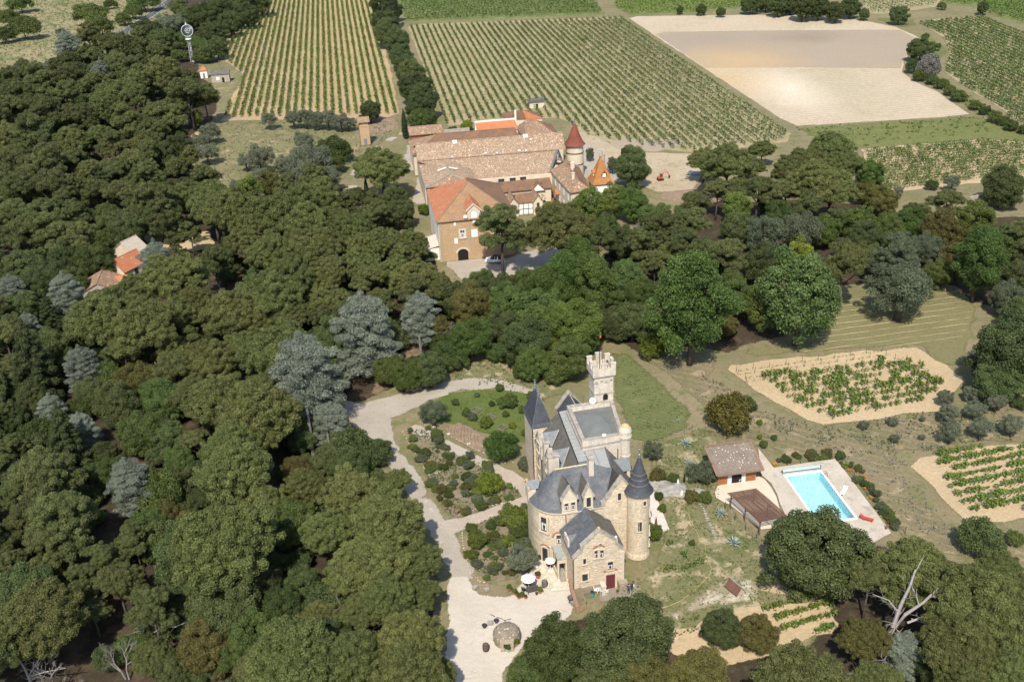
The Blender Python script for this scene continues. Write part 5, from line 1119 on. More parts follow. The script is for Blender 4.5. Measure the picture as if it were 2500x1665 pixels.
m = MB(); m.tube([(3.45, 2.6, 9.05), (5.5, 5.72, 12.32)], 0.09, 5); m.tube([(5.55, 5.7, 12.48), (6.2, 10.8, 12.46)], 0.08, 5); m.build('lead_flashing', M_lead, CH)
deck = [(1.45, 8.2), (2.95, 6.7), (5.45, 5.7), (6.2, 10.8), (7, 21), (2.5, 22.0)]
m = MB(); m.prism(deck, 12.05, 12.36); m.build('deck', M_zinc_dark, CH)
def lerp(a, b, t): return np.array(a) * (1 - t) + np.array(b) * t
for i in range(14):
 t0, t1 = i / 14 + 0.003, (i + 1) / 14 - 0.003
 a, b = lerp((1.55, 8.3, 12.42), (2.55, 21.9, 12.42), t0), lerp((1.55, 8.3, 12.42), (2.55, 21.9, 12.42), t1)
 m = MB(); m.slab([a, a + (1.5, .1, 0), b + (1.2, .1, 0), b], 0.04); m.build('roof_sheet', M_zinc, CH)
for q in ([(3.1, 8.6), (3.05, 6.9), (4.1, 6.45), (4.4, 10.7), (3.2, 10.7)], [(4.16, 6.43), (5.36, 5.85), (6.05, 10.7), (4.46, 10.7)]):
 m = MB(); m.slab([(x, y, 12.42) for x, y in q], 0.04); m.build('roof_sheet', M_zinc, CH)
m = MB(); m.face([(-1.62, 9.2, EV), (1.5, 8.2, 12.4), (2.5, 21.9, 12.4), (-1.62, 21.2, EV)]); m.build('left_roof', M_slate_old, CH)
m = MB(); m.tube([(1.48, 8.2, 12.4), (2.5, 21.9, 12.4)], 0.09, 5); m.build('roof_edge', M_iron, CH)
F = [(2.9, 10.85), (8.9, 10.95), (10.4, 20.4), (3.45, 20.6)]
def inset(poly, d):
 c = np.mean(np.array(poly), axis=0); return [tuple(np.array(p) + (c - np.array(p)) / np.linalg.norm(c - np.array(p)) * d * 1.35) for p in poly]
m = MB(); m.prism(F, 8.0, 13.25); m.build('flat_block', M_ashlar, CH)
m = MB()
for k in range(4):
 a, b = np.array(F[k]), np.array(F[(k + 1) % 4]); d = b - a; L = np.linalg.norm(d); d /= L; nn = np.array((-d[1], d[0]))
 m.obox((*(a + b) / 2 + nn * 0.21, 13.62), (*d * (L / 2 - (0.0 if k % 2 else 0.42)), 0), (*nn * 0.21, 0), (0, 0, 0.385))
m.build('parapet', M_ashlar, CH)
m = MB()
for k in range(4):
 a, b = np.array(F[k]), np.array(F[(k + 1) % 4]); d = b - a; L = np.linalg.norm(d); d /= L; nn = np.array((-d[1], d[0]))
 m.obox((*(a + b) / 2 + nn * 0.05, 13.02), (*d * L / 2, 0), (*nn * 0.2, 0), (0, 0, 0.09)); m.obox((*(a + b) / 2 + nn * 0.21, 14.03), (*d * (L / 2 - (0.0 if k % 2 else 0.5)), 0), (*nn * 0.27, 0), (0, 0, 0.035))
m.build('parapet_coping', M_coping, CH)
In = inset(F, 0.6); m = MB(); m.prism(In, 13.24, 13.3); m.build('flat_roof', M_zinc_dark, CH)
I2 = inset(F, 1.35); m = MB(); r0, r1 = lerp((*I2[0], 13.75), (*I2[2], 13.75), 0.30), lerp((*I2[0], 13.75), (*I2[2], 13.75), 0.68)
q = [np.array((*p, 13.31)) for p in I2]; m.face([q[0], q[1], r0]); m.face([q[1], q[2], r1, r0]); m.face([q[2], q[3], r1]); m.face([q[3], q[0], r0, r1]); m.build('low_hip_roof', plain('felted_roof', (0.155, 0.165, 0.155), (0.125, 0.13, 0.12), 0.6, 0.75), CH)
m = MB(); m.rbox((6.2, 11.25, 14.15), 0.5, 0.3, 0.22); m.build('vent', M_white, CH)
m = MB(); m.lathe((9.25, 11.2, 0), [(0.12, 9.2), (0.45, 9.5), (0.5, 9.75), (0.62, 9.8), (0.66, 10.1), (0.8, 10.15), (0.84, 10.5), (0.78, 10.55), (0.78, 13.2), (0.95, 13.35), (0.98, 13.7), (0.9, 13.75), (0.9, 14.3), (0.95, 14.4), (0.8, 14.85), (0.5, 15.25), (0.15, 15.45), (0.02, 15.5)], 20); m.build('bartizan', M_ashlar, CH, smooth=False)
m = MB(); m.lathe((9.25, 11.2, 0), [(0.66, 15.06), (0.5, 15.29), (0.15, 15.49), (0.02, 15.53)], 16, cap=False); m.build('lichen_cap', plain('orange_lichen', (0.5, 0.26, 0.06), (0.42, 0.38, 0.3), 5), CH)
tx0, tx1, ty0, ty1 = 7.65, 10.55, 20.45, 23.05
m = MB(); m.box(tx0, tx1, ty0, ty1, 8, 18.2); m.build('tower_shaft', M_ashlar, CH)
for z, e in ((15.2, 0.1), (18.15, 0.28)):
 m = MB(); m.box(tx0 - e, tx1 + e, ty0 - e, ty1 + e, z, z + 0.16); m.build('string_course', M_coping, CH)
for f in range(2):
 for k in range(4):
  m = MB()
  if f == 0: m.box(tx0 + 0.12 + k * 0.76, tx0 + 0.5 + k * 0.76, ty0 - 0.13, ty0 + 0.01, 17.1 + (0.16 if k % 2 else 0), 17.42 + (0.16 if k % 2 else 0))
  else: m.box(tx0 - 0.13, tx0 + 0.01, ty0 + 0.12 + k * 0.66, ty0 + 0.46 + k * 0.66, 17.1 + (0.16 if k % 2 else 0), 17.42 + (0.16 if k % 2 else 0))
  m.build('corbel', M_coping, CH)
e = 0.3; X0, X1, Y0, Y1 = tx0 - e, tx1 + e, ty0 - e, ty1 + e
m = MB(); w_ = 0.32
m.box(X0, X1, Y0, Y0 + w_, 18.31, 19.35); m.box(X0, X1, Y1 - w_, Y1, 18.31, 19.35); m.box(X0, X0 + w_, Y0 + w_, Y1 - w_, 18.31, 19.35); m.box(X1 - w_, X1, Y0 + w_, Y1 - w_, 18.31, 19.35); m.build('battlement_wall', M_ashlar, CH)
m = MB(); m.box(X0 + w_, X1 - w_, Y0 + w_, Y1 - w_, 18.32, 18.6); m.build('tower_roof', plain('pale_floor', (0.5, 0.45, 0.36)), CH)
def merlon(x0, x1, y0, y1, h=0.85):
 m = MB(); m.box(x0, x1, y0, y1, 19.353, 19.353 + h); m.box(x0 - .05, x1 + .05, y0 - .05, y1 + .05, 19.353 + h, 19.353 + h + 0.09); m.build('merlon', M_ashlar, CH)
for yy in (Y0, Y1 - w_):
 merlon(X0, X0 + 0.75, yy, yy + w_); merlon(X1 - 0.75, X1, yy, yy + w_); merlon((X0 + X1) / 2 - 0.42, (X0 + X1) / 2 + 0.42, yy, yy + w_, 0.85 if yy == Y0 else 1.25)
for xx in (X0, X1 - w_): merlon(xx, xx + w_, (Y0 + Y1) / 2 - 0.4, (Y0 + Y1) / 2 + 0.4)
m = MB(); dx = 9.35; m.box(dx - 0.38, dx + 0.38, ty0 - 0.02, ty0 + 0.02, 13.3, 14.75); m.lathe((0, 0, 0), [(0, 0), (0, 0)], 3)
m.raw([(dx + 0.38 * math.cos(a), ty0 - 0.02, 14.75 + 0.38 * math.sin(a)) for a in np.linspace(0, math.pi, 9)], [tuple(range(9))]); m.build('tower_door', M_dark, CH)
m = MB(); m.box(dx - 0.05, dx + 0.36, ty0 - 0.04, ty0 - 0.021, 13.3, 14.2); m.build('door_leaf', M_reddoor, CH)
m = MB(); m.tube([(8.9, 21.9, 18.6), (8.9, 21.9, 24.3)], 0.04, 6); fp = m.build('flagpole', M_iron, CH)
m = MB(); m.face([(8.9, 21.88, 24.25), (9.12, 21.84, 24.1), (9.08, 21.9, 23.7), (8.9, 21.88, 23.75)]); m.face([(8.9, 21.9, 23.75), (9.08, 21.92, 23.7), (9.12, 21.86, 24.1), (8.9, 21.9, 24.25)]); m.build('flag', plain('red_flag', (0.6, 0.12, 0.04)), fp)
m = MB(); m.tube([(9.9, 21.4, 18.6), (9.9, 21.4, 19.9)], 0.06, 5); m.ball((9.9, 21.35, 20.05), (0.2, 0.16, 0.14), 8, 5); m.build('siren', M_iron, CH)
m = MB(); m.tube([(8.35, 21.2, 18.6), (8.35, 21.2, 20.2)], 0.03, 4); m.tube([(9.15, 21.3, 18.6), (9.15, 21.3, 20.4)], 0.03, 4); m.build('aerial_mast', M_iron, CH)
t_ = np.array((7.3, 20.3, 14.4)); m = MB(); m.tube([(7.3, 20.5, 13.3), (7.3, 20.35, 14.4)], 0.04, 5)
dn = np.array((-0.2, -0.86, 0.4)); dn /= np.linalg.norm(dn); da = np.cross(dn, (0, 0, 1)); da /= np.linalg.norm(da); db = np.cross(da, dn)
rings = []
for k, rr in enumerate((0.05, 0.25, 0.45)): rings.append([t_ + dn * (0.12 * (rr / 0.45) ** 2) + rr * (math.cos(a) * da + 1.1 * math.sin(a) * db) for a in np.linspace(0, 2 * math.pi, 15)[:-1]])
for k in range(2):
 for i in range(14): m.face([rings[k][i], rings[k + 1][i], rings[k + 1][(i + 1) % 14], rings[k][(i + 1) % 14]])
m.face(rings[0]); m.tube([t_ - db * 0.4, t_ + dn * 0.5], 0.02, 4); m.build('satellite_dish', M_white, CH)
m = MB(); m.tube([(5.9, 20.4, 13.3), (5.9, 20.4, 15.3)], 0.025, 4)
for z in (14.7, 15.0, 15.25): m.tube([(5.5, 20.4, z), (6.3, 20.4, z)], 0.015, 4)
m.build('aerial', M_iron, CH)
m = MB(); m.tube([(7.9, 10.3, 8.9), (7.9, 10.3, 12.2)], 0.06, 6); m.build('flue', M_iron, CH)
px0, px1, py0, py1 = -1.75, 1.1, 20.9, 26.3; PE = 11.0
m = MB(); m.box(px0, px1, py0, py1, 0, PE); m.build('pavilion_wall', M_rubble, CH)
m = MB(); o_ = 0.25; c4 = [(px0 - o_, py0 - o_), (px1 + o_, py0 - o_), (px1 + o_, py1 + o_), (px0 - o_, py1 + o_)]; xm = (px0 + px1) / 2
rA, rB = np.array((xm, py0 + 1.7, 15.6)), np.array((xm, py1 - 1.7, 15.6))
lv = [[np.array((*p, PE)) for p in c4]]
for t, sag in ((0.16, -0.34), (0.38, -0.2), (0.7, 0.1)): lv.append([np.array((*c4[i], PE)) * (1 - t) + (rA if i < 2 else rB) * t + np.array((0, 0, sag)) for i in range(4)])
lv.append([rA, rA, rB, rB])
for a, b in zip(lv, lv[1:]):
 for i in range(4):
  j = (i + 1) % 4; q = [a[i], a[j], b[j], b[i]]
  if np.allclose(b[i], b[j]): q = q[:3]
  m.face(q)
m.build('pavilion_roof', M_slate_dark, CH)
for p in (rA, rB):
 m = MB(); m.lathe(p, [(0.28, -0.35), (0.2, 0.1), (0.08, 0.2), (0.2, 0.45), (0.07, 0.6), (0.17, 0.85), (0.05, 1.0), (0.13, 1.2), (0.03, 1.35), (0.02, 1.75)], 8); m.build('finial', M_lead, CH)
m = MB()
for a in (0, 1): m.tube([lv[k][a] for k in range(5)], 0.05, 4)
m.tube([rA, rB], 0.12, 5); m.build('hip_ridge', M_lead, CH)
m = MB(); m.tube([(-1.86, 15.6, 0.2), (-1.86, 15.6, 8.7)], 0.06, 6); m.tube([(-1.9, 20.6, 0.2), (-1.9, 20.6, 10.8)], 0.06, 6); m.build('drainpipe', M_iron, CH)
m = MB(); g = [(3.1, 8), (7.0, 8), (7.0, 11.2), (5.05, 13.7), (3.1, 11.2)]
m.raw([(x, 24.9, z) for x, z in g] + [(x, 25.35, z) for x, z in g], [(0, 1, 2, 3, 4), (9, 8, 7, 6, 5)] + [(i, 5 + i, 5 + (i + 1) % 5, (i + 1) % 5) for i in range(5)]); m.build('back_gable', M_ashlar, CH)
m = MB(); m.face([(3.0, 20.65, 11.0), (5.05, 20.65, 13.3), (5.05, 24.9, 13.3), (3.0, 24.9, 11.0)]); m.face([(5.05, 20.65, 13.3), (7.1, 20.65, 11), (7.1, 24.9, 11), (5.05, 24.9, 13.3)]); m.build('back_roof', M_slate_dark, CH)
m = MB()
for a, b in (((2.95, 11.0), (5.05, 13.8)), ((5.05, 13.8), (7.15, 11.0))):
 a = np.array((a[0], 25.1, a[1])); b = np.array((b[0], 25.1, b[1])); d = b - a; L = np.linalg.norm(d); d /= L; m.obox((a + b) / 2, d * L / 2, (0, .36, 0), np.cross(d, (0, 1, 0)) * 0.1)
m.tube([(5.05, 21, 13.33), (5.05, 24.9, 13.33)], 0.09, 5); m.build('back_coping', M_coping, CH)
for yc, wd, pk in ((17.6, 2.7, 12.3), (12.2, 2.9, 12.7)):
 m = MB(); g = [(yc - wd / 2, EV - 0.5), (yc + wd / 2, EV - 0.5), (yc + wd / 2, 10.6), (yc, pk), (yc - wd / 2, 10.6)]
 m.raw([(-1.75, y, z) for y, z in g] + [(-1.25, y, z) for y, z in g], [(4, 3, 2, 1, 0), (5, 6, 7, 8, 9)] + [(i, (i + 1) % 5, 5 + (i + 1) % 5, 5 + i) for i in range(5)]); dm = m.build('dormer', M_dressed, CH)
 m = MB(); xb = 1.0
 for s in (-1, 1): m.face([(-1.2, yc + s * (wd / 2 + .1), 10.35), (-1.2, yc, pk - 0.3), (xb + .35, yc, pk - 0.3), (-0.15, yc + s * (wd / 2 + .1), 10.35)][::s])
 m.build('dormer_roof', M_lead, dm)
 m = MB()
 for s in (-1, 1): m.tube([(xb + .35, yc, pk - 0.27), (-0.15, yc + s * (wd / 2 + .1), 10.4)], 0.08, 4)
 m.build('dormer_flashing', M_zinc, dm)
 m = MB()
 for s in (-1, 1):
  a, b = np.array((-1.5, yc + s * (wd / 2 + .12), 10.5)), np.array((-1.5, yc, pk + 0.1)); d = b - a; L = np.linalg.norm(d); d /= L; m.obox((a + b) / 2, d * L / 2, (0.36, 0, 0), np.cross(d, (1, 0, 0)) * 0.09)
 m.build('dormer_coping', M_coping, dm)
 window(CH, (-1.77, yc, 9.7), (-1, 0, 0), 1.1, 1.5, 0.14)
for y in (10.5, 14.6, 19.0):
 for z in (2.4, 6.2): window(CH, (-1.42, y, z), (-1, 0, 0), 1.0, 1.7, 0.16)
for name, x, y, sx, sy, z0, z1 in (('a', -1.75, 9.35, 1.5, 0.85, 8.5, 13.4), ('b', 2.55, 5.9, 0.7, 1.0, 11.2, 14.5), ('c', -1.35, 14.9, 0.7, 1.0, 8.8, 12.2)):
 m = MB(); m.rbox((x, y, (z0 + z1) / 2), sx, sy, z1 - z0); ck = m.build('chimney', M_ashlar, CH)
 m = MB(); m.rbox((x, y, z1 + 0.08), sx + 0.2, sy + 0.2, 0.16)
 for k in range(2): m.lathe((x + (k - .5) * sx * 0.4, y, z1 + 0.16), [(0.14, 0), (0.12, 0.4)], 8)
 m.build('chimney_cap', M_coping, ck)
m = MB(); m.box(8.3, 8.75, 7.4, 9.9, 8.4, 10.4); m.build('right_dormer', M_dressed, CH)
m = MB(); m.face([(8.9, 7.3, 10.3), (8.9, 8.65, 11.6), (6.6, 8.65, 11.6), (7.7, 7.3, 10.3)]); m.face([(8.9, 8.65, 11.6), (8.9, 10, 10.3), (7.7, 10, 10.3), (6.6, 8.65, 11.6)]); m.face([(8.85, 7.4, 10.3), (8.85, 9.9, 10.3), (8.85, 8.65, 11.55)]); m.build('right_dormer_roof', M_lead, CH)
tc = (8.15, 2.25); prof = [(1.72, 0), (1.68, 0.5), (1.56, 0.9), (1.55, 10.2), (1.62, 10.25), (1.7, 10.6), (1.78, 10.7)]
m = MB(); m.lathe((*tc, 0), prof, 28); m.build('turret_wall', M_rubble, CH)
m = MB(); m.lathe((*tc, 0), [(2.02, 10.68), (1.78, 10.95), (1.42, 11.7), (1.05, 12.9), (0.72, 14.0), (0.36, 15.2), (0.16, 15.9)], 24); m.build('turret_roof', M_slate_dark, CH)
for z, r in ((12.0, 1.34), (12.75, 1.11), (13.45, 0.90)):
 m = MB(); m.lathe((*tc, z), [(r, -0.07), (r + 0.05, 0), (r - 0.02, 0.12)], 24, cap=False); m.build('slate_band', M_slate_old, CH)
m = MB(); m.lathe((*tc, 15.85), [(0.2, 0), (0.12, 0.25), (0.24, 0.45), (0.1, 0.6), (0.07, 0.95), (0.2, 1.2), (0.06, 1.4), (0.14, 1.6), (0.02, 1.85), (0.02, 2.2)], 8); m.build('turret_finial', M_lead, CH)
def on_turret(a, z, r=1.56): return (tc[0] + r * math.cos(a), tc[1] + r * math.sin(a), z), (math.cos(a), math.sin(a))
for ad, z, w, h in ((-78, 9.4, 0.42, 0.7), (-100, 5.7, 0.5, 1.55), (-22, 7.2, 0.45, 1.2), (-22, 4.0, 0.45, 1.2), (-22, 1.9, 0.4, 0.8)):
 p, n = on_turret(math.radians(ad), z, 1.53); window(CH, p, n, w, h, 0.13, M_iron if h > 1 else M_frame, True, False)
for k in range(20):
 p, n = on_turret(2 * math.pi * k / 20, 10.35, 1.66); m = MB(); r, nn = basis(n); m.obox(p, r * 0.06, nn * 0.08, np.array((0, 0, 0.1))); m.build('corbel', M_dressed, CH)
for xc, wd, z1, pk, ww in ((-1.42, 2.05, 11.0, 12.7, 2), (1.2, 1.3, 10.9, 12.55, 1)):
 m = MB(); g = [(xc - wd / 2, EV - 0.25), (xc + wd / 2, EV - 0.25), (xc + wd / 2, z1), (xc, pk), (xc - wd / 2, z1)]
 m.raw([(x, 2.45, z) for x, z in g] + [(x, 2.95, z) for x, z in g], [(0, 1, 2, 3, 4), (9, 8, 7, 6, 5)] + [(i, 5 + i, 5 + (i + 1) % 5, (i + 1) % 5) for i in range(5)]); dm = m.build('dormer', M_dressed, CH)
 m = MB()
 for s in (-1, 1):
  m.face([(xc + s * (wd / 2 + .12), 2.9, z1 - 0.15), (xc, 2.9, pk - 0.1), (xc, 6.2, pk - 0.1), (xc + s * (wd / 2 + .12), 4.7, z1 - 0.15)][::-s])
  m.face([(xc + s * (wd / 2), 2.9, EV), (xc + s * (wd / 2), 2.9, z1 - .1), (xc + s * (wd / 2), 4.7, z1 - .1)][::s])
 m.build('dormer_roof', M_slate_old, dm)
 m = MB()
 for s in (-1, 1):
  a, b = np.array((xc + s * (wd / 2 + .14), 2.66, z1 - .12)), np.array((xc, 2.66, pk + 0.08)); d = b - a; L = np.linalg.norm(d); d /= L; m.obox((a + b) / 2, d * L / 2, (0, .3, 0), np.cross(d, (0, 1, 0)) * 0.08)
  m.rbox((xc + s * (wd / 2 + .08), 2.6, z1 - 0.05), 0.24, 0.5, 0.4)
 m.rbox((xc, 2.6, pk + 0.15), 0.2, 0.3, 0.35); m.build('dormer_coping', M_coping, dm)
 m = MB(); m.box(xc - wd / 2 - .1, xc + wd / 2 + .1, 2.36, 2.5, EV - 0.1, EV + 0.06); m.build('sill_course', M_dressed, dm)
 if ww == 2:
  for s in (-1, 1): window(CH, (xc + s * 0.46, 2.44, 9.85), (0, -1, 0), 0.55, 1.05, 0.1)
 else: window(CH, (xc, 2.44, 9.95), (0, -1, 0), 0.6, 1.5, 0.12, M_iron, True, False)
m = MB(); m.box(-6.0, -4.9, 6.9, 8.6, EV - .3, 10.3); m.build('apse_dormer', M_dressed, CH)
m = MB(); m.face([(-6.1, 6.8, 10.3), (-6.1, 7.75, 11.2), (-4.0, 7.75, 11.2), (-4.6, 6.8, 10.3)]); m.face([(-6.1, 7.75, 11.2), (-6.1, 8.7, 10.3), (-4.6, 8.7, 10.3), (-4.0, 7.75, 11.2)]); m.build('apse_dormer_roof', M_lead, CH)
m = MB(); m.rbox((-5.95, 6.85, 10.5), 0.3, 0.3, 0.45); m.rbox((-5.95, 8.65, 10.5), 0.3, 0.3, 0.45); m.rbox((-5.95, 7.75, 11.3), 0.3, 0.3, 0.35); m.build('apse_dormer_finial', bpy.data.materials['orange_lichen'], CH)
def on_apse(ang, z): a = math.radians(ang); return (-1.8 - 3.9 * math.sin(a), 6.5 - 3.9 * math.cos(a), z), (-math.sin(a), -math.cos(a))
p, n = on_apse(47, 6.5); window(CH, p, n, 0.85, 2.3, 0.3)
p, n = on_apse(46, 1.35); window(CH, p, n, 0.85, 2.3, 0.22, M_iron, True, False); p, n = on_apse(46, 2.2); brick_arch(CH, p, n, 0.85, 35, 145)
window(CH, (-2.95 + 0.0, 2.62 + 0.12, 4.4), (-0.22, -1, 0), 0.62, 1.5, 0.22); brick_arch(CH, (-2.95, 2.72, 4.75), (-0.22, -1, 0), 0.85, 10, 170)
m = MB(); m.tube([(-1.95, 2.5, 4.0), (-1.95, 2.5, 8.6)], 0.06, 6); m.build('drainpipe', M_rust, CH)
p = wall_pt(*Z4(1055, 575), 2.5); window(CH, (p[0], 2.54, p[2]), (0, -1, 0), 0.45, 1.15, 0.14, M_iron, False, False)
for s_ in range(7):
 m = MB(); m.box(3.28 if s_ % 2 else 3.18, 3.75 if s_ % 2 else 4.0, 2.46, 2.56, 5.6 + s_ * 0.5, 6.05 + s_ * 0.5); m.build('quoin', M_dressed, CH)
wx0, wx1, wy = -2.65, 4.15, -3.7; WE = 6.0; wc = 0.75
m = MB(); m.box(wx0, wx1, wy + 0.45, 2.7, -0.1, WE - 0.15); m.build('wing_wall', M_rubble, CH)
g = [(wx0, -0.1), (wx1, -0.1), (wx1, 6.0), (3.05, 7.15), (3.05, 7.75), (wc, 9.75), (-1.6, 7.75), (-1.6, 7.15), (wx0, 6.0)]
m = MB(); m.raw([(x, wy, z) for x, z in g] + [(x, wy + 0.45, z) for x, z in g], [tuple(range(9)), tuple(range(17, 8, -1))] + [(i, 9 + i, 9 + (i + 1) % 9, (i + 1) % 9) for i in range(9)]); m.build('wing_gable', M_rubble, CH)
m = MB()
for a, b in (((wx0 - .12, 5.95), (-1.55, 7.2)), ((-1.72, 7.72), (wc, 9.83)), ((wc, 9.83), (3.17, 7.72)), ((3.0, 7.2), (wx1 + .12, 5.95))):
 a = np.array((a[0], wy + 0.2, a[1])); b = np.array((b[0], wy + 0.2, b[1])); d = b - a; L = np.linalg.norm(d); d /= L; m.obox((a + b) / 2 + np.array((0, 0, .07)), d * L / 2, (0, .34, 0), np.cross(d, (0, 1, 0)) * 0.1)
for x in (-1.62, 3.08): m.rbox((x, wy + 0.2, 7.65), 0.32, 0.66, 0.75)
m.build('wing_coping', M_coping, CH)
m = MB(); m.rbox((wc, wy + 0.2, 10.0), 0.32, 0.4, 0.4); m.rbox((wx1 + .05, wy + .2, 6.1), 0.25, 0.5, 0.3); m.build('lichen_finial', bpy.data.materials['orange_lichen'], CH)
m = MB(); m.ball((3.08, wy + 0.2, 8.2), 0.17, 8, 6); m.build('ball_finial', M_white, CH)
m = MB(); m.face([(wx0 - .25, wy + .45, WE - .1), (wc, wy + .45, 9.15), (wc, 2.6, 9.15), (wx0 - .25, 2.6, WE - .1)]); m.build('wing_roof', M_slate, CH)
m = MB(); m.face([(wc, wy + .45, 9.15), (wx1 + .25, wy + .45, WE - .1), (wx1 + .25, 2.6, WE - .1), (wc, 2.6, 9.15)]); m.build('wing_roof', M_slate_old, CH)
m = MB(); m.tube([(wc, wy + .5, 9.2), (wc, 2.55, 9.2)], 0.08, 5); m.tube([(wx0 - .2, 2.5, 6.05), (wc, 2.5, 9.2)], 0.09, 4); m.tube([(wc, 2.5, 9.2), (wx1 + .2, 2.5, 6.05)], 0.09, 4); m.build('wing_flashing', M_lead, CH)
m = MB(); m.face([(-2.75, -1.3, 6.0), (-2.75, -0.4, 7.3), (-1.1, -0.4, 7.3), (-2.1, -1.3, 6.3)]); m.face([(-2.75, -0.4, 7.3), (-2.75, 0.5, 6.0), (-2.1, 0.5, 6.3), (-1.1, -0.4, 7.3)]); m.build('wing_dormer_roof', M_lead, CH)
m = MB(); m.box(-2.78, -2.55, -1.3, 0.5, 5.6, 7.25); m.build('wing_dormer', M_dressed, CH)
fy = wy - 0.01
for zx, zy, w, h, fr, cu in ((812, 1183, 0.62, 1.2, M_frame, True), (860, 1180, 0.62, 1.2, M_frame, True), (683, 1260, 0.36, 0.85, M_iron, False), (957, 1305, 0.7, 1.3, M_iron, True), (687, 1430, 0.75, 1.1, M_iron, False)):
 p = wall_pt(*Z4(zx, zy), wy); window(CH, (p[0], fy, p[2]), (0, -1, 0), w, h, 0.17, fr, True, cu)
p = wall_pt(*Z4(836, 1125), wy); brick_arch(CH, (p[0], fy, p[2] - 0.45), (0, -1, 0), 0.95, 35, 145)
p = wall_pt(*Z4(850, 1085), wy); m = MB(); m.lathe((0, 0, 0), [(0.30, -.06), (0.36, 0), (0.30, .06), (0.22, .06), (0.22, -.06)], 14)
vv = [(p[0] + x, fy - 0.02 + z * 0.8, p[2] + y) for x, y, z in m.v]; m2 = MB(); m2.raw(vv, m.f); m2.build('crest_ring', M_dressed, CH)
m = MB()
for k in range(3): a = math.pi / 2 + k * 2.094; m.ball((p[0] + 0.12 * math.cos(a), fy - 0.04, p[2] + 0.12 * math.sin(a)), (0.12, 0.05, 0.12), 8, 5)
m.build('crest', M_iron, CH)
p = wall_pt(*Z4(960, 1490), wy); dxc = p[0]; m = MB(); m.box(dxc - .62, dxc + .62, wy - .03, wy + .02, 0.02, 2.3); dd_ = m.build('front_door', M_reddoor, CH)
m = MB(); m.box(dxc - .015, dxc + .015, wy - .045, wy - .031, .02, 2.3); m.box(dxc + 0.08, dxc + 0.14, wy - .07, wy - .031, 1.0, 1.15); m.build('door_handle', M_iron, dd_)
brick_arch(CH, (dxc, fy, 2.2), (0, -1, 0), 1.15, 38, 142)
m = MB()
for s in (-1, 1): m.box(dxc + s * .75 - .12, dxc + s * .75 + .12, wy - .06, wy - .004, 0, 2.45)
m.box(dxc - .87, dxc + .87, wy - .07, wy - .004, 2.452, 2.7); m.build('door_surround', M_dressed, CH)
qa = MB(); qa.box(-.3, .3, -.06, .06, 0, 0.36); qme = qa.mesh('quoin', M_dressed); qb = MB(); qb.box(-.19, .19, -.06, .06, 0, 0.36); qme2 = qb.mesh('quoin', M_dressed)
for k in range(14):
 w = 0.3 if k % 2 else 0.19
 put('quoin', qme if k % 2 else qme2, CH, (wx0 + w - 0.02, wy - 0.02, 0.3 + k * 0.4)); put('quoin', qme if k % 2 else qme2, CH, (wx1 - w + 0.02, wy - 0.02, 0.3 + k * 0.4))
m = MB(); m.prism([(wx0 - .1, wy - .15), (0.9, wy - .15), (0.9, wy + .1), (wx0 - .1, wy + .1)], 0, 1.05); m.build('plinth', stone_mat('dark_plinth', (0.3, 0.25, 0.18), (0.22, 0.18, 0.13), (0.25, 0.21, 0.16)), CH)
m = MB(); m.box(dxc - 1.5, dxc - 0.95, wy - 1.1, wy, 0, 1.3); m.box(dxc - 1.55, dxc - 0.9, wy - 1.15, wy + .05, 1.3, 1.45); m.build('step_pier', M_dressed, CH)
m = MB(); m.box(dxc + 0.95, wx1 + 0.3, wy - 0.9, wy - 0.02, 0, 1.2); m.build('buttress', stone_mat('rough_buttress', (0.34, 0.27, 0.19), (0.26, 0.2, 0.14), (0.3, 0.25, 0.18)), CH)
m = MB(); m.box(-4.0, -2.67, -0.3, 2.7, 3.3, 3.55); m.build('porch_roof', M_coping, CH)
m = MB(); m.box(-3.85, -2.8, 0.0, 2.4, 3.56, 3.62); m.build('porch_sheet', plain('greenish_sheet', (0.3, 0.33, 0.3)), CH)
m = MB()
for a in ((-4.0, -3.75, -.3, -.05), (-2.9, -2.68, -.3, -.05), (-4.0, -3.85, 2.45, 2.65)): m.box(a[0], a[1], a[2], a[3], 0, 3.3)
m.box(-4.0, -3.85, -.05, 2.45, 0, 1.0); m.box(-3.75, -2.9, -.28, -.07, 2.75, 3.3); m.build('porch_pier', M_dressed, CH)
m = MB(); m.box(-3.7, -2.9, -0.9, 2.4, 0, 0.3); m.box(-3.6, -2.9, -0.1, 2.4, 0.3, 0.6); m.build('porch_step', plain('grey_step', (0.3, 0.27, 0.22)), CH)
m = MB(); m.box(-3.5, -2.8, 2.5, 2.6, 0.6, 2.6); m.build('porch_door', M_dark, CH)
m = MB(); m.tube([(-2.8, wy - 0.12, 0.9), (-2.8, wy - 0.12, 5.8)], 0.07, 6); m.build('drainpipe', M_rust, CH)
rg = np.random.default_rng(9); V, T, ex = leaf_cloud([(-1.5, 10.2 + 0.15 * math.sin(k), 0.4 + k * 0.55, 0.25, 0.45, 0.4) for k in range(9)], 0.25, 0.2, 0.8, core=0, rng=rg)
cl = quads_mesh('wall_climber', V, T, LM['L']); o = put('wall_climber', cl, None, (OX, OY, 0)); o.rotation_euler.z = TH; tag(o, 'green climber growing up the left wall of the chateau', 'climber')

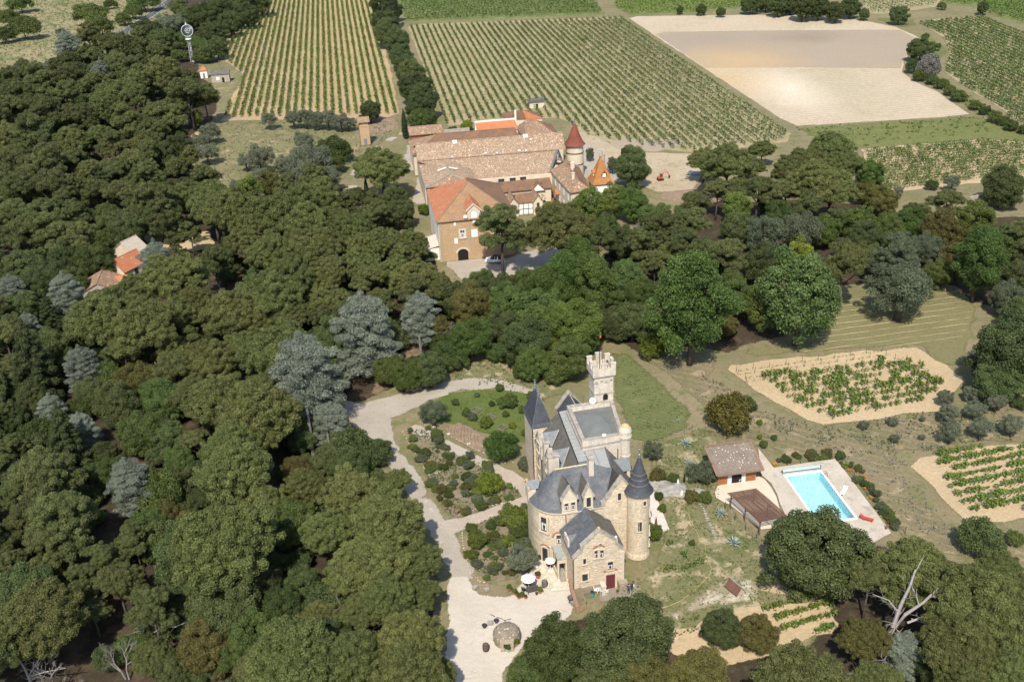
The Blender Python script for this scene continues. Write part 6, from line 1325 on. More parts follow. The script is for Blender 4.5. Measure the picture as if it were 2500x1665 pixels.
# ------------------------------------------------------------------ the winery (axes turned 8.8 degrees)
FA = math.radians(8.8); FO = np.array(G(1130, 637)[:2])
def fw(x, y): return FO + np.array((x * math.cos(FA) - y * math.sin(FA), x * math.sin(FA) + y * math.cos(FA)))
def farm(name, label, x, y, cat='building'):
 p = fw(x, y); t = thing(name, label, cat, (p[0], p[1], 0), FA, None); t['_o'] = (x, y); return t
def fb(m, name, mat, t, **k):
 o = t['_o']; return m.build(name, mat, t, loc=(-o[0], -o[1], 0), **k)
def floc(px, py, h):
 P = at(px, py, h)[:2] - FO; return np.array((P[0] * math.cos(FA) + P[1] * math.sin(FA), -P[0] * math.sin(FA) + P[1] * math.cos(FA), h))
def fwall(px, py, y0):
 a, b = floc(px, py, 0.0), floc(px, py, 20.0); t = (y0 - a[1]) / (b[1] - a[1]); return a + (b - a) * t
Z5 = lambda x, y: (980 + x / 4.127, 240 + y / 4.127)
T_pale = tile_mat('pale_clay_tiles', (0.375, 0.275, 0.19), (0.30, 0.22, 0.15), (0.27, 0.165, 0.10), 0.06)
T_brown = tile_mat('brown_clay_tiles', (0.20, 0.125, 0.085), (0.155, 0.10, 0.07), (0.23, 0.12, 0.07), 0.0, moss=(0.32, 0.17, 0.05), moss_amt=0.45)
T_mott = tile_mat('mottled_clay_tiles', (0.30, 0.21, 0.14), (0.21, 0.15, 0.105), (0.36, 0.2, 0.12), 0.05, moss=(0.33, 0.19, 0.06), moss_amt=0.5)
T_orange = tile_mat('orange_clay_tiles', (0.47, 0.165, 0.075), (0.38, 0.14, 0.07), (0.34, 0.17, 0.10), 0.02, moss=(0.33, 0.2, 0.12), moss_amt=0.5)
T_new = tile_mat('new_orange_tiles', (0.50, 0.19, 0.085), (0.46, 0.175, 0.08), (0.48, 0.2, 0.1))
T_hip = tile_mat('warm_brown_tiles', (0.30, 0.20, 0.12), (0.25, 0.165, 0.10), (0.34, 0.19, 0.10), 0.0, moss=(0.40, 0.22, 0.07), moss_amt=0.5)
T_pyr = tile_mat('orange_lichen_tiles', (0.42, 0.17, 0.05), (0.34, 0.145, 0.05), (0.28, 0.15, 0.07), 0.0, moss=(0.45, 0.2, 0.04), moss_amt=0.6)
T_red = tile_mat('red_flat_tiles', (0.235, 0.075, 0.05), (0.20, 0.068, 0.046), (0.17, 0.06, 0.045), tw=0.2, tl=0.2)
P_sand = stone_mat('sandstone_rubble', (0.42, 0.28, 0.155), (0.36, 0.24, 0.135), (0.44, 0.32, 0.2), 0.3, (0.30, 0.2, 0.11), 0.35)
P_cream = plain('cream_render', (0.58, 0.50, 0.38), (0.50, 0.42, 0.31), 0.7, 0.9, bump=0.15)
P_white = plain('white_render', (0.72, 0.69, 0.62), (0.64, 0.6, 0.53), 0.7, 0.9)
P_grey = stone_mat('grey_rubble', (0.36, 0.32, 0.26), (0.28, 0.245, 0.2), (0.36, 0.33, 0.28), 0.4)
M_flash = plain('grey_flashing', (0.2, 0.21, 0.22), rough=0.5, metal=0.2)
def ridge_tiles(t, pts, mat, r=0.16):
 m = MB()
 for a, b in zip(pts, pts[1:]): m.tube([a, b], r, 5)
 fb(m, 'ridge_tiles', mat, t)
t = farm('barn', 'long winery hall with vast pale speckled tile roof and skylights', 15, 46)
m = MB(); m.prism([(-4.6, 38), (32.6, 38), (34.8, 55), (34.8, 64), (-4.4, 64)], 0, 6.35); m.prism([(-4.6, 47), (33, 47), (34.8, 55), (-4.4, 60)], 6.3, 8.6); fb(m, 'wall', P_cream, t)
lo = [floc(*Z5(748, 814), 6.5), floc(*Z5(1498, 750), 6.5), floc(*Z5(1572, 514), 9.6), floc(*Z5(165, 635), 9.6)]
up = [floc(*Z5(162, 632), 9.8), floc(*Z5(1650, 508), 9.8), floc(*Z5(1622, 346), 12.4), floc(*Z5(138, 470), 12.4)]
m = MB(); m.slab(lo, 0.18); fb(m, 'roof', T_pale, t)
m = MB(); m.slab(up, 0.18); fb(m, 'roof', T_pale, t)
bk = [up[3] + (0, .05, 0), up[2] + (0, .05, 0), up[2] + (0, 9, -3.2), up[3] + (0, 9, -3.2)]
m = MB(); m.slab(bk, 0.18); fb(m, 'roof', T_brown, t)
ridge_tiles(t, [up[3] + (0, 0, .05), up[2] + (0, 0, .05)], T_pale, 0.17)
m = MB(); m.tube([lo[2] + (0, 0, .05), lo[1] + (0, 0, .1)], 0.3, 4); m.tube([lo[3] + (0, 0, .1), lo[2] + (0, 0, .1)], 0.14, 4); fb(m, 'valley_flashing', M_flash, t)
M_sky = plain('skylight_glass', (0.75, 0.78, 0.8), rough=0.25, spec=0.6)
def on_slab(q, px, py):
 """point of the slab q (four corners) under a surveyed pixel"""
 n = np.cross(q[1] - q[0], q[3] - q[0]); a, b = floc(px, py, 0.0), floc(px, py, 20.0); s = np.dot(q[0] - a, n) / np.dot(b - a, n); return a + (b - a) * s
for q, x, y, w, l in ((up, 538, 445, 1.2, 1.5), (up, 1250, 385, 1.2, 1.5), (up, 850, 556, 0.7, 0.5), (up, 962, 553, 0.5, 0.4), (up, 1187, 532, 0.7, 0.5), (up, 1255, 530, 0.5, 0.35), (up, 510, 594, 0.5, 0.4), (up, 1302, 420, 0.5, 0.5)):
 p = on_slab(q, *Z5(x, y)); u = (q[1] - q[0]) / np.linalg.norm(q[1] - q[0]); v = (q[3] - q[0]); v = v - u * np.dot(u, v); v /= np.linalg.norm(v); n = np.cross(u, v)
 m = MB(); m.obox(p + n * 0.06, u * (w / 2 + .08), v * (l / 2 + .08), n * 0.06); o = fb(m, 'skylight', M_flash, t); m = MB(); m.obox(p + n * 0.13, u * w / 2, v * l / 2, n * 0.015); oo = t['_o']; m.build('pane', M_sky, o)
for x in (765, 1005, 1120, 1225):
 p = fwall(*Z5(x, 806 - (x - 1000) * 0.055), 37.98); m = MB(); m.box(p[0] - 0.8, p[0] + 0.8, 37.9, 37.99, 5.3, 6.1); fb(m, 'window', M_glass, t)
t = farm('cross_wing', 'tile roofed wing with ridge skylights joining hall and orange hipped house', 2, 40)
pk, rb = floc(*Z5(485, 772), 9.6), floc(*Z5(442, 640), 9.9); c1, c2 = floc(*Z5(240, 905), 7.4), floc(*Z5(745, 832), 7.0); e1 = floc(*Z5(165, 640), 8.6); fr = floc(*Z5(660, 832), 8.2)
m = MB(); m.prism([(-4.4, 31), (8.2, 33), (8.2, 48), (-4.4, 48)], 0, 6.9); fb(m, 'wall', P_cream, t)
m = MB(); m.slab([c1, pk, rb, e1 + (0, 0, .15)], 0.18); fb(m, 'roof', T_pale, t)
m = MB(); m.slab([pk, fr, c2, c2 + (.5, 13, 1.0), rb], 0.18); fb(m, 'roof', T_pale, t)
m = MB(); m.slab([c1, floc(*Z5(520, 868), 8.4), pk], 0.18); fb(m, 'roof', T_mott, t)
m = MB(); m.slab([floc(*Z5(520, 868), 8.4), fr, pk], 0.18); fb(m, 'roof', T_mott, t)
m = MB(); m.tube([c1 + (0, 0, .1), pk + (0, 0, .1), fr + (0, 0, .1)], 0.16, 4); fb(m, 'hip_flashing', M_flash, t)
for s in (-1, 1):
 p = pk * 0.45 + rb * 0.55 + (s * 1.5, -0.3, -0.22); m = MB(); m.obox(p, (1.1, 0, -s * 0.32), (0, 0.35, 0), (0, 0, .08)); fb(m, 'skylight', M_sky, t)
t = farm('gatehouse', 'sandstone house with hipped roof, one slope bright orange, and arched gateway', 4, 10, 'house')
hx0, hx1, hy0, hy1, he = -5.0, 12.4, 0.45, 22.3, 10.0
m = MB(); m.box(hx0, hx1, hy0, hy1, 0, he); fb(m, 'wall', P_sand, t)
m = MB(); m.box(hx0 - .06, hx0, hy0, hy1, 0, he); fb(m, 'side_wall', P_white, t)
ov_ = 0.45; a4 = [np.array(q) for q in ((hx0 - ov_, hy0 - ov_, he), (hx1 + ov_, hy0 - ov_, he), (hx1 + ov_, hy1 + ov_, he), (hx0 - ov_, hy1 + ov_, he))]
ap = floc(*Z5(668, 845), 14.6); ap2 = ap + (0, 3.0, 0)
m = MB(); m.slab([a4[3], a4[0], ap, ap2], 0.16); fb(m, 'roof', T_orange, t)['label'] = 'bright orange roof slope'
m = MB(); m.slab([a4[0], a4[1], ap], 0.16); fb(m, 'roof', T_hip, t)
m = MB(); m.slab([a4[1], a4[2], ap2, ap], 0.16); fb(m, 'roof', T_brown, t)
m = MB(); m.slab([a4[2], a4[3], ap2], 0.16); fb(m, 'roof', T_brown, t)
ridge_tiles(t, [a4[0] + (0, 0, .05), ap + (0, 0, .05), a4[1] + (0, 0, .05)], T_hip, 0.17); ridge_tiles(t, [ap + (0, 0, .05), ap2, a4[2]], T_brown)
p = fwall(*Z5(729, 1160), hy0); dx_ = p[0]
m = MB(); g = [(dx_ - 1.5, he - .2), (dx_ + 1.5, he - .2), (dx_ + 1.5, he + 2.0), (dx_, he + 3.3), (dx_ - 1.5, he + 2.0)]
m.raw([(x, hy0 - .05, z) for x, z in g] + [(x, hy0 + .4, z) for x, z in g], [(0, 1, 2, 3, 4), (9, 8, 7, 6, 5)] + [(i, 5 + i, 5 + (i + 1) % 5, (i + 1) % 5) for i in range(5)]); d_ = fb(m, 'dormer', M_dressed, t)
o_ = t['_o']
m = MB()
for s in (-1, 1): m.face([(dx_ + s * 1.75, hy0 - .2, he + 1.8), (dx_, hy0 - .2, he + 3.4), (dx_, hy0 + 7.5, he + 3.4), (dx_ + s * 1.75, hy0 + 5.0, he + 1.8)][::-s])
m.build('dormer_roof', T_orange, d_)
m = MB()
for s in (-1, 1):
 a, b = np.array((dx_ + s * 1.8, hy0 - .1, he + 1.8)), np.array((dx_, hy0 - .1, he + 3.45)); d = b - a; L = np.linalg.norm(d); d /= L; m.obox((a + b) / 2, d * L / 2, (0, .2, 0), np.cross(d, (0, 1, 0)) * .1)
 m.box(dx_ + s * 1.0 - .2, dx_ + s * 1.0 + .2, hy0 - .25, hy0 - .06, he - .1, he + 1.5)
m.build('dormer_trim', M_dressed, d_)
m = MB(); m.raw([(dx_ + .68 * math.cos(a), hy0 - .08, he + 1.0 + .68 * math.sin(a)) for a in np.linspace(0, math.pi, 11)] + [(dx_ - .68, hy0 - .08, he + .05), (dx_ + .68, hy0 - .08, he + .05)], [tuple(range(13))]); m.build('shutter', M_white, d_)
m = MB(); m.lathe((0, 0, 0), [(0.02, 0), (.3, .05), (.48, .15)], 12, cap=False); m2 = MB(); m2.raw([(dx_ - 2.1 + x, hy0 - .6 - z, he + .9 + y) for x, y, z in m.v], m.f); m2.tube([(dx_ - 2.1, hy0 - .6, he + .9), (dx_ - 2.0, hy0, he)], .05, 4); fb(m2, 'satellite_dish', M_white, t)
def fwin(t, zx, zy, y0, w, h, mat, sur=0.18, **k):
 p = fwall(*Z5(zx, zy), y0); o = t['_o']; return window(t, (p[0] - o[0], y0 - o[1] - 0.01, p[2]), (0, -1, 0), w, h, sur, mat, **k)
fwin(t, 615, 1366, hy0, 1.1, 1.7, M_white, 0.35, curtain=True)
for zx, zy, w, h in ((538, 1268, 0.5, 0.8), (551, 1438, 0.75, 1.3), (736, 1245, 0.9, 1.4), (736, 1360, 1.4, 1.8)):
 p = fwall(*Z5(zx, zy), hy0); m = MB(); m.box(p[0] - w / 2, p[0] + w / 2, hy0 - .06, hy0, p[2] - h / 2, p[2] + h / 2); fb(m, 'shutter', M_white, t)
for zx, zy, w, h in ((955, 1390, 1.0, 1.7), (1150, 1370, 1.0, 1.7), (1050, 1470, 0.9, 1.3)): fwin(t, zx, zy, hy0, w, h, M_iron)
ax = fwall(1130, 610, hy0)[0]
m = MB(); m.raw([(ax + 1.2 * math.cos(a), hy0 - .03, 1.9 + .9 * math.sin(a)) for a in np.linspace(0, math.pi, 13)] + [(ax - 1.2, hy0 - .03, 0.01), (ax + 1.2, hy0 - .03, .01)], [tuple(range(15))]); fb(m, 'gateway', M_dark, t)
for k in range(13):
 a = math.pi * (k + .5) / 13; m = MB(); c = np.array((ax + 1.42 * math.cos(a), hy0 - .06, 1.9 + 1.1 * math.sin(a))); r_ = np.array((math.cos(a), 0, math.sin(a))); m.obox(c, r_ * .22, (0, .06, 0), np.cross(r_, (0, 1, 0)) * .15); fb(m, 'voussoir', M_dressed, t)
m = MB()
for x in (hx0 + .5, ax + 1.9): m.tube([(x, hy0 - .12, 0.1), (x, hy0 - .12, he - .1)], .07, 5)
fb(m, 'drainpipe', M_metal, t)
m = MB(); m.box(hx0 - 3.5, hx0 - .1, 2, 9, 0, 3.0); fb(m, 'annex_wall', P_white, t)
m = MB(); m.slab([(hx0 - 3.7, 1.8, 2.9), (hx0 - .1, 1.8, 3.7), (hx0 - .1, 9.2, 3.7), (hx0 - 3.7, 9.2, 2.9)], .14); fb(m, 'annex_roof', plain('pinkish_terrace', (0.6, 0.5, 0.42)), t)
t = farm('courtyard_range', 'low brown tiled range across the winery courtyard', 20, 36)
m = MB(); m.box(12.6, 28.2, 34.2, 37.8, 0, 3.9); fb(m, 'wall', P_cream, t)
m = MB(); m.slab([(9.6, 37.9, 5.3), (28.6, 37.9, 5.3), (28.6, 33.7, 3.9), (12.6, 33.7, 3.9)], .16); fb(m, 'roof', T_brown, t)
m = MB(); gx_ = 24.6; m.raw([(gx_ - 1.7, 33.5, 3.4), (gx_ + 1.7, 33.5, 3.4), (gx_, 33.5, 5.2)] + [(gx_ - 1.7, 34.3, 3.4), (gx_ + 1.7, 34.3, 3.4), (gx_, 34.3, 5.2)], [(0, 1, 2), (5, 4, 3), (0, 3, 4, 1), (1, 4, 5, 2), (2, 5, 3, 0)]); fb(m, 'gable', P_white, t)
m = MB()
for s in (-1, 1): m.face([(gx_ + s * 1.9, 33.4, 3.3), (gx_, 33.4, 5.3), (gx_, 37, 5.3), (gx_ + s * 1.9, 34.8, 3.9)][::-s])
fb(m, 'gable_roof', T_brown, t)
m = MB(); m.rbox((14.2, 36.4, 5.3), .4, .4, 1.6); fb(m, 'chimney', M_metal, t)
t = farm('courtyard_pavilion', 'small timber framed pavilion with two gabled ends in the courtyard', 19.5, 27)
m = MB(); m.box(15.8, 23.6, 26.0, 31.0, 0, 3.3); fb(m, 'wall', P_cream, t)
m = MB(); m.slab([(17.4, 25.8, 3.3), (22.1, 25.8, 3.3), (22.1, 28.6, 4.9), (17.4, 28.6, 4.9)], .14); m.slab([(17.4, 28.6, 4.9), (22.1, 28.6, 4.9), (22.1, 31.3, 3.3), (17.4, 31.3, 3.3)], .14); fb(m, 'roof', T_brown, t)
for gx_ in (16.6, 22.9):
 m = MB()
 for s in (-1, 1): m.face([(gx_ + s * 1.4, 24.9, 3.3), (gx_, 24.9, 5.0), (gx_, 31, 5.0), (gx_ + s * 1.4, 31, 3.3)][::-s])
 fb(m, 'gable_roof', T_mott, t); m = MB(); m.prism([(gx_ - 1.2, 25.1), (gx_ + 1.2, 25.1), (gx_ + 1.2, 26), (gx_ - 1.2, 26)], 0, 3.3); m.raw([(gx_ - 1.2, 25.1, 3.3), (gx_ + 1.2, 25.1, 3.3), (gx_, 25.1, 4.8)], [(0, 1, 2)]); fb(m, 'gable_wall', P_cream, t)
 m = MB(); m.box(gx_ - .35, gx_ + .35, 25.04, 25.1, 2.2, 3.2); fb(m, 'window', M_glass, t)
m = MB(); m.box(17.9, 21.7, 25.94, 25.99, 0.3, 2.7); fb(m, 'white_panel', M_white, t)
m = MB()
for k in range(4): m.box(17.9 + k * 1.24, 18.05 + k * 1.24, 25.88, 25.93, 0, 3.0)
m.box(17.8, 21.8, 25.88, 25.935, 1.5, 1.65); fb(m, 'timber', plain('dark_timber', (0.06, 0.045, 0.035)), t)
t = farm('wing_house', 'white walled house with mottled hipped roof right of the courtyard', 32.5, 30, 'house')
q = [(28.9, 38.5), (37.0, 38.5), (35.6, 20.4), (30.1, 19.4)]
m = MB(); m.prism([(29.3, 38.2), (36.6, 38.2), (35.3, 20.8), (30.4, 19.9)], 0, 7.0); fb(m, 'wall', P_cream, t)
Q = [np.array((*p_, 7.0)) for p_ in q]; r1, r2 = np.array((33.0, 38.5, 9.0)), np.array((32.9, 23.0, 9.0))
for f, mt in (((Q[0], r1, r2, Q[3]), T_mott), ((Q[1], Q[2], r2, r1), T_brown), ((Q[2], Q[3], r2), T_mott)):
 m = MB(); m.slab(f, .16); fb(m, 'roof', mt, t)
ridge_tiles(t, [r1 + (0, 0, .05), r2 + (0, 0, .05), Q[3] + (0, 0, .05)], T_mott)
for x, y, z in ((32.2, 25.5, 9.6), (33.5, 32.5, 10.0), (34.5, 35.5, 9.2)):
 m = MB(); m.rbox((x, y, z - .6), .7, .7, 2.0); m.rbox((x, y, z + .45), .85, .85, .12); fb(m, 'chimney', P_cream, t)
for k in range(4):
 for z in (1.8, 4.9):
  y = 22.5 + k * 4.0; x = 30.38 - (y - 19.9) * 0.0595; o_ = t['_o']; m = MB(); m.box(x - .08, x + .0, y - .55, y + .55, z - .8, z + .8); fb(m, 'shutter', M_white, t)
m = MB(); m.box(28.4, 30.2, 30.4, 33.0, 3.0, 3.2); m.box(28.4, 28.5, 30.4, 33.0, 3.2, 4.1)
fb(m, 'balcony', T_new, t)
m = MB(); m.slab([(30.5, 46.5, 8.2), (36.2, 44.2, 7.0), (37.2, 38.6, 7.0), (33.0, 38.6, 8.9)], .15); fb(m, 'rear_roof', T_mott, t)
t = farm('pavilion_tower', 'square white tower with steep flared orange tiled roof and two finials', 40, 27.8, 'tower')
tw = (37.0, 42.9, 24.3, 30.6); te = 6.6
m = MB(); m.box(tw[0] + .5, tw[1] - .5, tw[2] + .5, tw[3] - .5, 0, te); fb(m, 'wall', P_white, t)
cx_, cy_ = (tw[0] + tw[1]) / 2, (tw[2] + tw[3]) / 2
lev = []
for f, z in ((1.0, te), (0.72, 7.9), (0.5, 9.5), (0.27, 11.4), (0.06, 13.0)): lev.append([np.array((cx_ + sx * f * 2.95, cy_ + sy * f * 3.1, z)) for sx, sy in ((-1, -1), (1, -1), (1, 1), (-1, 1))])
for i in range(4):
 m = MB()
 for a, b in zip(lev, lev[1:]): m.face([a[i], a[(i + 1) % 4], b[(i + 1) % 4], b[i]])
 if i == 0: m.face(lev[0][::-1])
 fb(m, 'roof', T_pyr, t)
for s in (-1, 1): m = MB(); m.lathe((cx_ + s * 0.35, cy_, 12.9), [(.14, 0), (.18, .3), (.06, .5), (.12, .75), (.02, 1.1)], 8); fb(m, 'finial', T_new, t)
for x, y, nx in ((cx_ + .3, tw[2] + 1.25, 0), (tw[0] + 1.3, cy_, 1)):
 m = MB()
 if nx == 0: m.box(x - .4, x + .4, y - .5, y + .8, 8.3, 9.2)
 else: m.box(x - .5, x + .8, y - .4, y + .4, 8.3, 9.2)
 fb(m, 'dormer', M_white, t); m = MB()
 for s in (-1, 1):
  if nx == 0: m.face([(x + s * .75, y - .7, 9.0), (x, y - .7, 9.9), (x, y + 1.4, 9.9), (x + s * .75, y + 1.0, 9.0)][::-s])
  else: m.face([(x - .7, y + s * .75, 9.0), (x - .7, y, 9.9), (x + 1.4, y, 9.9), (x + 1.0, y + s * .75, 9.0)][::s])
 fb(m, 'dormer_roof', T_pyr, t)
for x in (38.6, 41.0): m = MB(); m.box(x - .4, x + .4, tw[2] + .42, tw[2] + .5, 2.5, 4.2); fb(m, 'shutter', plain('grey_shutter', (0.5, 0.5, 0.48)), t)
t = farm('round_tower', 'round stone tower with tall red conical roof', 38.9, 52.4, 'tower')
m = MB(); m.lathe((38.9, 52.4, 0), [(2.45, 0), (2.4, 9.6)], 28); fb(m, 'wall', P_cream, t)
m = MB(); m.lathe((38.9, 52.4, 7.0), [(2.41, 0), (2.55, .08), (2.55, .22), (2.41, .3)], 28, cap=False); m.lathe((38.9, 52.4, 3.8), [(2.41, 0), (2.55, .08), (2.55, .22), (2.41, .3)], 28, cap=False); fb(m, 'iron_band', plain('dark_band', (0.09, 0.07, 0.055)), t)
m = MB(); m.lathe((38.9, 52.4, 0), [(3.02, 9.35), (2.5, 9.9), (1.9, 11.0), (1.2, 12.7), (.45, 14.7), (.25, 15.2)], 28); fb(m, 'roof', T_red, t, smooth=False)
m = MB(); m.lathe((38.9, 52.4, 15.15), [(.28, 0), (.16, .5), (.12, .6), (.2, .8), (.03, 1.5)], 10); fb(m, 'finial', M_lead, t)
def hipped(t, x0, x1, y0, y1, e, r, ra, rb, mats, wall, ov=.3):
 m = MB(); m.box(x0, x1, y0, y1, 0, e); fb(m, 'wall', wall, t)
 c = [np.array((x0 - ov, y0 - ov, e)), np.array((x1 + ov, y0 - ov, e)), np.array((x1 + ov, y1 + ov, e)), np.array((x0 - ov, y1 + ov, e))]; A, B = np.array((*ra, r)), np.array((*rb, r))
 for f, mt in (((c[0], c[1], B, A), mats[0]), ((c[1], c[2], B), mats[1]), ((c[2], c[3], A, B), mats[2]), ((c[3], c[0], A), mats[3])):
  m = MB(); m.slab(f, .16); fb(m, 'roof', mt, t)
 ridge_tiles(t, [c[0], A + (0, 0, .04), B + (0, 0, .04), c[1]], mats[0], .14)
t = farm('back_range', 'long brown tiled range behind the pale winery hall', 10, 74)
hipped(t, -5.0, 26.4, 66.5, 81.5, 6.0, 8.8, (3.2, 76.4), (26.0, 75.6), (T_brown, T_brown, T_brown, T_mott), P_cream)
t = farm('orange_roof_shed', 'shed with smooth new orange roof behind the winery', 22, 84, 'shed')
m = MB(); m.box(16.2, 28.0, 81.9, 87.4, 0, 6.6); fb(m, 'wall', P_white, t)
m = MB(); m.slab([(15.9, 81.6, 6.7), (28.2, 81.6, 6.7), (28.2, 87.6, 8.0), (15.9, 87.6, 8.0)], .15); fb(m, 'roof', T_new, t)
m = MB(); m.box(15.8, 28.3, 87.7, 88.1, 0, 8.4); fb(m, 'parapet', P_white, t)
t = farm('square_hall', 'broad hall with mottled hipped roof behind the round tower', 33, 76)
hipped(t, 28.2, 38.6, 66.0, 84.0, 6.6, 9.4, (29.6, 79.5), (33.2, 80.5), (T_mott, T_brown, T_brown, T_mott), P_cream)
m = MB(); m.rbox((28.6, 88.6, 5.4), .5, .5, 10.5); fb(m, 'flue', P_white, t)
t = farm('far_barn', 'farthest small barn with one bright orange roof slope', 32, 94)
A_, B_, C_, D_ = floc(*Z5(1220, 118), 8.6), floc(*Z5(1043, 214), 5.6), floc(*Z5(1256, 208), 5.8), floc(*Z5(1424, 204), 5.6); m = MB(); m.prism([B_[:2] + .2, C_[:2] + .2, D_[:2] + (-.2, .2), D_[:2] + (-.5, 7), B_[:2] + (.5, 7)], 0, 5.5); fb(m, 'wall', P_cream, t)
for q, mt in (((B_, C_, A_), T_brown), ((C_, D_, A_), T_new), ((D_, D_ + (0, 8, 0), A_), T_brown), ((B_ + (0, 8, 0), B_, A_), T_brown)): m = MB(); m.slab(q, .16); fb(m, 'roof', mt, t)
t = farm('lean_to_shed', 'long low tiled shed left of the walled yard behind the winery', 2, 100, 'shed')
m = MB(); m.box(-3.2, 6.7, 98.2, 102.5, 0, 3.0); fb(m, 'wall', plain('red_shed_wall', (0.3, 0.12, 0.09)), t)
m = MB(); m.slab([(-3.8, 97.6, 3.1), (7.0, 97.6, 3.1), (7.0, 102.8, 4.5), (-3.8, 102.8, 4.5)], .16); fb(m, 'roof', T_mott, t)
t = farm('yard_wall', 'pale wall around the small yard behind the winery', 11, 99, 'wall')
m = MB(); m.box(7.3, 15.6, 100.2, 100.6, 0, 3.2); m.box(7.2, 7.6, 90, 100.1, 0, 2.5); fb(m, 'wall', P_grey, t)
def gable_house(name, label, px, py, L, Wd, e, r, rot, wall, roofs, cat='house', openings=(), over=.25):
 p = G(px, py); t = thing(name, label, cat, p, rot); m = MB(); m.box(-L / 2, L / 2, -Wd / 2, Wd / 2, 0, e)
 for s in (-1, 1): m.raw([(s * L / 2, -Wd / 2, e), (s * L / 2, Wd / 2, e), (s * L / 2, 0, r - .05)], [(0, 1, 2)[::s]])
 m.build('wall', wall, t)
 for s in (-1, 1):
  k = (r - e) / (Wd / 2) * over; m = MB(); m.slab([(-L / 2 - over, s * (Wd / 2 + over), e - k), (L / 2 + over, s * (Wd / 2 + over), e - k), (L / 2 + over, 0, r), (-L / 2 - over, 0, r)], .12); m.build('roof', roofs[0 if s < 0 else 1], t)
 m = MB(); m.tube([(-L / 2 - over, 0, r), (L / 2 + over, 0, r)], .12, 5); m.build('ridge_tiles', roofs[0], t)
 for (side, u, z, w, h, mt) in openings:
  m = MB()
  if side == 'f': m.box(u - w / 2, u + w / 2, -Wd / 2 - .05, -Wd / 2, z, z + h)
  elif side == 'l': m.box(-L / 2 - .05, -L / 2, u - w / 2, u + w / 2, z, z + h)
  else: m.box(L / 2, L / 2 + .05, u - w / 2, u + w / 2, z, z + h)
  m.build('door' if z < .2 else 'window', mt, t)
 return t
p = G(893, 352); t = thing('transformer_tower', 'narrow tower like hut with small tiled roof by the dug garden', 'tower', p, FA)
m = MB(); m.box(-1.5, 1.5, -1.5, 1.5, 0, 6.0); m.box(-1.6, 1.6, -1.6, 1.6, 6.0, 6.25); m.box(-1.3, 1.3, -1.3, 1.3, 6.25, 7.6); m.build('wall', P_sand, t)
m = MB(); m.slab([(-1.9, -1.9, 7.5), (1.9, -1.9, 7.5), (1.9, 1.9, 8.3), (-1.9, 1.9, 8.3)], .16); m.build('roof', T_mott, t)
m = MB(); m.box(-.5, .5, -1.56, -1.5, 0, 2.1); m.build('door', M_flash, t)
t = gable_house('pump_house', 'grey stone shed with lean roof beside the sandy vineyard', 541, 199, 7.0, 4.2, 3.4, 4.6, math.radians(8), P_grey, (M_slate_old, M_slate_old), 'shed', (('f', -1.0, 1.0, 1.2, 1.2, M_white), ('f', 1.0, 0.0, 0.9, 1.9, M_dark)))
p = G(500, 190); t = thing('red_roof_hut', 'small white hut with red pyramid roof near the windpump', 'hut', p, math.radians(8))
m = MB(); m.box(-1.4, 1.4, -1.4, 1.4, 0, 3.2); m.build('wall', P_white, t)
for i in range(4):
 c = [(-1.7, -1.7, 3.1), (1.7, -1.7, 3.1), (1.7, 1.7, 3.1), (-1.7, 1.7, 3.1)]; m = MB(); m.slab([c[i], c[(i + 1) % 4], (0, 0, 4.9)], .1); m.build('roof', T_orange, t)
m = MB(); m.box(-.4, .4, -1.45, -1.4, 0, 2.0); m.build('door', M_flash, t)
p = G(1309, 262); t = thing('stone_cistern', 'small stone cistern with flat grey roof in the vineyard', 'cistern', p, FA)
m = MB(); m.box(-2.6, 2.6, -1.6, 1.6, 0, 2.2); m.build('wall', P_cream, t); m = MB(); m.box(-3.0, 3.0, -2.0, 2.0, 2.2, 2.4); m.box(-2.2, 2.2, -1.4, 1.4, 2.4, 2.75); m.build('roof', M_slate_old, t)
m = MB(); m.box(-.4, .4, -1.66, -1.6, 0.2, 1.5); m.build('hatch', M_dark, t)
gable_house('forest_cottage', 'forest cottage with reddish roof under the leaning cedar', 316, 676, 7.0, 5.5, 3.2, 5.6, math.radians(62), P_cream, (T_orange, T_orange), 'house', (('f', 0, 1.2, 1, 1.3, M_glass), ('f', 2.2, 0, 1, 2.1, M_frame), ('l', 0, 1.2, .9, 1.3, M_glass)))
gable_house('forest_cottage', 'pale roofed forest building right behind the reddish cottage', 326, 642, 4.5, 6.5, 3.8, 6.2, math.radians(62), P_cream, (plain('pale_roof', (0.42, 0.36, 0.29)), bpy.data.materials['pale_roof']), 'house', (('l', 0, 1.2, .9, 1.3, M_glass),))
gable_house('forest_cottage', 'grey brown roofed forest building in front of the reddish cottage', 254, 718, 8.0, 7.0, 2.6, 4.4, math.radians(100), P_grey, (T_mott, T_mott), 'house', (('l', 0, 1.0, .9, 1.2, M_glass),))
gable_house('forest_shed', 'low orange tiled lean to between the forest buildings', 297, 705, 4.5, 4.0, 2.4, 3.2, math.radians(8), P_cream, (T_orange, T_orange), 'shed')
gable_house('garden_shed', 'shed with blue grey roof half hidden in the right wood', 1903, 690, 4.0, 3.5, 2.6, 3.5, math.radians(15), plain('plank_wall', (0.3, 0.24, 0.17)), (plain('bluegrey_roof', (0.2, 0.23, 0.29), rough=0.5), bpy.data.materials['bluegrey_roof']), 'shed')
t = gable_house('wooden_hutch', 'small wooden hutch with a steep brown roof on the dry slope', 1795, 1441, 2.1, 1.3, .5, 1.35, math.radians(118), plain('grey_boards', (0.42, 0.38, 0.33)), (plank_mat('silver_boards', (0.3, 0.27, 0.25), (0.24, 0.21, 0.2)), plank_mat('brown_boards', (0.16, 0.085, 0.055), (0.12, 0.065, 0.045))), 'hutch', (), .15)
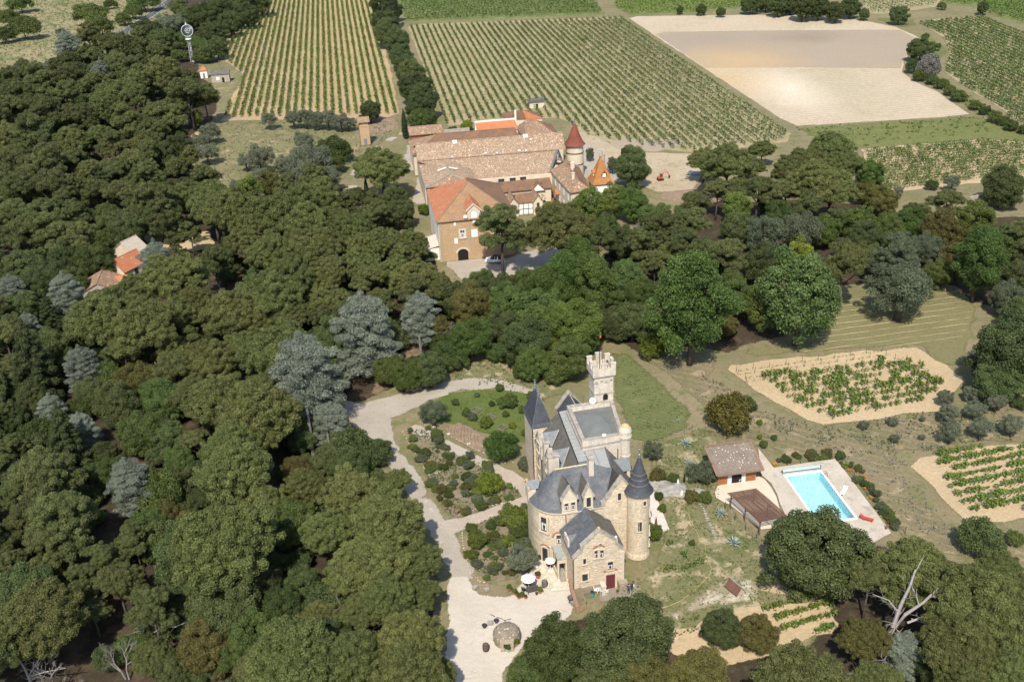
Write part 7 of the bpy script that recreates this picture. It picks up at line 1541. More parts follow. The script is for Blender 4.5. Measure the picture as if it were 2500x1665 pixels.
t = thing('stone_wall', 'curved pale stone wall stepping down at the right edge', 'wall', G(2420, 470)); o0 = np.array(G(2420, 470))
pts = [((2365, 496), 1.6), ((2400, 490), 1.8), ((2415, 474), 3.2), ((2428, 468), 3.8), ((2440, 475), 3.2), ((2450, 490), 2.4), ((2476, 503), 2.2)]
for (a, ha), (b, hb) in zip(pts, pts[1:]):
 A, B = np.array(G(*a)) - o0, np.array(G(*b)) - o0; d = (B - A)[:2]; d /= np.linalg.norm(d); n = np.array((-d[1], d[0], 0)) * .3
 m = MB(); m.raw([A - n, B - n, B + n, A + n, A - n + (0, 0, ha), B - n + (0, 0, hb), B + n + (0, 0, hb), A + n + (0, 0, ha)], [(3, 2, 1, 0), (4, 5, 6, 7), (0, 1, 5, 4), (1, 2, 6, 5), (2, 3, 7, 6), (3, 0, 4, 7)]); m.build('wall_section', P_grey, t)

# ------------------------------------------------------------------ pool, deck, pool house, pergola
t = thing('swimming_pool', 'turquoise swimming pool with white coping in the grey deck', 'pool', pw(POOL_W / 2, POOL_L / 2)); po = np.array(pw(POOL_W / 2, POOL_L / 2))
def P3(u, v, z): return np.array(pw(u, v, z)) - po
Wd, Ln, D_ = POOL_W, POOL_L, 1.5
M_basin = stone_mat('ripple_light_liner', (0.42, 0.62, 0.66), (0.30, 0.53, 0.60), (0.52, 0.70, 0.74), .42, (0.3, 0.5, 0.58), .1, 1.0)  # pale net in the liner colour stands in for light rippling through water
m = MB(); c0 = [P3(0, 0, -D_), P3(Wd, 0, -D_), P3(Wd, Ln, -D_), P3(0, Ln, -D_)]; c1 = [p + (0, 0, D_ + .1) for p in c0]
m.face(c0)
for i in range(4): m.face([c0[i], c0[(i + 1) % 4], c1[(i + 1) % 4], c1[i]])
o = m.build('basin', M_basin, t)
cp = MB()
for u0, u1, v0, v1 in ((-.3, Wd + .3, -.3, 0), (-.3, Wd + .3, Ln, Ln + .3), (-.3, 0, 0, Ln), (Wd, Wd + .3, 0, Ln)):
 a = [P3(u0, v0, .16), P3(u1, v0, .16), P3(u1, v1, .16), P3(u0, v1, .16)]; cp.slab(a, .16)
cp.build('coping', M_white, t)
nt = NT('pool_water'); wv = nt.bump(nt.noise(nt.pos(), 2.2, 3, 0.6), 0.5, 0.08)
gl = nt.n('ShaderNodeBsdfGlossy'); gl.inputs['Roughness'].default_value = 0.06; nt.l(wv, gl.inputs['Normal'])
tr = nt.n('ShaderNodeBsdfTransparent'); tr.inputs[0].default_value = (0.86, 0.97, 0.99, 1); fz = nt.n('ShaderNodeFresnel'); fz.inputs[0].default_value = 1.33; nt.l(wv, fz.inputs['Normal'])
mx = nt.n('ShaderNodeMixShader'); nt.l(fz.outputs[0], mx.inputs[0]); nt.l(tr.outputs[0], mx.inputs[1]); nt.l(gl.outputs[0], mx.inputs[2]); M_water = nt.done(mx.outputs[0])
m = MB(); m.slab([P3(0, 0, -.08), P3(Wd, 0, -.08), P3(Wd, Ln, -.08), P3(0, Ln, -.08)], .02); m.v, m.f = m.v[:4], m.f[:1]; m.m = [0]; m.build('water', M_water, t)
deck_px = [Z9(x, y) for x, y in ((640, 265), (830, 500), (1330, 425), (1560, 395), (1650, 500), (2235, 1280), (2010, 1400), (1700, 1330), (1100, 1100), (970, 1070), (905, 940), (870, 820), (800, 690), (680, 585))]
dk = wpoly(deck_px)
deck = sheet('pool_deck', dk, M_concrete, 1.2, 0, world=True, hole=POOL_HOLE, z=0.06)
SL = []
for tone in range(3):
 sm = ground_mat('deck_slab_%d' % tone, *[tuple(k * s_ for k in c) for s_ in ((1.0, 0.92, 1.07)[tone],) for c in ((0.46, 0.405, 0.33), (0.40, 0.35, 0.28), (0.27, 0.24, 0.195))], 0.35, 0.5, 5.0, 0.3, 0, 0.2, patch=(0.5, 0.7)); SL.append(sm)
slab_m = []
for sm in SL: mb = MB(); mb.box(-1.09, 1.09, -1.09, 1.09, 0, .05); slab_m.append(mb.mesh('paving_slab', sm))
ang = math.atan2(PU[1], PU[0]); n_ = 0
for i in range(-6, 8):
 for j in range(-3, 9):
  u, v = Wd / 2 + (i - .5) * 2.22, Ln / 2 + (j - 3) * 2.22
  cs = [pw(u + a, v + b)[:2] for a in (-1.1, 1.1) for b in (-1.1, 1.1)]
  if not inside(cs, dk).all(): continue
  if -1.45 < u < Wd + 1.45 and -1.45 < v < Ln + 1.45: continue
  o = put('paving_slab', slab_m[(i * 3 + j * 5) % 3], deck, (*pw(u, v)[:2], 0.065)); o.rotation_euler.z = ang
t = thing('cover_roller', 'rolled pale blue pool cover at the far end of the pool', 'pool cover', pw(Wd / 2, -.75))
m = MB(); m.tube([P3(-.25, -.75, .55) - P3(Wd / 2, -.75, 0), P3(Wd + .15, -.75, .55) - P3(Wd / 2, -.75, 0)], .21, 14); m.build('roll', plain('pale_blue_cover', (0.35, 0.56, 0.62), (0.3, 0.5, 0.57), 3, .5), t)
for u in (-.4, Wd + .3):
 m = MB(); c = P3(u, -.75, 0) - P3(Wd / 2, -.75, 0); v3 = np.array((*PV, 0)); m.tube([c + v3 * .3 + (0, 0, .07), c + (0, 0, .75), c - v3 * .3 + (0, 0, .07)], .04, 5); m.tube([c + (0, 0, .55), c + np.array((*PU, 0)) * (-.2 if u < 0 else .2) + (0, 0, .55)], .04, 5); m.build('stand', M_iron, t)
t = thing('pool_ladder', 'dark pool ladder rails at the right pool edge', 'ladder', G(*Z9(1435, 600)))
m = MB()
for s in (-.25, .25):
 b = np.array((*PV, 0)) * s; u3 = np.array((*PU, 0)); m.tube([b + u3 * .35 + (0, 0, .1), b + u3 * .35 + (0, 0, .7), b - u3 * .1 + (0, 0, .75), b - u3 * .35 + (0, 0, .1)], .03, 5)
m.build('rail', M_iron, t)
terr = wpoly([Z9(x, y) for x, y in ((150, 720), (640, 600), (720, 640), (800, 740), (860, 850), (890, 960), (935, 1120), (890, 1215), (680, 1240), (300, 940), (240, 920), (140, 860), (120, 790))])
sheet('terrace', terr, ground_mat('smooth_screed', (0.55, 0.48, 0.37), (0.51, 0.44, 0.335), None, .5, .5, 5, .12, bump=.1), 1.5, 0, world=True, z=0.07)
p = np.array(G(*Z9(400, 640))); hx = np.array(G(*Z9(615, 652))) - np.array(G(*Z9(165, 715))); ha = math.atan2(hx[1], hx[0]); HW = np.linalg.norm(hx[:2])
c_ = (np.array(G(*Z9(615, 652))) + np.array(G(*Z9(165, 715)))) / 2
PH = thing('pool_house', 'wooden pool house with sloping tile roof scattered with white stones', 'pool house', c_, ha)
m = MB(); m.box(-HW / 2, HW / 2, .15, 4.6, 0, 2.5); m.raw([(-HW / 2, .15, 2.5), (-HW / 2, 4.6, 2.5), (-HW / 2, 4.6, 3.7), (HW / 2, .15, 2.5), (HW / 2, 4.6, 2.5), (HW / 2, 4.6, 3.7)], [(0, 2, 1), (3, 4, 5), (1, 2, 5, 4)]); m.build('wall', P_cream, PH)
WB = plank_mat('warm_boards', (0.33, 0.14, 0.055), (0.26, 0.105, 0.04), .16)
for x0, x1 in ((-HW / 2 - .02, -HW / 2 + HW * .23), (HW / 2 - HW * .27, HW / 2 - .05)):
 k = int((x1 - x0) / .3)
 for i in range(k): m = MB(); w_ = (x1 - x0) / k; m.box(x0 + i * w_ + .01, x0 + (i + 1) * w_ - .01, .05, .13, .05, 2.4); m.build('plank', WB, PH)
GB = ashlar_mat('glass_blocks', (0.62, 0.66, 0.66), (0.4, 0.47, 0.5), .2, .2, stain_amt=0.05)
for x0, x1 in ((-HW / 2 + HW * .24, -HW / 2 + HW * .35), (HW / 2 - HW * .385, HW / 2 - HW * .28)): m = MB(); m.box(x0, x1, .04, .14, .05, 2.4); m.build('glass_block_panel', GB, PH)
m = MB(); m.box(-HW / 2 + HW * .355, HW / 2 - HW * .39, .1, .148, .05, 2.4); m.build('doorway', M_dark, PH)
rf = MB(); R4 = [(-HW / 2 - .5, -.75, 2.35), (HW / 2 + .7, -.75, 2.35), (HW / 2 + .7, 5.0, 3.95), (-HW / 2 - .5, 5.0, 3.95)]; rf.slab(R4, .14)
T_ph = tile_mat('grey_brown_tiles', (0.225, 0.185, 0.15), (0.18, 0.15, 0.12), (0.26, 0.2, 0.15), 0.01, tw=.22, tl=.3, moss=(0.2, 0.19, 0.14), moss_amt=.5, moss_scale=1.5)
rf.build('roof', T_ph, PH)
m = MB(); R4 = [np.array(q) for q in R4]
for a, b in ((0, 1), (1, 2), (2, 3), (3, 0)):
 d = R4[b] - R4[a]; L = np.linalg.norm(d); d /= L; m.obox((R4[a] + R4[b]) / 2 + (0, 0, .03), d * (L / 2), np.cross((0, 0, 1), d) * .22, (0, -.015, .05))
m.build('verge_tiles', tile_mat('pinkish_tiles', (0.26, 0.165, 0.12), (0.22, 0.14, 0.10), (0.25, 0.17, 0.12)), PH)
sm = MB(); sm.ball((0, 0, .05), (.09, .07, .06), 6, 4); sme = sm.mesh('roof_stone', M_white)
for zx, zy in ((170, 265), (210, 285), (135, 312), (250, 298), (282, 310), (360, 230), (318, 345), (352, 320), (388, 310), (310, 378), (445, 268), (470, 288), (505, 278), (540, 283), (578, 296), (465, 352), (475, 388), (348, 407), (285, 412), (228, 430), (182, 448), (412, 425), (455, 415), (460, 440), (443, 470), (425, 500), (530, 440), (608, 448), (140, 350)):
 a, b = at(*Z9(zx, zy), 0.0), at(*Z9(zx, zy), 6.0); M_ = Matrix.Translation(Vector(c_)) @ Matrix.Rotation(ha, 4, 'Z'); Mi = M_.inverted(); A = np.array(Mi @ Vector(a)); B = np.array(Mi @ Vector(b))
 nrm = np.cross(R4[1] - R4[0], R4[3] - R4[0]); s_ = np.dot(R4[0] - A, nrm) / np.dot(B - A, nrm); q = A + (B - A) * s_
 put('roof_stone', sme, PH, tuple(q))
PT = [np.array(G(*Z9(x, y), 2.45)) for x, y in ((292, 812), (603, 760), (965, 1085), (662, 1148))]
po_ = np.array((*np.mean([p[:2] for p in PT], axis=0), 0.0)); PG = thing('pergola', 'brown timber pergola with close slats beside the pool terrace', 'pergola', po_)
Q = [p - po_ for p in PT]; WD = plain('pergola_timber', (0.15, 0.085, 0.06), (0.115, 0.065, 0.045), 4, .7)
N_ = 27
for i in range(N_):
 s = i / (N_ - 1); bow = math.sin(s * math.pi) * .25
 a = Q[0] * (1 - s) + Q[3] * s; b = Q[1] * (1 - s) + Q[2] * s; d = b - a; L = np.linalg.norm(d); d /= L; a = a + d * bow; n = np.array((-d[1], d[0], 0))
 m = MB(); m.obox((a + b) / 2 + (0, 0, .12), d * (L / 2 + .25), n * .028, (0, 0, .08)); m.build('slat', WD, PG)
for f in (0.06, 0.5, 0.94):
 a = Q[0] * (1 - f) + Q[1] * f; b = Q[3] * (1 - f) + Q[2] * f; d = b - a; L = np.linalg.norm(d); d /= L; n = np.cross((0, 0, 1), d); n /= np.linalg.norm(n)
 m = MB(); m.obox((a + b) / 2 - (0, 0, .05), d * L / 2, n * .06, (0, 0, .08)); m.build('beam', WD, PG)
 if f != 0.5:
  for s in (0.03, .5, .97):
   c = a * (1 - s) + b * s; m = MB(); m.rbox((c[0], c[1], 1.16), .15, .15, 2.32); pp = m.build('post', WD, PG)
   m = MB(); m.tube([(c[0], c[1], 1.7), tuple(c + d * (.7 if s < .6 else -.7) - (0, 0, .1))], .05, 4); m.build('brace', WD, pp)
def fence(label, px_pts, hgt=1.1):
 q = [np.array(G(*p)) for p in px_pts]; t = thing('garden_fence', label, 'fence', q[0]); pmat = plain('dark_green_post', (0.03, 0.06, 0.045))
 for p in q: m = MB(); c = p - q[0]; m.tube([c, c + (0, 0, hgt + .15)], .045, 5); m.build('post', pmat, t)
 m = MB()
 for a, b in zip(q, q[1:]):
  for k in range(5): z = .1 + k * hgt / 4.2; m.tube([a - q[0] + (0, 0, z), b - q[0] + (0, 0, z)], .008, 3)
 m.build('wire', M_iron, t)
fence('dark posted wire fence along the slope below the pergola', [Z9(*p) for p in ((245, 985), (365, 1125), (490, 1240), (625, 1340), (760, 1440), (900, 1540))])
fence('dark posted wire fence at the flower bed along the pool', [Z9(*p) for p in ((990, 470), (1150, 445), (1310, 420), (1490, 390), (1640, 440), (1790, 620), (1950, 830), (2130, 1060), (2310, 1190), (2400, 1290))])
POOLM = [(*Z9(1160, 540), 'cover roller'), (*Z9(1435, 600), 'pool ladder'), (*Z9(1662, 805), 'white lounger'), (*Z9(1935, 1130), 'red lounger'), (*Z9(2165, 1235), 'rusty ornament'), (*Z9(1625, 360), 'far pool corner bush'), (*Z9(660, 300), 'pool house')]
rg = np.random.default_rng(31)
bed = wpoly([Z9(x, y) for x, y in ((800, 480), (1000, 370), (1450, 310), (1560, 370), (1300, 410), (850, 490))]); bed2 = wpoly([Z9(x, y) for x, y in ((1600, 420), (1720, 430), (1900, 560), (2050, 820), (2250, 1050), (2380, 1260), (2250, 1270), (2000, 930), (1780, 640))])
for bp, n in ((bed, 30), (bed2, 46)):
 pp = scatter_in(bp, n, rg); kk = rg.integers(0, 8, n); NM = ['green', 'yellow green', 'orange', 'green', 'greyish', 'brownish', 'green', 'orange']; lab = [''] * n
 for c in set(NM):
  ii = [i for i in range(n) if NM[kk[i]] == c]
  for i, w in zip(ii, place_words([to_px(pp[i], .3) for i in ii], POOLM)): lab[i] = c + (' flowers ' if c == 'orange' else ' border plant ') + w
 for i in range(n):
  mt = ['K', 'L', 'flower', 'K', 'grey', 'brown', 'K', 'flower'][kk[i]]; p = pp[i]
  tree_at('SKV'[i % 3], p[0], p[1], rg.uniform(.6, 1.7) * (.5 if mt == 'flower' else 1), 'flower_clump' if mt == 'flower' else 'border_plant', lab[i], 'flowers' if mt == 'flower' else 'plant', 'border plants along the pool deck', mt, rg, rg.uniform(.5, 1.0))
def lounger(label, px, py, rot, mat, back=True):
 t = thing('sun_lounger', label, 'lounger', (*G(px, py)[:2], .115), rot)
 m = MB(); m.box(-.95, .35, -.3, .3, .28, .34); m.build('seat', mat, t); m = MB(); m.obox((.62, 0, .48), (.3, 0, .2), (0, .3, 0), (-.02, 0, .03)); m.build('backrest', mat, t)
 for x in (-.8, .3):
  for y in (-.25, .25): m = MB(); m.box(x - .03, x + .03, y - .03, y + .03, 0, .28); m.build('leg', mat, t)
lounger('white plastic lounger on the deck right of the pool', *Z9(1662, 805), math.radians(55), M_white)
lounger('red lounger at the near right corner of the pool deck', *Z9(1935, 1130), math.radians(150), plain('red_plastic', (0.5, 0.06, 0.03), rough=.5))
t = thing('metal_planter', 'rusty upright metal ornament on the pool deck edge', 'ornament', (*G(*Z9(2165, 1235))[:2], .06)); m = MB(); m.tube([(0, 0, 0), (0.05, 0, .6), (-.02, 0, 1.3)], [.12, .08, .03], 5); m.tube([(.2, 0, 0), (.22, 0, .9)], [.06, .02], 4); m.build('bars', M_rust, t)
t = thing('garden_chair', 'red folding chair by the deck under the huge oak', 'chair', (*G(*Z9(1745, 1262))[:2], .06), 1.0)
m = MB(); m.box(-.25, .25, -.25, .25, .4, .45); m.build('seat', bpy.data.materials['red_plastic'], t); m = MB(); m.obox((0, .26, .72), (.25, 0, 0), (0, .02, 0), (0, .05, .3)); m.build('backrest', bpy.data.materials['red_plastic'], t)
for x in (-.22, .22):
 for y in (-.22, .22): m = MB(); m.box(x - .02, x + .02, y - .02, y + .02, 0, .4); m.build('leg', bpy.data.materials['red_plastic'], t)
t = thing('white_chair', 'white chair in the doorway of the pool house', 'chair', (*G(*Z9(420, 665))[:2], .095), .4)
m = MB(); m.box(-.25, .25, -.25, .25, .4, .45); m.build('seat', M_white, t); m = MB(); m.obox((0, .26, .7), (.25, 0, 0), (0, .02, 0), (0, .05, .3)); m.build('backrest', M_white, t)
for x in (-.22, .22):
 for y in (-.22, .22): m = MB(); m.box(x - .02, x + .02, y - .02, y + .02, 0, .4); m.build('leg', M_white, t)

# ------------------------------------------------------------------ agaves
def agave(px, py, R, label):
 t = thing('agave', label, 'agave', G(px, py), random.uniform(0, 6)); rg = np.random.default_rng(int(px)); me = None
 for i in range(26):
  a = i * 2.4; el = 0.12 + 1.25 * (i / 26); L = R * (1.05 - .25 * i / 26) * rg.uniform(.9, 1.1); d = np.array((math.cos(a) * math.cos(el), math.sin(a) * math.cos(el), math.sin(el))); s = np.array((-math.sin(a), math.cos(a), 0)); u = np.cross(d, s) * -1
  w = R * .1; c = [d * L * f + u * 0 + np.array((0, 0, -.12 * L * f * f * (1.2 - el))) + (0, 0, .12) for f in (0.05, .35, .7, 1.0)]; ws = (w * .7, w, w * .75, .01)
  m = MB(); V = []
  for k in range(4): V += [c[k] - s * ws[k], c[k] - u * ws[k] * .35, c[k] + s * ws[k]]
  m.raw(V, [(k * 3 + j, k * 3 + j + 1, k * 3 + 4 + j, k * 3 + 3 + j) for k in range(3) for j in range(2)]); o = m.build('leaf', LM['agave'], t)
  a_ = o.data.attributes.new('tint', 'FLOAT', 'FACE'); a_.data.foreach_set('value', [rg.uniform()] * len(o.data.polygons))
agave(1674, 1086, 1.15, 'silvery agave farthest up the slope left of the pool house'); agave(1682, 1134, .95, 'silvery agave second down from the top of the slope'); agave(1760, 1256, 1.1, 'silvery agave beside the pergola fence'); agave(1792, 1328, 1.25, 'largest silvery agave below the pergola'); agave(1656, 1029, .4, 'tiny agave on the lawn edge')
RK = plain('grey_rock', (0.32, 0.30, 0.26), (0.2, 0.19, 0.165), 1.5, .95, bump=.6, bscale=4)
for i, (x, y, w, h) in enumerate(((1605, 1185, 2.0, .5), (1640, 1195, 2.6, .6), (1662, 1205, 1.6, .5), (1700, 1204, 1.7, .35), (1625, 1205, 1.4, .4))):
 m = MB(); m.ball((0, 0, .05), (w, w * .7, h), 12, 7); rg = np.random.default_rng(i); m.v = [(a * (1 + rg.uniform(-.15, .15)), b * (1 + rg.uniform(-.15, .15)), c * (1 + rg.uniform(-.3, .3))) for a, b, c in m.v]
 o = m.build('rock', RK, loc=(*G(x, y)[:2], 0)); tag(o, ['flat grey rock right behind the turret foot', 'largest grey rock on the garden slope', 'grey rock under the reddish shrub', 'pale flat rock nearest the pool house', 'small grey rock in front of the largest one'][i], 'rock')
for x, y, lab in ((1664, 1212, 'white stone figure on the grey rocks'), (1655, 1185, 'small white ornament beside the slim cypress')):
 t = thing('garden_statue', lab, 'statue', (*G(x, y)[:2], .3)); m = MB(); m.lathe((0, 0, 0), [(.18, 0), (.2, .15), (.12, .4), (.16, .55), (.05, .7), (.09, .8), (.02, .92)], 8); m.build('figure', M_white, t)
tree_px('Y', 1671, 1166, 5.5, 'cypress', 'thin little cypress above the grey rocks', 'cypress'); tree_px('Y', 1692, 1203, 4.5, 'cypress', 'thinnest little cypress by the pale flat rock', 'cypress')
m = MB(); m.prism(wpoly([(1584, 1180), (1599, 1206), (1634, 1292), (1590, 1304)]), -.1, .12); m.build('terrace', ground_mat('white_paving', (0.56, 0.52, 0.46), (0.5, 0.46, 0.40), None, .5, .5, 5, .2), kind='structure')
t = thing('closed_parasol', 'closed dark red parasol on the white terrace', 'parasol', (*G(1601, 1296)[:2], .13)); m = MB(); m.tube([(0, 0, 0), (0, 0, 2.3)], .03, 6); m.lathe((0, 0, 0), [(.22, 0), (.25, .06)], 10); m.build('pole', M_metal, t); m = MB(); m.lathe((0, 0, .75), [(.16, 0), (.2, .3), (.14, 1.0), (.03, 1.65)], 9); m.build('canopy', plain('dark_red_cloth', (0.22, 0.03, 0.035)), t)
Z3 = lambda x, y: (1560 + x / 3.408, 1060 + y / 3.408)
h0 = np.array(G(*Z3(330, 560))); m = MB(); m.tube([np.array(G(*Z3(x, y), .09)) - h0 for x, y in ((330, 560), (355, 600), (380, 632), (415, 675), (425, 710), (455, 765), (480, 810), (494, 845), (500, 880), (520, 905), (548, 912), (555, 990), (575, 1040), (592, 1090), (606, 1115), (590, 1160), (560, 1200), (470, 1290), (350, 1385), (240, 1430), (150, 1462))], .032, 5); tag(m.build('garden_hose', plain('yellow_hose', (0.5, 0.41, 0.15)), loc=tuple(h0)), 'long yellow hose winding down the garden slope', 'hose')
t = thing('stepping_stones', 'line of pale stones down the garden slope', 'stone edging', G(*Z3(560, 640))); o0 = np.array(G(*Z3(560, 640))); rg = np.random.default_rng(2)
for k in range(16):
 p = np.array(G(*Z3(505 + k * 9 + rg.uniform(-6, 6), 560 + k * 20))) - o0; m = MB(); m.ball((*p[:2], .05), (rg.uniform(.15, .35), rg.uniform(.12, .25), .14), 7, 4); m.build('stone', RK, t)

# ------------------------------------------------------------------ forecourt
Z1 = lambda x, y: (1260 + x / 5.8875, 1300 + y / 5.8875)
def voronoi_stones(poly, n, rng, shrink=.9):
 pts = scatter_in(poly, n, rng)
 for _ in range(2):      # even out
  for i in range(len(pts)):
   d = pts - pts[i]; r = np.linalg.norm(d, axis=1); r[i] = 9; j = np.argsort(r)[:3]; pts[i] -= (d[j] / r[j, None] * np.maximum(0, .55 - r[j])[:, None]).sum(0) * .4
 out = []
 for i, p in enumerate(pts):
  cell = [p + np.array(q) for q in ((-.6, -.6), (.6, -.6), (.6, .6), (-.6, .6))]
  for j in np.argsort(np.linalg.norm(pts - p, axis=1))[1:13]:
   mid = (p + pts[j]) / 2; nn = pts[j] - p; nc = []
   for a, b in zip(cell, cell[1:] + cell[:1]):
    da, db = np.dot(a - mid, nn), np.dot(b - mid, nn)
    if da <= 0: nc.append(a)
    if da * db < 0: nc.append(a + (b - a) * da / (da - db))
   cell = nc
   if len(cell) < 3: break
  if len(cell) < 3: continue
  c = np.mean(cell, axis=0); out.append([c + (q - c) * shrink for q in cell])
 return out
pat = wpoly([Z1(x, y) for x, y in ((310, 400), (420, 340), (560, 430), (640, 640), (830, 640), (770, 760), (640, 800), (560, 790), (470, 750), (330, 560))])
patio = sheet('patio', pat, ground_mat('patio_joints', (0.5, 0.42, 0.31), (0.44, 0.36, 0.26), None, .5, .5, 8, .3, edge=.3), .8, .05, world=True, z=.10)
st = [plain('flagstone_%d' % k, c, None, 2, .9, bump=.2) for k, c in enumerate(((0.60, 0.53, 0.42), (0.55, 0.475, 0.365), (0.64, 0.57, 0.46)))]
for k, cell in enumerate(voronoi_stones(pat, 150, np.random.default_rng(8))):
 m = MB(); m.prism([tuple(q) for q in cell], .10, .125); m.build('paving_stone', st[k % 3], patio)
def parasol(px, py, R, label, mats, rot=0.0, hgt=2.15):
 t = thing('parasol', label, 'parasol', (*at(px, py, hgt)[:2], .05), rot)
 m = MB(); m.tube([(0, 0, 0), (0, 0, hgt + .5)], .03, 6); m.lathe((0, 0, 0), [(.28, 0), (.28, .08), (.06, .1)], 12); m.build('pole', M_white, t)
 for i in range(8):
  a, b = math.pi / 4 * i, math.pi / 4 * (i + 1); m = MB()
  A = [np.array((R * f * math.cos(a), R * f * math.sin(a), hgt + z)) for f, z in ((.04, .45), (.55, .26), (1, 0))]; B = [np.array((R * f * math.cos(b), R * f * math.sin(b), hgt + z)) for f, z in ((.04, .45), (.55, .26), (1, 0))]
  Mm = [(x + y) / 2 - (0, 0, .03) for x, y in zip(A, B)]
  for k in range(2): m.face([A[k], A[k + 1], Mm[k + 1], Mm[k]]); m.face([Mm[k], Mm[k + 1], B[k + 1], B[k]])
  m.face([A[2], A[2] - (0, 0, .12), Mm[2] - (0, 0, .12), Mm[2]]); m.face([Mm[2], Mm[2] - (0, 0, .12), B[2] - (0, 0, .12), B[2]])
  m.build('canopy_panel', mats[i % len(mats)], t)
 for i in range(8):
  a = math.pi / 4 * i; m = MB(); m.tube([(.05 * math.cos(a), .05 * math.sin(a), hgt + .42), (R * math.cos(a), R * math.sin(a), hgt - .02)], .012, 4); m.build('rib', M_metal, t)
nt = NT('flowered_cloth'); sp = nt.n('ShaderNodeTexVoronoi'); sp.inputs['Scale'].default_value = 5.5; nt.l(nt.obj(), sp.inputs['Vector'])
fc = nt.done(nt.principled(nt.mix(nt.ramp(sp.outputs['Distance'], .28, .36), (0.42, 0.38, 0.47), (0.74, 0.71, 0.72)), .9))
parasol(*Z1(175, 655), 1.0, 'open parasol with lilac flower print on the white forecourt', [fc], .2, 2.0)
parasol(*Z1(490, 400), .75, 'open cream parasol on the flagstone patio', [plain('cream_cloth', (0.72, 0.66, 0.52)), plain('pale_green_cloth', (0.66, 0.67, 0.52))], .1, 1.9)
def table(px, py, label, r=.5, mat=M_iron, z0=.05):
 t = thing('garden_table', label, 'table', (*G(px, py)[:2], z0)); m = MB(); m.lathe((0, 0, .7), [(r, 0), (r, .04)], 14); m.build('tabletop', mat, t)
 for k in range(3): a = k * 2.094; m = MB(); m.tube([(r * .7 * math.cos(a), r * .7 * math.sin(a), 0), (.1 * math.cos(a), .1 * math.sin(a), .7)], .025, 4); m.build('leg', mat, t)
table(*Z1(175, 775), 'round dark table under the flowered parasol', .55); table(*Z1(480, 510), 'dark table under the cream parasol', .42, z0=.13)
def chair(px, py, rot, label, mat, z0=.05):
 t = thing('garden_chair', label, 'chair', (*G(px, py)[:2], z0), rot); m = MB(); m.box(-.24, .24, -.24, .24, .4, .45); m.build('seat', mat, t); m = MB(); m.obox((0, .25, .7), (.24, 0, 0), (0, .02, 0), (0, .06, .28)); m.build('backrest', mat, t)
 for x in (-.21, .21):
  for y in (-.21, .21): m = MB(); m.box(x - .02, x + .02, y - .02, y + .02, 0, .4); m.build('leg', mat, t)
  m = MB(); m.box(x - .03, x + .03, -.24, .24, .62, .66); m.build('armrest', mat, t)
chair(*Z1(115, 855), 2.2, 'dark folding chair left of the dark bench', M_iron); chair(*Z1(570, 515), -1.2, 'dark chair in the shade of the cream parasol', M_iron, .13)
for x, y, r, lab in ((1180, 860, .3, 'white plastic chair left of the grey table by the plinth'), (1295, 880, 2.6, 'white plastic chair right of the grey table by the plinth'), (1150, 860, 1.2, 'white plastic chair farthest left by the plinth')): chair(*Z1(x, y), r, lab, M_white)
t = thing('grey_table', 'square grey table between white chairs by the plinth', 'table', (*G(*Z1(1240, 880))[:2], .05), .2); m = MB(); m.box(-.4, .4, -.4, .4, .68, .72); m.build('tabletop', plain('grey_plastic', (0.4, 0.42, 0.43)), t)
for x in (-.35, .35):
 for y in (-.35, .35): m = MB(); m.box(x - .025, x + .025, y - .025, y + .025, 0, .68); m.build('leg', bpy.data.materials['grey_plastic'], t)
t = thing('blue_bin', 'small blue bin with dark lid at the foot of the wing', 'bin', (*G(*Z1(1095, 915))[:2], .03)); m = MB(); m.lathe((0, 0, 0), [(.2, 0), (.25, .7)], 10); m.build('body', plain('blue_plastic', (0.03, 0.3, 0.45), rough=.5), t); m = MB(); m.lathe((0, 0, .7), [(.28, 0), (.27, .06), (.1, .12)], 10); m.build('lid', M_iron, t)
t = thing('garden_bench', 'dark wooden bench in front of the flowered parasol', 'bench', (*G(*Z1(240, 860))[:2], .03), math.radians(14)); BW = plain('dark_bench_wood', (0.075, 0.065, 0.06))
for k in range(3): m = MB(); m.box(-.8, .8, -.25 + k * .17, -.11 + k * .17, .42, .46); m.build('slat', BW, t)
for k in range(2): m = MB(); m.obox((0, .3, .6 + k * .17), (.8, 0, 0), (0, .02, 0), (0, .02, .06)); m.build('back_slat', BW, t)
for x in (-.7, .7): m = MB(); m.box(x - .04, x + .04, -.25, -.18, 0, .42); m.box(x - .04, x + .04, .25, .32, 0, .85); m.box(x - .03, x + .03, -.18, .25, .36, .41); m.build('leg', BW, t)
def barrel(px, py, label, r=.36, h=.95, mat=None, z0=.02):
 t = thing('barrel', label, 'barrel', (*G(px, py)[:2], z0)); mt = mat or plank_mat('grey_staves', (0.17, 0.14, 0.115), (0.13, 0.11, 0.09), .12)
 m = MB(); m.lathe((0, 0, 0), [(r * .8, 0), (r * .96, h * .3), (r, h * .5), (r * .96, h * .7), (r * .8, h), (r * .76, h - .04), (.01, h - .04)], 16); m.build('staves', mt, t)
 for f in (.06, .3, .7, .94): rr = r * (.8 + .2 * math.sin(f * math.pi)); m = MB(); m.lathe((0, 0, h * f - .025), [(rr, 0), (rr + .02, 0), (rr + .02, .05), (rr, .05)], 16, cap=False); m.build('hoop', M_iron, t)
barrel(*Z1(412, 775), 'grey wine barrel standing at the patio edge', .42, 1.0); barrel(1186.5, 1587, 'brown barrel in front of the domed stone hut', .42, 1.0, plank_mat('brown_staves', (0.13, 0.085, 0.06), (0.1, 0.065, 0.05), .12))
TC = plain('terracotta', (0.34, 0.15, 0.085), (0.27, 0.12, 0.07), 5, .85)
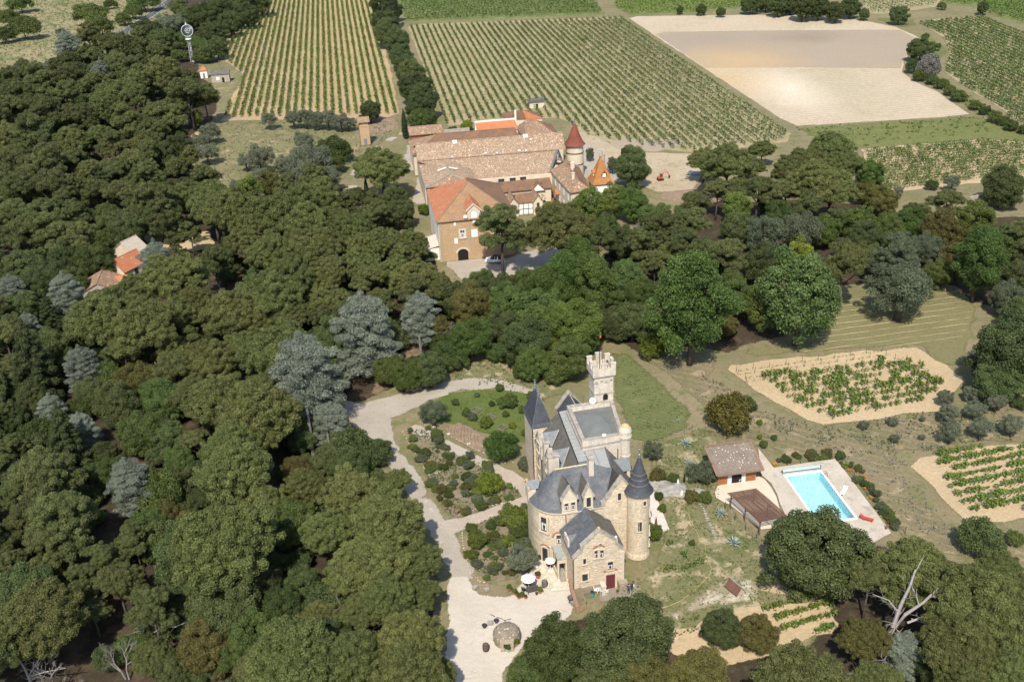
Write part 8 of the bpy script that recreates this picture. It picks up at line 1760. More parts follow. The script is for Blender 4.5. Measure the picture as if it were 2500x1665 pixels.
def pot(px, py, label, r=.28, h=.38, plant='S', D=.7, mt='K', mat=None, z0=.02):
 t = thing('plant_pot', label, 'plant pot', (*G(px, py)[:2], z0)); m = MB(); m.lathe((0, 0, 0), [(r * .65, 0), (r * .92, h * .85), (r * 1.05, h * .86), (r * 1.05, h), (r * .9, h), (r * .85, h * .85), (.01, h * .85)], 14); m.build('pot', mat or TC, t)
 if plant:
  o = put('plant', PROTO[plant][int(px) % len(PROTO[plant])][0], t, (0, 0, h * .75)); o.scale = (D, D, D * 1.1); o.material_slots[0].link = 'OBJECT'; o.material_slots[0].material = LM[mt]
DG = plain('dark_glazed', (0.05, 0.045, 0.045), rough=.4)
for a in ((345, 865, 'terracotta pot with yellow green plant right of the bench', .3, .38, 'S', .8, 'S'), (85, 930, 'pot with bushy green plant in the row left of the bench', .25, .3, 'S', .75, 'L'), (40, 945, 'pot with reddish plant in the row left of the bench', .25, .3, 'S', .6, 'brown'), (138, 945, 'terracotta pot with low plant at the right of the pot row', .26, .3, 'S', .45, 'K'), (-20, 885, 'terracotta pot with upright plant at the left of the pot row', .26, .34, 'S', .7, 'L'), (8, 905, 'terracotta pot with dark plant in the pot row', .26, .34, 'S', .6, 'K'), (-100, 830, 'terracotta pot with green plant farthest left on the forecourt', .3, .36, 'S', .8, 'K'), (315, 650, 'large dark pot with reddish plant behind the flowered parasol', .36, .5, 'S', .8, 'brown')):
 pot(*Z1(a[0], a[1]), *a[2:])
pot(*Z1(295, 890), 'small dark glazed pot beside the bench', .2, .3, None, mat=DG); pot(*Z1(345, 385), 'dark grey pot by the garden door of the apse', .3, .5, 'S', .5, 'grey', mat=DG); pot(*Z1(1455, 865), 'small terracotta pot right of the dark red door', .2, .25, 'S', .4, 'L')
pot(*Z1(800, 650), 'small terracotta pot at the head of the lichened wall', .2, .25, 'S', .45, 'K')
for x, y, lab, plant, D, mt, mm in ((1258, 1574, 'terracotta pot with yellow shrub right of the domed stone hut', 'S', 1.1, 'S', TC), (1241, 1589, 'pale green pot with dark plant beside the hut opening', 'S', .9, 'K', plain('green_glaze', (0.3, 0.42, 0.36), rough=.5)), (1183, 1531, 'dark bowl left behind the domed hut', None, 0, 'K', DG), (1212, 1519, 'dark bowl with white rim behind the domed hut', None, 0, 'K', DG)): pot(x, y, lab, .33, .4, plant, D, mt, mm)
pot(1115, 1254, 'brown clay jar at the corner of the upper flower bed', .35, .6, None, mat=plain('brown_clay', (0.2, 0.13, 0.1)))
for x, y, lab in ((1160, 1437, 'grey stone trough at the drive corner of the lower bed'), (1188, 1442, 'second grey boulder at the drive corner of the lower bed'), (1197, 1523, 'square stone block behind the domed hut')):
 m = MB(); m.rbox((0, 0, .22), .7, .5, .44, x); o = m.build('stone_block', RK, loc=G(x, y)); tag(o, lab, 'stone')
t = thing('stone_urn', 'dark stone urn with basin against the lichened wall', 'urn', (*G(*Z1(785, 1000))[:2], .02)); m = MB(); m.lathe((0, 0, 0), [(.3, 0), (.2, .2), (.2, .4), (.42, .7), (.45, .85), (.36, .85), (.2, .7), (.01, .68)], 14); m.build('urn', plain('dark_stone', (0.1, 0.09, 0.085)), t); m = MB(); m.lathe((.25, -.45, 0), [(.3, 0), (.36, .35), (.3, .35), (.01, .2)], 12); m.build('basin', plain('grey_stone', (0.25, 0.23, 0.21)), t)
WQ = [np.array(G(*Z1(x, y), 1.1)) for x, y in ((757, 690), (868, 662), (1005, 985), (870, 1085))]; wo = np.array((*np.mean([p[:2] for p in WQ], axis=0), 0)); t = thing('retaining_wall', 'broad low wall with orange brick edge and lichened top beside the forecourt', 'wall', wo); Q = [p - wo for p in WQ]
m = MB(); m.prism([tuple(p[:2]) for p in Q], 0, 1.0); m.build('wall', P_sand, t)
def shade_top():
 n = NT('lichened_wall_top'); o = n.obj(); c = n.mix(n.ramp(n.noise(o, 1.6, 5, .7), .4, .6), (0.2, 0.15, 0.09), (0.12, 0.10, 0.06)); c = n.mix(n.ramp(n.noise(n.mapv(o, loc=(4, 4, 4)), 2.2, 4, .7), .6, .66), c, (0.4, 0.33, 0.08)); c = n.mix(n.ramp(n.noise(n.mapv(o, loc=(9, 2, 4)), 5, 3, .7), .68, .72), c, (0.5, 0.44, 0.36)); return n.done(n.principled(c, .95, n.bump(n.noise(o, 6, 4), .6, .06)))
m = MB(); c = [p * .5 + q * .5 for p, q in ((Q[0], Q[1]), (Q[3], Q[2]))]; m.slab([Q[0] * .82 + Q[1] * .18, Q[1] * .94 + Q[0] * .06, Q[2] * .94 + Q[3] * .06, Q[3] * .82 + Q[2] * .18], .1); m.build('wall_top', shade_top(), t)
L_ = np.linalg.norm(Q[3] - Q[0]); bm = MB(); bm.rbox((0, 0, 0), .42, .2, .14); bme = bm.mesh('brick', plain('weathered_brick', (0.30, 0.185, 0.125), (0.22, 0.14, 0.095), 6)); dd = (Q[3] - Q[0]) / L_; ba = math.atan2(dd[1], dd[0])
for k in range(int(L_ / .23)): o = put('brick', bme, t, tuple(Q[0] + dd * (k + .5) * .23 + (Q[1] - Q[0]) * .09)); o.rotation_euler.z = ba - math.pi / 2
dd2 = (Q[1] - Q[0]); L2 = np.linalg.norm(dd2); dd2 /= L2
for k in range(int(L2 / .23)): o = put('brick', bme, t, tuple(Q[0] + dd2 * (k + .7) * .23 + (0, 0, .03))); o.rotation_euler.z = math.atan2(dd2[1], dd2[0]) + math.pi / 2
m = MB(); m.tube([Q[1] + (0, 0, .1), Q[2] + (0, 0, .1)], .06, 5)
for s in (0, .33, .66, 1): p = Q[1] * (1 - s) + Q[2] * s; m.tube([p - (0, 0, .05), p + (0, 0, .12)], .04, 4)
m.build('pipe_rail', M_flash, t)
hp = np.array(G(1238, 1560)); t = thing('domed_hut', 'low domed rubble hut with a small fireplace opening on the white forecourt', 'stone hut', hp)
rg = np.random.default_rng(6); m = MB(); n_ = 34; prof = [(1.75, 0), (1.74, .6), (1.7, 1.1), (1.55, 1.45), (1.25, 1.75), (.8, 1.95), (.3, 2.02)]
m.lathe((0, 0, 0), prof, n_); m.v = [(x * (1 + rg.uniform(-.035, .035)), y * (1 + rg.uniform(-.035, .035)), z * (1 + rg.uniform(-.03, .03))) for x, y, z in m.v]
m.build('dome', stone_mat('grey_hut_rubble', (0.27, 0.225, 0.17), (0.19, 0.16, 0.125), (0.22, 0.19, 0.15), .2, (0.12, 0.10, 0.08), .4, 1.0), t)
for k in range(60):
 a = rg.uniform(0, 6.28); f = rg.uniform(0, 1); i = min(5, int(f * 6)); r0, z0 = prof[i]; r1, z1 = prof[i + 1]; g_ = f * 6 - i; r_, z_ = r0 + (r1 - r0) * g_, z0 + (z1 - z0) * g_
 s = rg.uniform(.08, .17); mm = MB(); mm.rbox((r_ * math.cos(a), r_ * math.sin(a), z_), s * 1.6, s, s, a + 1.57); mm.build('stone', RK if k % 4 else M_dressed, t)
m = MB()
for s in (-1, 1): m.box(s * .62 - .2, s * .62 + .2, -2.15, -1.3, 0, 1.15)
m.box(-.85, .85, -2.1, -1.3, 1.153, 1.4); m.build('opening_frame', stone_mat('pale_hut_stone', (0.42, 0.35, 0.25), (0.33, 0.27, 0.19), (0.35, 0.3, 0.22), .22), t)
m = MB(); m.box(-.42, .42, -1.95, -1.9, .5, 1.15); m.build('fire_opening', M_dark, t); m = MB(); m.box(-.42, .42, -2.05, -1.6, 0, .45); m.build('hearth', plain('ashy_brick', (0.3, 0.24, 0.2)), t)
m = MB()
for pts in (((0, 0), (.4, -.25), (.6, -.5)), ((.8, -.6), (1.3, -.75), (1.8, -1.2), (2.3, -1.1), (2.7, -1.0)), ((1.8, -1.2), (2.0, -1.5))): m.tube([(x, y, .05) for x, y in pts], .045, 5)
tag(m.build('fallen_twig', BARK, loc=G(1197, 1500)), 'thin fallen twigs on the white gravel behind the domed hut', 'twigs')
lp = np.array(G(1010, 945)); t = thing('log_pile', 'felled grey trunks lying crossed at the wood edge', 'logs', lp); LG = plain('grey_log', (0.34, 0.28, 0.22), (0.24, 0.195, 0.155), 3, .95, bump=.5)
Z6 = lambda x, y: (960 + x / 6.533, 900 + y / 6.533)
for (a, b, r) in (((445, 290), (610, 155), .3), ((480, 160), (670, 265), .26), ((300, 360), (430, 300), .24), ((200, 350), (330, 330), .22), ((330, 240), (470, 200), .2), ((380, 285), (440, 320), .22), ((300, 305), (370, 290), .16), ((560, 200), (640, 175), .18)):
 A, B = np.array(G(*Z6(*a), .3)) - lp, np.array(G(*Z6(*b), .35)) - lp; m = MB(); m.tube([A, (A + B) / 2, B], [r, r * .95, r * .85], 9); m.build('log', LG, t)
for x, y, lab in ((1162, 1003, 'raised timber bed farthest up the garden lawn'), (1198, 1021, 'raised timber bed beside the bright small tree'), (1228, 1045, 'raised timber bed nearest the yellow bush')):
 t = thing('raised_bed', lab, 'raised bed', G(x, y), math.radians(-38))
 for a in ((-.75, .75, -.75, -.68), (-.75, .75, .68, .75), (-.75, -.68, -.68, .68), (.68, .75, -.68, .68)): m = MB(); m.box(*a, 0, .3); m.build('board', plain('bed_board', (0.2, 0.17, 0.14)) if 'bed_board' not in bpy.data.materials else bpy.data.materials['bed_board'], t)
 m = MB(); m.box(-.68, .68, -.68, .68, 0, .2); m.build('soil', M_brownsoil, t)
t = thing('cane_rows', 'rows of thin bean canes on the dug kitchen garden', 'canes', G(1140, 1070)); o0 = np.array(G(1140, 1070)); rg = np.random.default_rng(12); CN = plain('brown_cane', (0.12, 0.09, 0.06))
dgp = wpoly([(1090, 1048), (1118, 1032), (1180, 1068), (1180, 1098), (1165, 1102), (1125, 1078)]); cm_ = MB(); cm_.tube([(0, 0, 0), (.1, .05, 1.3)], .022, 3); cme = cm_.mesh('cane', CN)
for a, b in row_lines(dgp, math.radians(28), 1.0):
 for k in range(int(np.linalg.norm(b - a) / .6)):
  q = a + (b - a) / np.linalg.norm(b - a) * (k * .6 + .2); o = put('cane', cme, t, (q[0] - o0[0], q[1] - o0[1], 0)); o.rotation_euler = (rg.uniform(-.25, .25), rg.uniform(-.25, .25), rg.uniform(0, 6)); o.scale = (1, 1, rg.uniform(.35, 1.1))
for a, b in row_lines(dgp, math.radians(28), .8):
 pass
for x, y, lab in ((1060, 1043, 'pale paving board at the far end of the kitchen garden'), (1095, 1060, 'pale paving board in the middle of the kitchen garden edge'), (1144, 1084, 'pale paving board near the fig bush')):
 m = MB(); m.rbox((0, 0, .06), .5, .5, .1, .5); tag(m.build('paving_board', M_dressed, loc=G(x, y)), lab, 'slab')
def edging(label, line, n, s, mat, seed):
 rg = np.random.default_rng(seed); q = [np.array(G(*p)) for p in line]; t = thing('stone_edging', label, 'stone edging', q[0]); Ls = [np.linalg.norm(b - a) for a, b in zip(q, q[1:])]; tot = sum(Ls)
 for k in range(n):
  d = (k + rg.uniform(.2, .8)) / n * tot; i = 0
  while d > Ls[i] and i < len(Ls) - 1: d -= Ls[i]; i += 1
  p = q[i] + (q[i + 1] - q[i]) * d / Ls[i] - q[0]; m = MB(); w = rg.uniform(.6, 1.4) * s * .72; m.ball((p[0] + rg.normal(0, .08), p[1] + rg.normal(0, .08), .06), (w, w * .7, w * .6), 6, 4); m.build('stone', mat, t)
PS = plain('pale_edging_stone', (0.45, 0.39, 0.30), (0.34, 0.285, 0.21), 4, .95)
edging('pale kerb stones along the drive side of the upper bed', [(982, 1052), (1000, 1085), (1020, 1115), (1045, 1155), (1055, 1170)], 40, .16, PS, 1)
edging('rough stone edging at the near side of the upper bed', [(1120, 1256), (1180, 1238), (1230, 1228), (1275, 1217)], 44, .2, PS, 2)
edging('stone terrace line through the upper bed', [(1075, 1187), (1105, 1178), (1135, 1178), (1165, 1172)], 34, .18, PS, 3)
edging('small stones along the kitchen garden path', [(1022, 1030), (1060, 1047), (1100, 1065), (1150, 1092), (1190, 1110)], 50, .14, PS, 4)
edging('upper stone line in the upper bed', [(1060, 1157), (1085, 1147), (1105, 1130), (1130, 1112)], 26, .15, PS, 5)
edging('stones along the drive side of the lower bed', [(1128, 1290), (1130, 1330), (1150, 1400), (1190, 1430)], 30, .18, PS, 6)
edging('stones at the far edge of the lower bed', [(1140, 1292), (1170, 1276), (1200, 1262)], 18, .16, PS, 7)
edging('stones under the fig bush at the path', [(1195, 1112), (1225, 1130), (1262, 1130)], 16, .16, PS, 8)
# ------------------------------------------------------------------ windpump
def height_for(bx, by, ty):
 B = at(bx, by)
 for h in np.linspace(.5, 45, 900):
  v = B + (0, 0, h) - CC; y = 832.5 - FPX * (v @ CU) / (v @ CF)
  if y <= ty: return B, h
 return B, 10.0
B, hh = height_for(470, 152, 75); t = thing('windpump', 'tall metal windpump with round vaned wheel above the pines', 'windpump', tuple(B), math.radians(25))
plat = hh * .72
for a in range(4):
 x, y = (-1, 1, 1, -1)[a] * .45, (-1, -1, 1, 1)[a] * .45; m = MB(); m.tube([(x * 1.5, y * 1.5, 0), (x, y, plat)], .1, 4); m.build('leg', M_metal, t)
m = MB()
for k in range(9):
 z0, z1 = plat * k / 9, plat * (k + 1) / 9
 for a in range(4):
  x0, y0 = (-1, 1, 1, -1)[a] * .55, (-1, -1, 1, 1)[a] * .55; x1, y1 = (-1, 1, 1, -1)[(a + 1) % 4] * .55, (-1, -1, 1, 1)[(a + 1) % 4] * .55; m.tube([(x0, y0, z0), (x1, y1, z1)], .035, 3)
m.build('bracing', M_metal, t)
m = MB(); S_n = 40; m.tube([(.35 * math.cos(k * .55), .35 * math.sin(k * .55), plat * k / S_n) for k in range(S_n + 1)], .12, 4); m.build('spiral_stair', M_metal, t)
m = MB(); m.lathe((0, 0, plat), [(1.3, 0), (1.3, .25), (1.1, .3)], 14); m.build('platform', M_white, t)
m = MB()
for k in range(12): a = k * math.pi / 6; m.tube([(1.25 * math.cos(a), 1.25 * math.sin(a), plat + .3), (1.25 * math.cos(a), 1.25 * math.sin(a), plat + 1.3)], .03, 3)
m.lathe((0, 0, plat + 1.3), [(1.23, -.03), (1.29, 0), (1.23, .03)], 14, cap=False); m.build('railing', M_metal, t)
m = MB(); m.tube([(0, 0, plat), (0, 0, hh + 2.6)], .14, 6); m.build('mast', M_metal, t)
WR = 2.5
def wring(r0, r1, y, name, mat):
 m = MB(); n = 36
 for i in range(n):
  a, b = 2 * math.pi * i / n, 2 * math.pi * (i + 1) / n
  A = [(r * math.cos(a), y + dy, hh + r * math.sin(a)) for r in (r0, r1) for dy in (-.12, .12)]; B_ = [(r * math.cos(b), y + dy, hh + r * math.sin(b)) for r in (r0, r1) for dy in (-.12, .12)]
  m.face([A[0], A[2], B_[2], B_[0]]); m.face([A[3], A[1], B_[1], B_[3]]); m.face([A[2], A[3], B_[3], B_[2]]); m.face([A[1], A[0], B_[0], B_[1]])
 return m.build(name, mat, t)
wring(WR - .12, WR, -.6, 'outer_ring', M_white); wring(.95, 1.03, -.6, 'inner_ring', M_white)
for i in range(48):
 a = 2 * math.pi * i / 48; r = np.array((math.cos(a), 0, math.sin(a))); s = np.array((-math.sin(a), 0, math.cos(a))); m = MB(); q = s * .8 + np.array((0, .6, 0)); q /= np.linalg.norm(q)
 m.obox(np.array((0, -.6, hh)) + r * (WR - .12 + 1.03) / 2, r * (WR - 1.15) / 2, q * .085, np.cross(r, q) * .008); m.build('blade', plain('dull_blade', (0.16, 0.18, 0.2), rough=.5, metal=.4) if 'dull_blade' not in bpy.data.materials else bpy.data.materials['dull_blade'], t)
for i in range(6): a = math.pi / 3 * i; m = MB(); m.tube([(0, -.6, hh), (1.0 * math.cos(a), -.6, hh + 1.0 * math.sin(a))], .05, 4); m.build('spoke', M_white, t)
m = MB(); m.lathe((0, 0, 0), [(.2, -.3), (.25, .3)], 10); m2 = MB(); m2.raw([(x, -.6 + z * .8, hh + y) for x, y, z in m.v], m.f); m2.build('hub', M_metal, t)
m = MB(); m.lathe((0, 0, hh + 2.55), [(.3, 0), (.05, .6)], 8); m.ball((0, 0, hh + 3.3), .15, 6, 4); m.build('finial', M_white, t)
m = MB()
for a in range(3): an = a * 2.1 + .4; m.tube([(0, 0, plat), (6 * math.cos(an), 6 * math.sin(an), 0)], .02, 3)
m.build('guy_wire', M_metal, t)
# ------------------------------------------------------------------ poles
WP = plain('pole_wood', (0.17, 0.145, 0.12), (0.12, 0.1, 0.085), 2, .9)
for bx, by, tx, ty, lab in ((650.5, 170, 641, 112, 'dark utility pole standing in the sandy vineyard'), (711, 278, 704, 231, 'utility pole at the near end of the sandy vineyard'), (778, 401, 772, 358, 'utility pole among the olives left of the winery'), (848, 276, 843, 226, 'utility pole at the near right end of the sandy vineyard'), (494.6, 45, 487, 7, 'pale utility pole behind the windpump'), (538, 170, 535, 148, 'short post at the corner of the grey stone shed'), (882, 356, 879, 300, 'utility pole touching the narrow tile roofed tower'), (925, 18, 922, 0, 'pale pole at the far end of the hedge lane'), (1475, 400, 1474, 380, 'lamp post behind the orange pointed tower')):
 B, h = height_for(bx, by, ty); t = thing('utility_pole', lab, 'pole', tuple(B)); m = MB(); m.tube([(0, 0, 0), (0, 0, h)], [.15, .1], 6); m.build('shaft', WP if 'pale' not in lab else M_dressed, t)
 if h > 5: m = MB(); m.rbox((0, 0, h - .5), 1.2, .1, .1, .3); m.build('crossarm', WP, t); m = MB(); [m.lathe((x, x * .3, h - .45), [(.05, 0), (.05, .2)], 6) for x in (-.5, 0, .5)]; m.build('insulator', M_white, t)
 else: m = MB(); m.lathe((0, 0, h), [(.14, 0), (.1, .2)], 6); m.build('cap', M_iron, t)
# ------------------------------------------------------------------ vehicles
def car(px, py, rot, label, paint, L=4.2, cat='car', suv=True, roof=None):
 t = thing('parked_car' if cat == 'car' else 'van', label, cat, (*G(px, py)[:2], .03), rot); Wc = .88; Hh = 1.55 if suv else 1.42
 prof = [(-L / 2, .35), (-L / 2 + .02, .8), (-L / 2 + .15, .98), (L / 2 - 1.25, .98), (L / 2 - .15, .82), (L / 2, .6), (L / 2 - .02, .32)]
 m = MB(); n = len(prof); m.raw([(x, -Wc, z) for x, z in prof] + [(x, Wc, z) for x, z in prof], [tuple(range(n)), tuple(range(2 * n - 1, n - 1, -1))] + [(i, n + i, n + (i + 1) % n, (i + 1) % n) for i in range(n)]); m.build('body', paint, t)
 cab = [(-L / 2 + .2, .97), (-L / 2 + .55, Hh - .05), (L / 2 - 1.95, Hh - .05), (L / 2 - 1.2, .97)]; wi = Wc - .16
 m = MB(); m.raw([(x, -(Wc - .02 if z < 1 else wi), z) for x, z in cab] + [(x, (Wc - .02 if z < 1 else wi), z) for x, z in cab], [(0, 1, 2, 3), (7, 6, 5, 4), (0, 4, 5, 1), (1, 5, 6, 2), (2, 6, 7, 3)]); m.build('window', M_glass, t)
 m = MB(); m.box(-L / 2 + .5, L / 2 - 1.9, -wi, wi, Hh - .05, Hh); m.build('roof', roof or paint, t)
 m = MB()
 for x in (-L / 2 + 1.35, L / 2 - 2.3):
  for s in (-1, 1): m.obox((x, s * (wi + .06), 1.27), (.05, 0, 0), (0, .03, 0), (0, -s * .04, .28))
 m.build('pillar', paint, t)
 for x in (-L / 2 + .8, L / 2 - .8):
  for s in (-1, 1):
   m = MB(); m.lathe((0, 0, 0), [(.2, -.1), (.32, -.1), (.33, 0), (.32, .1), (.2, .1)], 14); m2 = MB(); m2.raw([(x + a, s * (Wc - .06) + c, .33 + b) for a, b, c in m.v], m.f); w = m2.build('wheel', M_iron, t)
   m = MB(); m.lathe((0, 0, 0), [(.19, -.05), (.19, .05)], 10); m2 = MB(); m2.raw([(x + a, s * (Wc + .015) + c * .6, .33 + b) for a, b, c in m.v], m.f); m2.build('rim', M_metal, w)
 for s in (-1, 1): m = MB(); m.box(L / 2 - .18, L / 2 + .01, s * .62 - .16, s * .62 + .16, .62, .76); m.build('headlight', M_sky, t); m = MB(); m.box(-L / 2 - .01, -L / 2 + .08, s * .7 - .1, s * .7 + .1, .7, .95); m.build('tail_light', plain('red_lamp', (0.4, 0.02, 0.02), rough=.3), t)
car(1208, 640, math.radians(170), 'white car with dark roof parked before the sandstone house', plain('white_car_paint', (0.8, 0.8, 0.8), rough=.3, spec=.5), 4.3, roof=M_glass)
car(354, 50, math.radians(38), 'dark car driving on the far asphalt road', plain('black_car_paint', (0.02, 0.025, 0.03), rough=.3, spec=.5), 4.5)
car(256, 616, math.radians(20), 'dark car parked in the shade left of the forest cottage', bpy.data.materials['black_car_paint'], 4.2)
car(1476, 424, math.radians(100), 'dark car parked behind the orange pointed tower', plain('blue_car_paint', (0.05, 0.08, 0.12), rough=.3, spec=.5), 4.2)
t = thing('mini_excavator', 'small excavator with red arm on the building yard', 'excavator', (*G(1612, 440)[:2], .03), math.radians(12)); t.scale = (.7,) * 3; RD = plain('red_machine_paint', (0.5, 0.09, 0.05), rough=.5)
for s in (-.7, .7): m = MB(); m.box(-1.2, 1.2, s - .22, s + .22, 0, .6); m.build('track', M_iron, t)
m = MB(); m.box(-1.1, .7, -.8, .8, .75, 1.4); m.build('body', RD, t); m = MB(); m.box(-.3, .7, -.75, .1, 1.403, 2.6); m.build('cab', M_glass, t); m = MB(); m.box(-.4, .8, -.8, .15, 2.6, 2.7); m.build('cab_roof', RD, t)
for nme, pts in (('boom', [(.6, .4, 1.2), (1.6, .4, 2.9), (2.8, .4, 2.9)]), ('arm', [(2.8, .4, 2.95), (3.9, .4, 1.3)])): m = MB(); m.tube(pts, .16, 5); m.build(nme, RD, t)
m = MB(); m.box(3.6, 4.2, .1, .7, .5, 1.2); m.build('bucket', M_iron, t)
for x, y, lab, c in ((1700, 427, 'grey tarpaulin heap at the edge of the building yard', (0.35, 0.38, 0.4)), (1688, 425, 'pale rubble heap beside the grey tarpaulin', (0.62, 0.6, 0.56)), (1820, 436, 'orange machine part seen between the dead pine trunks', (0.5, 0.14, 0.04)), (1732, 460, 'small white box by the kitchen garden', (0.75, 0.75, 0.73))):
 m = MB(); m.ball((0, 0, .3), (1.1, .7, .6), 8, 5); rg = np.random.default_rng(int(x)); m.v = [tuple(np.array(v) * rg.uniform(.7, 1.2)) for v in m.v]; tag(m.build('heap', plain('heap_%d' % x, c), loc=G(x, y)), lab, 'heap')
# ------------------------------------------------------------------ two people on the concrete pad
SK = plain('skin', (0.42, 0.25, 0.17), rough=.6)
def person(px, py, rot, label, top, legs, hair, arms, h=1.74):
 """joints joined as edges with a radius each; grown into one continuous body"""
 t = thing('person', label, 'person', (*G(px, py)[:2], .035), rot)
 J = {}; V = []; E = []; Rr = []
 def j(n, p, r, parent=None):
  J[n] = len(V); V.append(tuple(c * h for c in p)); Rr.append(r * h)
  if parent: E.append((J[parent], J[n]))
 j('pelvis', (0, 0, .53), .075); j('waist', (0, 0, .61), .066, 'pelvis'); j('chest', (0, 0, .73), .082, 'waist'); j('collar', (0, 0, .81), .06, 'chest'); j('neck', (0, -.005, .855), .03, 'collar'); j('head', (0, -.012, .90), .052, 'neck'); j('crown', (0, -.01, .955), .048, 'head')
 for s, nm in ((-1, 'l'), (1, 'r')):
  j('hip' + nm, (s * .05, 0, .50), .058, 'pelvis'); j('knee' + nm, (s * .056, -.012, .28), .036, 'hip' + nm); j('ankle' + nm, (s * .06, .008, .045), .022, 'knee' + nm); j('toe' + nm, (s * .068, -.085, .018), .018, 'ankle' + nm)
  el, ha = arms[0 if s < 0 else 1]
  j('sho' + nm, (s * .105, 0, .80), .042, 'collar'); j('elb' + nm, (s * el[0], el[1], el[2]), .025, 'sho' + nm); j('wri' + nm, (s * ha[0], ha[1], ha[2]), .017, 'elb' + nm)
  d = np.array((s * (ha[0] - el[0]), ha[1] - el[1], ha[2] - el[2])); d /= np.linalg.norm(d); w = np.array((s * ha[0], ha[1], ha[2])); side = np.cross(d, (0, 0, 1) if abs(d[2]) < .8 else (0, 1, 0)); side /= np.linalg.norm(side); J['palm' + nm] = None
  j('palm' + nm, tuple(w + d * .035), .014, 'wri' + nm)
  for k in range(4): j('f%d%s' % (k, nm), tuple(w + d * (.075 + .008 * (k in (1, 2))) + side * (k - 1.5) * .011), .0048, 'palm' + nm)
  j('th' + nm, tuple(w + d * .04 + side * .03), .006, 'wri' + nm)
 me = bpy.data.meshes.new('body'); me.from_pydata(V, E, []); o = put('body', me, t)
 md = o.modifiers.new('skin', 'SKIN');
 if not me.skin_vertices: me.skin_vertices.new()
 for i, r in enumerate(Rr): me.skin_vertices[0].data[i].radius = (r, r * (.72 if i in (J['pelvis'], J['waist'], J['chest'], J['collar']) else 1)); me.skin_vertices[0].data[i].use_root = (i == 0)
 sb = o.modifiers.new('smooth', 'SUBSURF'); sb.levels = 2; sb.render_levels = 2
 dg = bpy.context.evaluated_depsgraph_get(); ev = o.evaluated_get(dg); nm_ = bpy.data.meshes.new_from_object(ev); o.modifiers.clear(); o.data = nm_
 nm_.materials.clear(); [nm_.materials.append(q) for q in (SK, top, legs, M_iron)]
 def mi(c):
  x, y, z = c[0] / h, c[1] / h, c[2] / h
  if z < .045: return 3
  if z < .56 and abs(x) < .13 and y > -.12 and not (abs(x) > .1 and z > .4): return 2
  if z < .835 and z >= .5 and not ((abs(x) > .12 or y < -.1) and z < .70): return 1
  return 0
 nm_.polygons.foreach_set('material_index', [mi(p.center) for p in nm_.polygons]); nm_.polygons.foreach_set('use_smooth', [True] * len(nm_.polygons))
 m = MB(); m.ball((0, .012 * h, .945 * h), (.056 * h, .064 * h, .06 * h), 12, 8); m.v = [(x, y if not (y < -.03 * h and z < .96 * h) else -.03 * h, z) for x, y, z in m.v]; m.build('hair', hair, t, True)
 m = MB(); m.ball((0, -.066 * h, .905 * h), (.009 * h, .014 * h, .014 * h), 6, 4)
 m.build('nose', SK, t); m = MB(); [m.ball((s * .02 * h, -.058 * h, .922 * h), .006 * h, 6, 4) for s in (-1, 1)]; m.build('eye', M_dark, t); m = MB(); m.box(-.016 * h, .016 * h, -.062 * h, -.055 * h, .878 * h, .883 * h); m.build('mouth', plain('lips', (0.3, 0.1, 0.09)), t)
 for s in (-1, 1): m = MB(); m.ball((s * .054 * h, 0, .91 * h), (.008 * h, .014 * h, .02 * h), 6, 4); m.build('ear', SK, t)
 return t
bl = plain('navy_cloth', (0.035, 0.045, 0.085)); bk_ = plain('black_cloth', (0.02, 0.02, 0.022)); wh = plain('white_cloth', (0.7, 0.7, 0.7))
person(*Z1(1615, 880), math.radians(150), 'person in dark blue clothes standing by the corner of the wing', plain('blue_shirt', (0.06, 0.075, 0.13)), bl, plain('brown_hair', (0.05, 0.03, 0.02)), (((.16, -.03, .66), (.1, -.14, .72)), ((.155, .01, .65), (.15, -.04, .5))))
person(*Z1(1668, 838), math.radians(200), 'person in black top with white bag behind the one in dark blue', bk_, bk_, plain('dark_hair', (0.015, 0.012, 0.01)), (((.16, -.05, .68), (.13, -.16, .76)), ((.155, .0, .65), (.14, -.05, .52))), 1.66)
t = thing('shoulder_bag', 'white bag hanging at the hip of the person in black', 'bag', (G(*Z1(1682, 830))[0], G(*Z1(1682, 830))[1], .75)); m = MB(); m.rbox((0, 0, 0), .3, .12, .34, .4); m.build('bag', wh, t); m = MB(); m.tube([(-.1, 0, .15), (-.16, .1, .6), (-.1, .15, .3)], .012, 4); m.build('strap', wh, t)
# ------------------------------------------------------------------ dead forked pine at the lower right
def dead_tree(px, py, limbs, label, mat=BARK_PALE):
 b = np.array(G(px, py)); t = thing('dead_pine', label, 'dead tree', tuple(b)); rg = np.random.default_rng(int(px)); m = MB()
 for pts, r in limbs:
  P = [np.array(G(x, y, h)) - b for x, y, h in pts]; m.tube(P, list(np.linspace(r, r * .35, len(P))), 6)
  for k in range(10):
   i = rg.integers(1, len(P)); s = rg.uniform(); p = P[i - 1] * (1 - s) + P[i] * s; d = rg.normal(0, 1, 3); d[2] = abs(d[2]) * .4; d /= np.linalg.norm(d); L = rg.uniform(.8, 2.4); q = p + d * L * .5 + rg.normal(0, .15, 3); e = q + d * L * .5 + rg.normal(0, .3, 3); m.tube([p, q, e], [r * .22, r * .15, r * .05], 4)
   for _ in range(2): e2 = q + (d + rg.normal(0, .6, 3)) * L * .4; m.tube([q, e2], [r * .12, r * .03], 3)
 m.build('trunk', mat, t)
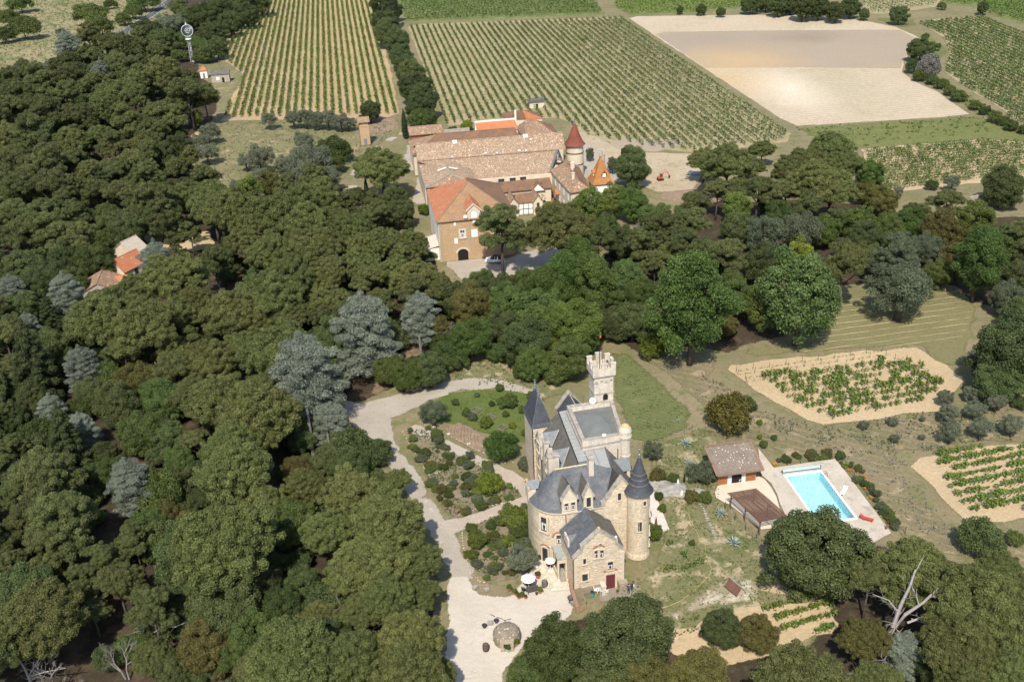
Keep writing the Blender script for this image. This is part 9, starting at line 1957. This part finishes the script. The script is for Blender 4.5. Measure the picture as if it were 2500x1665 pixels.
dead_tree(2165, 1590, [([(2165, 1590, 0), (2172, 1548, 3), (2210, 1500, 6), (2255, 1470, 8), (2290, 1435, 10)], .32), ([(2180, 1530, 4), (2200, 1475, 7), (2222, 1430, 9.5), (2235, 1390, 11.5)], .27), ([(2190, 1490, 6.5), (2170, 1465, 7.5), (2130, 1450, 8)], .1), ([(2215, 1520, 6), (2270, 1500, 7), (2340, 1520, 7), (2380, 1528, 7.5)], .15), ([(2225, 1510, 5), (2300, 1535, 5), (2330, 1560, 4)], .07)], 'pale dead pine with forked bare trunks leaning over the bottom right pines')
dead_tree(2125, 1660, [([(2125, 1660, 0), (2140, 1635, 3), (2165, 1600, 5)], .22), ([(2130, 1650, 1), (2100, 1640, 3), (2070, 1645, 4)], .14)], 'grey dead branches below the golden round pine', BARK_GREY)
dead_tree(1830, 470, [([(1830, 470, 0), (1832, 440, 4), (1828, 405, 8), (1850, 385, 11)], .34), ([(1829, 410, 7.5), (1815, 400, 9)], .15)], 'tall dead pale trunk in the clump right of the building yard')
dead_tree(1806, 452, [([(1806, 452, 0), (1803, 425, 4), (1812, 400, 7)], .3)], 'shorter dead pale trunk left of the tall one', BARK_GREY)
dead_tree(2330, 690, [([(2285, 668, 0), (2288, 630, 5), (2292, 610, 8)], .26)], 'bare pale trunk in the shade at the right end of the hay field', BARK_GREY)
dead_tree(850, 1530, [([(893, 1530, 0), (880, 1510, 2), (850, 1490, 4), (830, 1480, 5)], .22), ([(893, 1525, .5), (940, 1515, 3), (975, 1500, 4.5)], .16)], 'bare branches below the drive side pines', BARK_GREY)
dead_tree(70, 1640, [([(75, 1665, 0), (60, 1630, 2), (45, 1608, 4)], .18), ([(70, 1650, 1), (110, 1640, 3), (160, 1630, 4)], .12), ([(70, 1650, 1), (100, 1600, 4)], .1)], 'bare pale trunk in the bottom left corner')
dead_tree(350, 1560, [([(345, 1570, 0), (350, 1540, 3), (352, 1505, 6)], .14), ([(345, 1560, 1), (400, 1530, 4), (430, 1530, 5)], .1)], 'thin bare tree by the bottom left pines')
for x, y, w, lab in ((395, 900, 0, ''),):
 pass
for bx, by, tx, ty, r in ((385, 920, 378, 885, .25), (305, 920, 300, 895, .2), (765, 1110, 745, 1000, .28), (808, 1125, 792, 1060, .25), (1028, 880, 1022, 820, .25), (1585, 790, 1582, 730, .3), (1660, 872, 1664, 820, .4)):
 B, h = height_for(bx, by, ty); m = MB(); m.tube([(0, 0, 0), (.1, 0, h * .5), (.05, .1, h)], [r * 1.2, r, r * .7], 7); tag(m.build('tree_trunk', BARK_GREY, loc=tuple(B)), 'bare grey trunk ' + place_words([(bx, by)])[0] + (', farther one' if bx == 305 else ' at right' if bx == 808 else ''), 'trunk', 'bare trunks at the wood edges')

# ------------------------------------------------------------------ low growth
tufts('ground_cover', [wpoly([(990, 1050), (1040, 1046), (1100, 1095), (1185, 1138), (1260, 1188), (1270, 1210), (1150, 1250), (1095, 1258), (1050, 1185)]), wpoly([(1138, 1295), (1200, 1263), (1283, 1248), (1300, 1310), (1295, 1360), (1245, 1412), (1190, 1422), (1155, 1385)])], 7.0, .3, LM['K'], 9)
tufts('dry_grass', [wpoly([(1560, 1085), (1640, 1060), (1690, 1040), (1780, 1060), (1745, 1170), (1760, 1230), (1890, 1340), (1980, 1450), (1900, 1480), (1700, 1500), (1560, 1530), (1480, 1470), (1530, 1430), (1590, 1385), (1625, 1290), (1640, 1210)])], 5.0, .24, LM['fern'], 3)
tufts('lawn_grass', [wpoly([(1020, 1000), (1110, 952), (1250, 948), (1330, 975), (1300, 1080), (1130, 1045), (1060, 1025)]), wpoly([(1490, 858), (1530, 862), (1600, 925), (1685, 1015), (1640, 1055), (1575, 1075), (1530, 1055)])], 4.0, .2, LM['K'], 4)
tufts('dry_grass', [wpoly([(1700, 900), (1880, 1010), (2010, 1040), (2300, 1000), (2500, 960), (2500, 1070), (2200, 1110), (2270, 1230), (2350, 1290), (2500, 1290), (2500, 1340), (2250, 1330), (2205, 1300), (2075, 1130), (2050, 1100), (1900, 1075), (1800, 1060), (1700, 1010)])], 2.2, .3, LM['dry'], 5)
tufts('weeds', [wpoly([(1700, 900), (1880, 1010), (2010, 1040), (2300, 1000), (2500, 960), (2500, 1070), (2200, 1110), (2100, 1115), (1960, 1070), (1800, 1050)]), wpoly([(1090, 915), (1235, 855), (1250, 905), (1400, 950), (1300, 955), (1150, 940)])], 1.6, .32, LM['K'], 6)
tufts('weeds', [wpoly([(530, 300), (985, 292), (880, 400), (760, 470), (540, 470), (470, 400)])], .8, .5, LM['V'], 7)
tufts('hedge_growth', [wpoly([(2235, 150), (2262, 140), (2300, 200), (2420, 265), (2540, 335), (2500, 330), (2380, 270), (2290, 222), (2240, 190)])], .7, 1.1, LM['K'], 10)
tufts('meadow_grass', [wpoly([(-60, -40), (440, -40), (400, 50), (215, 140), (0, 185)]), wpoly([(1930, 314), (2372, 284), (2500, 310), (2110, 358)])], .35, .8, LM['fern'], 8)
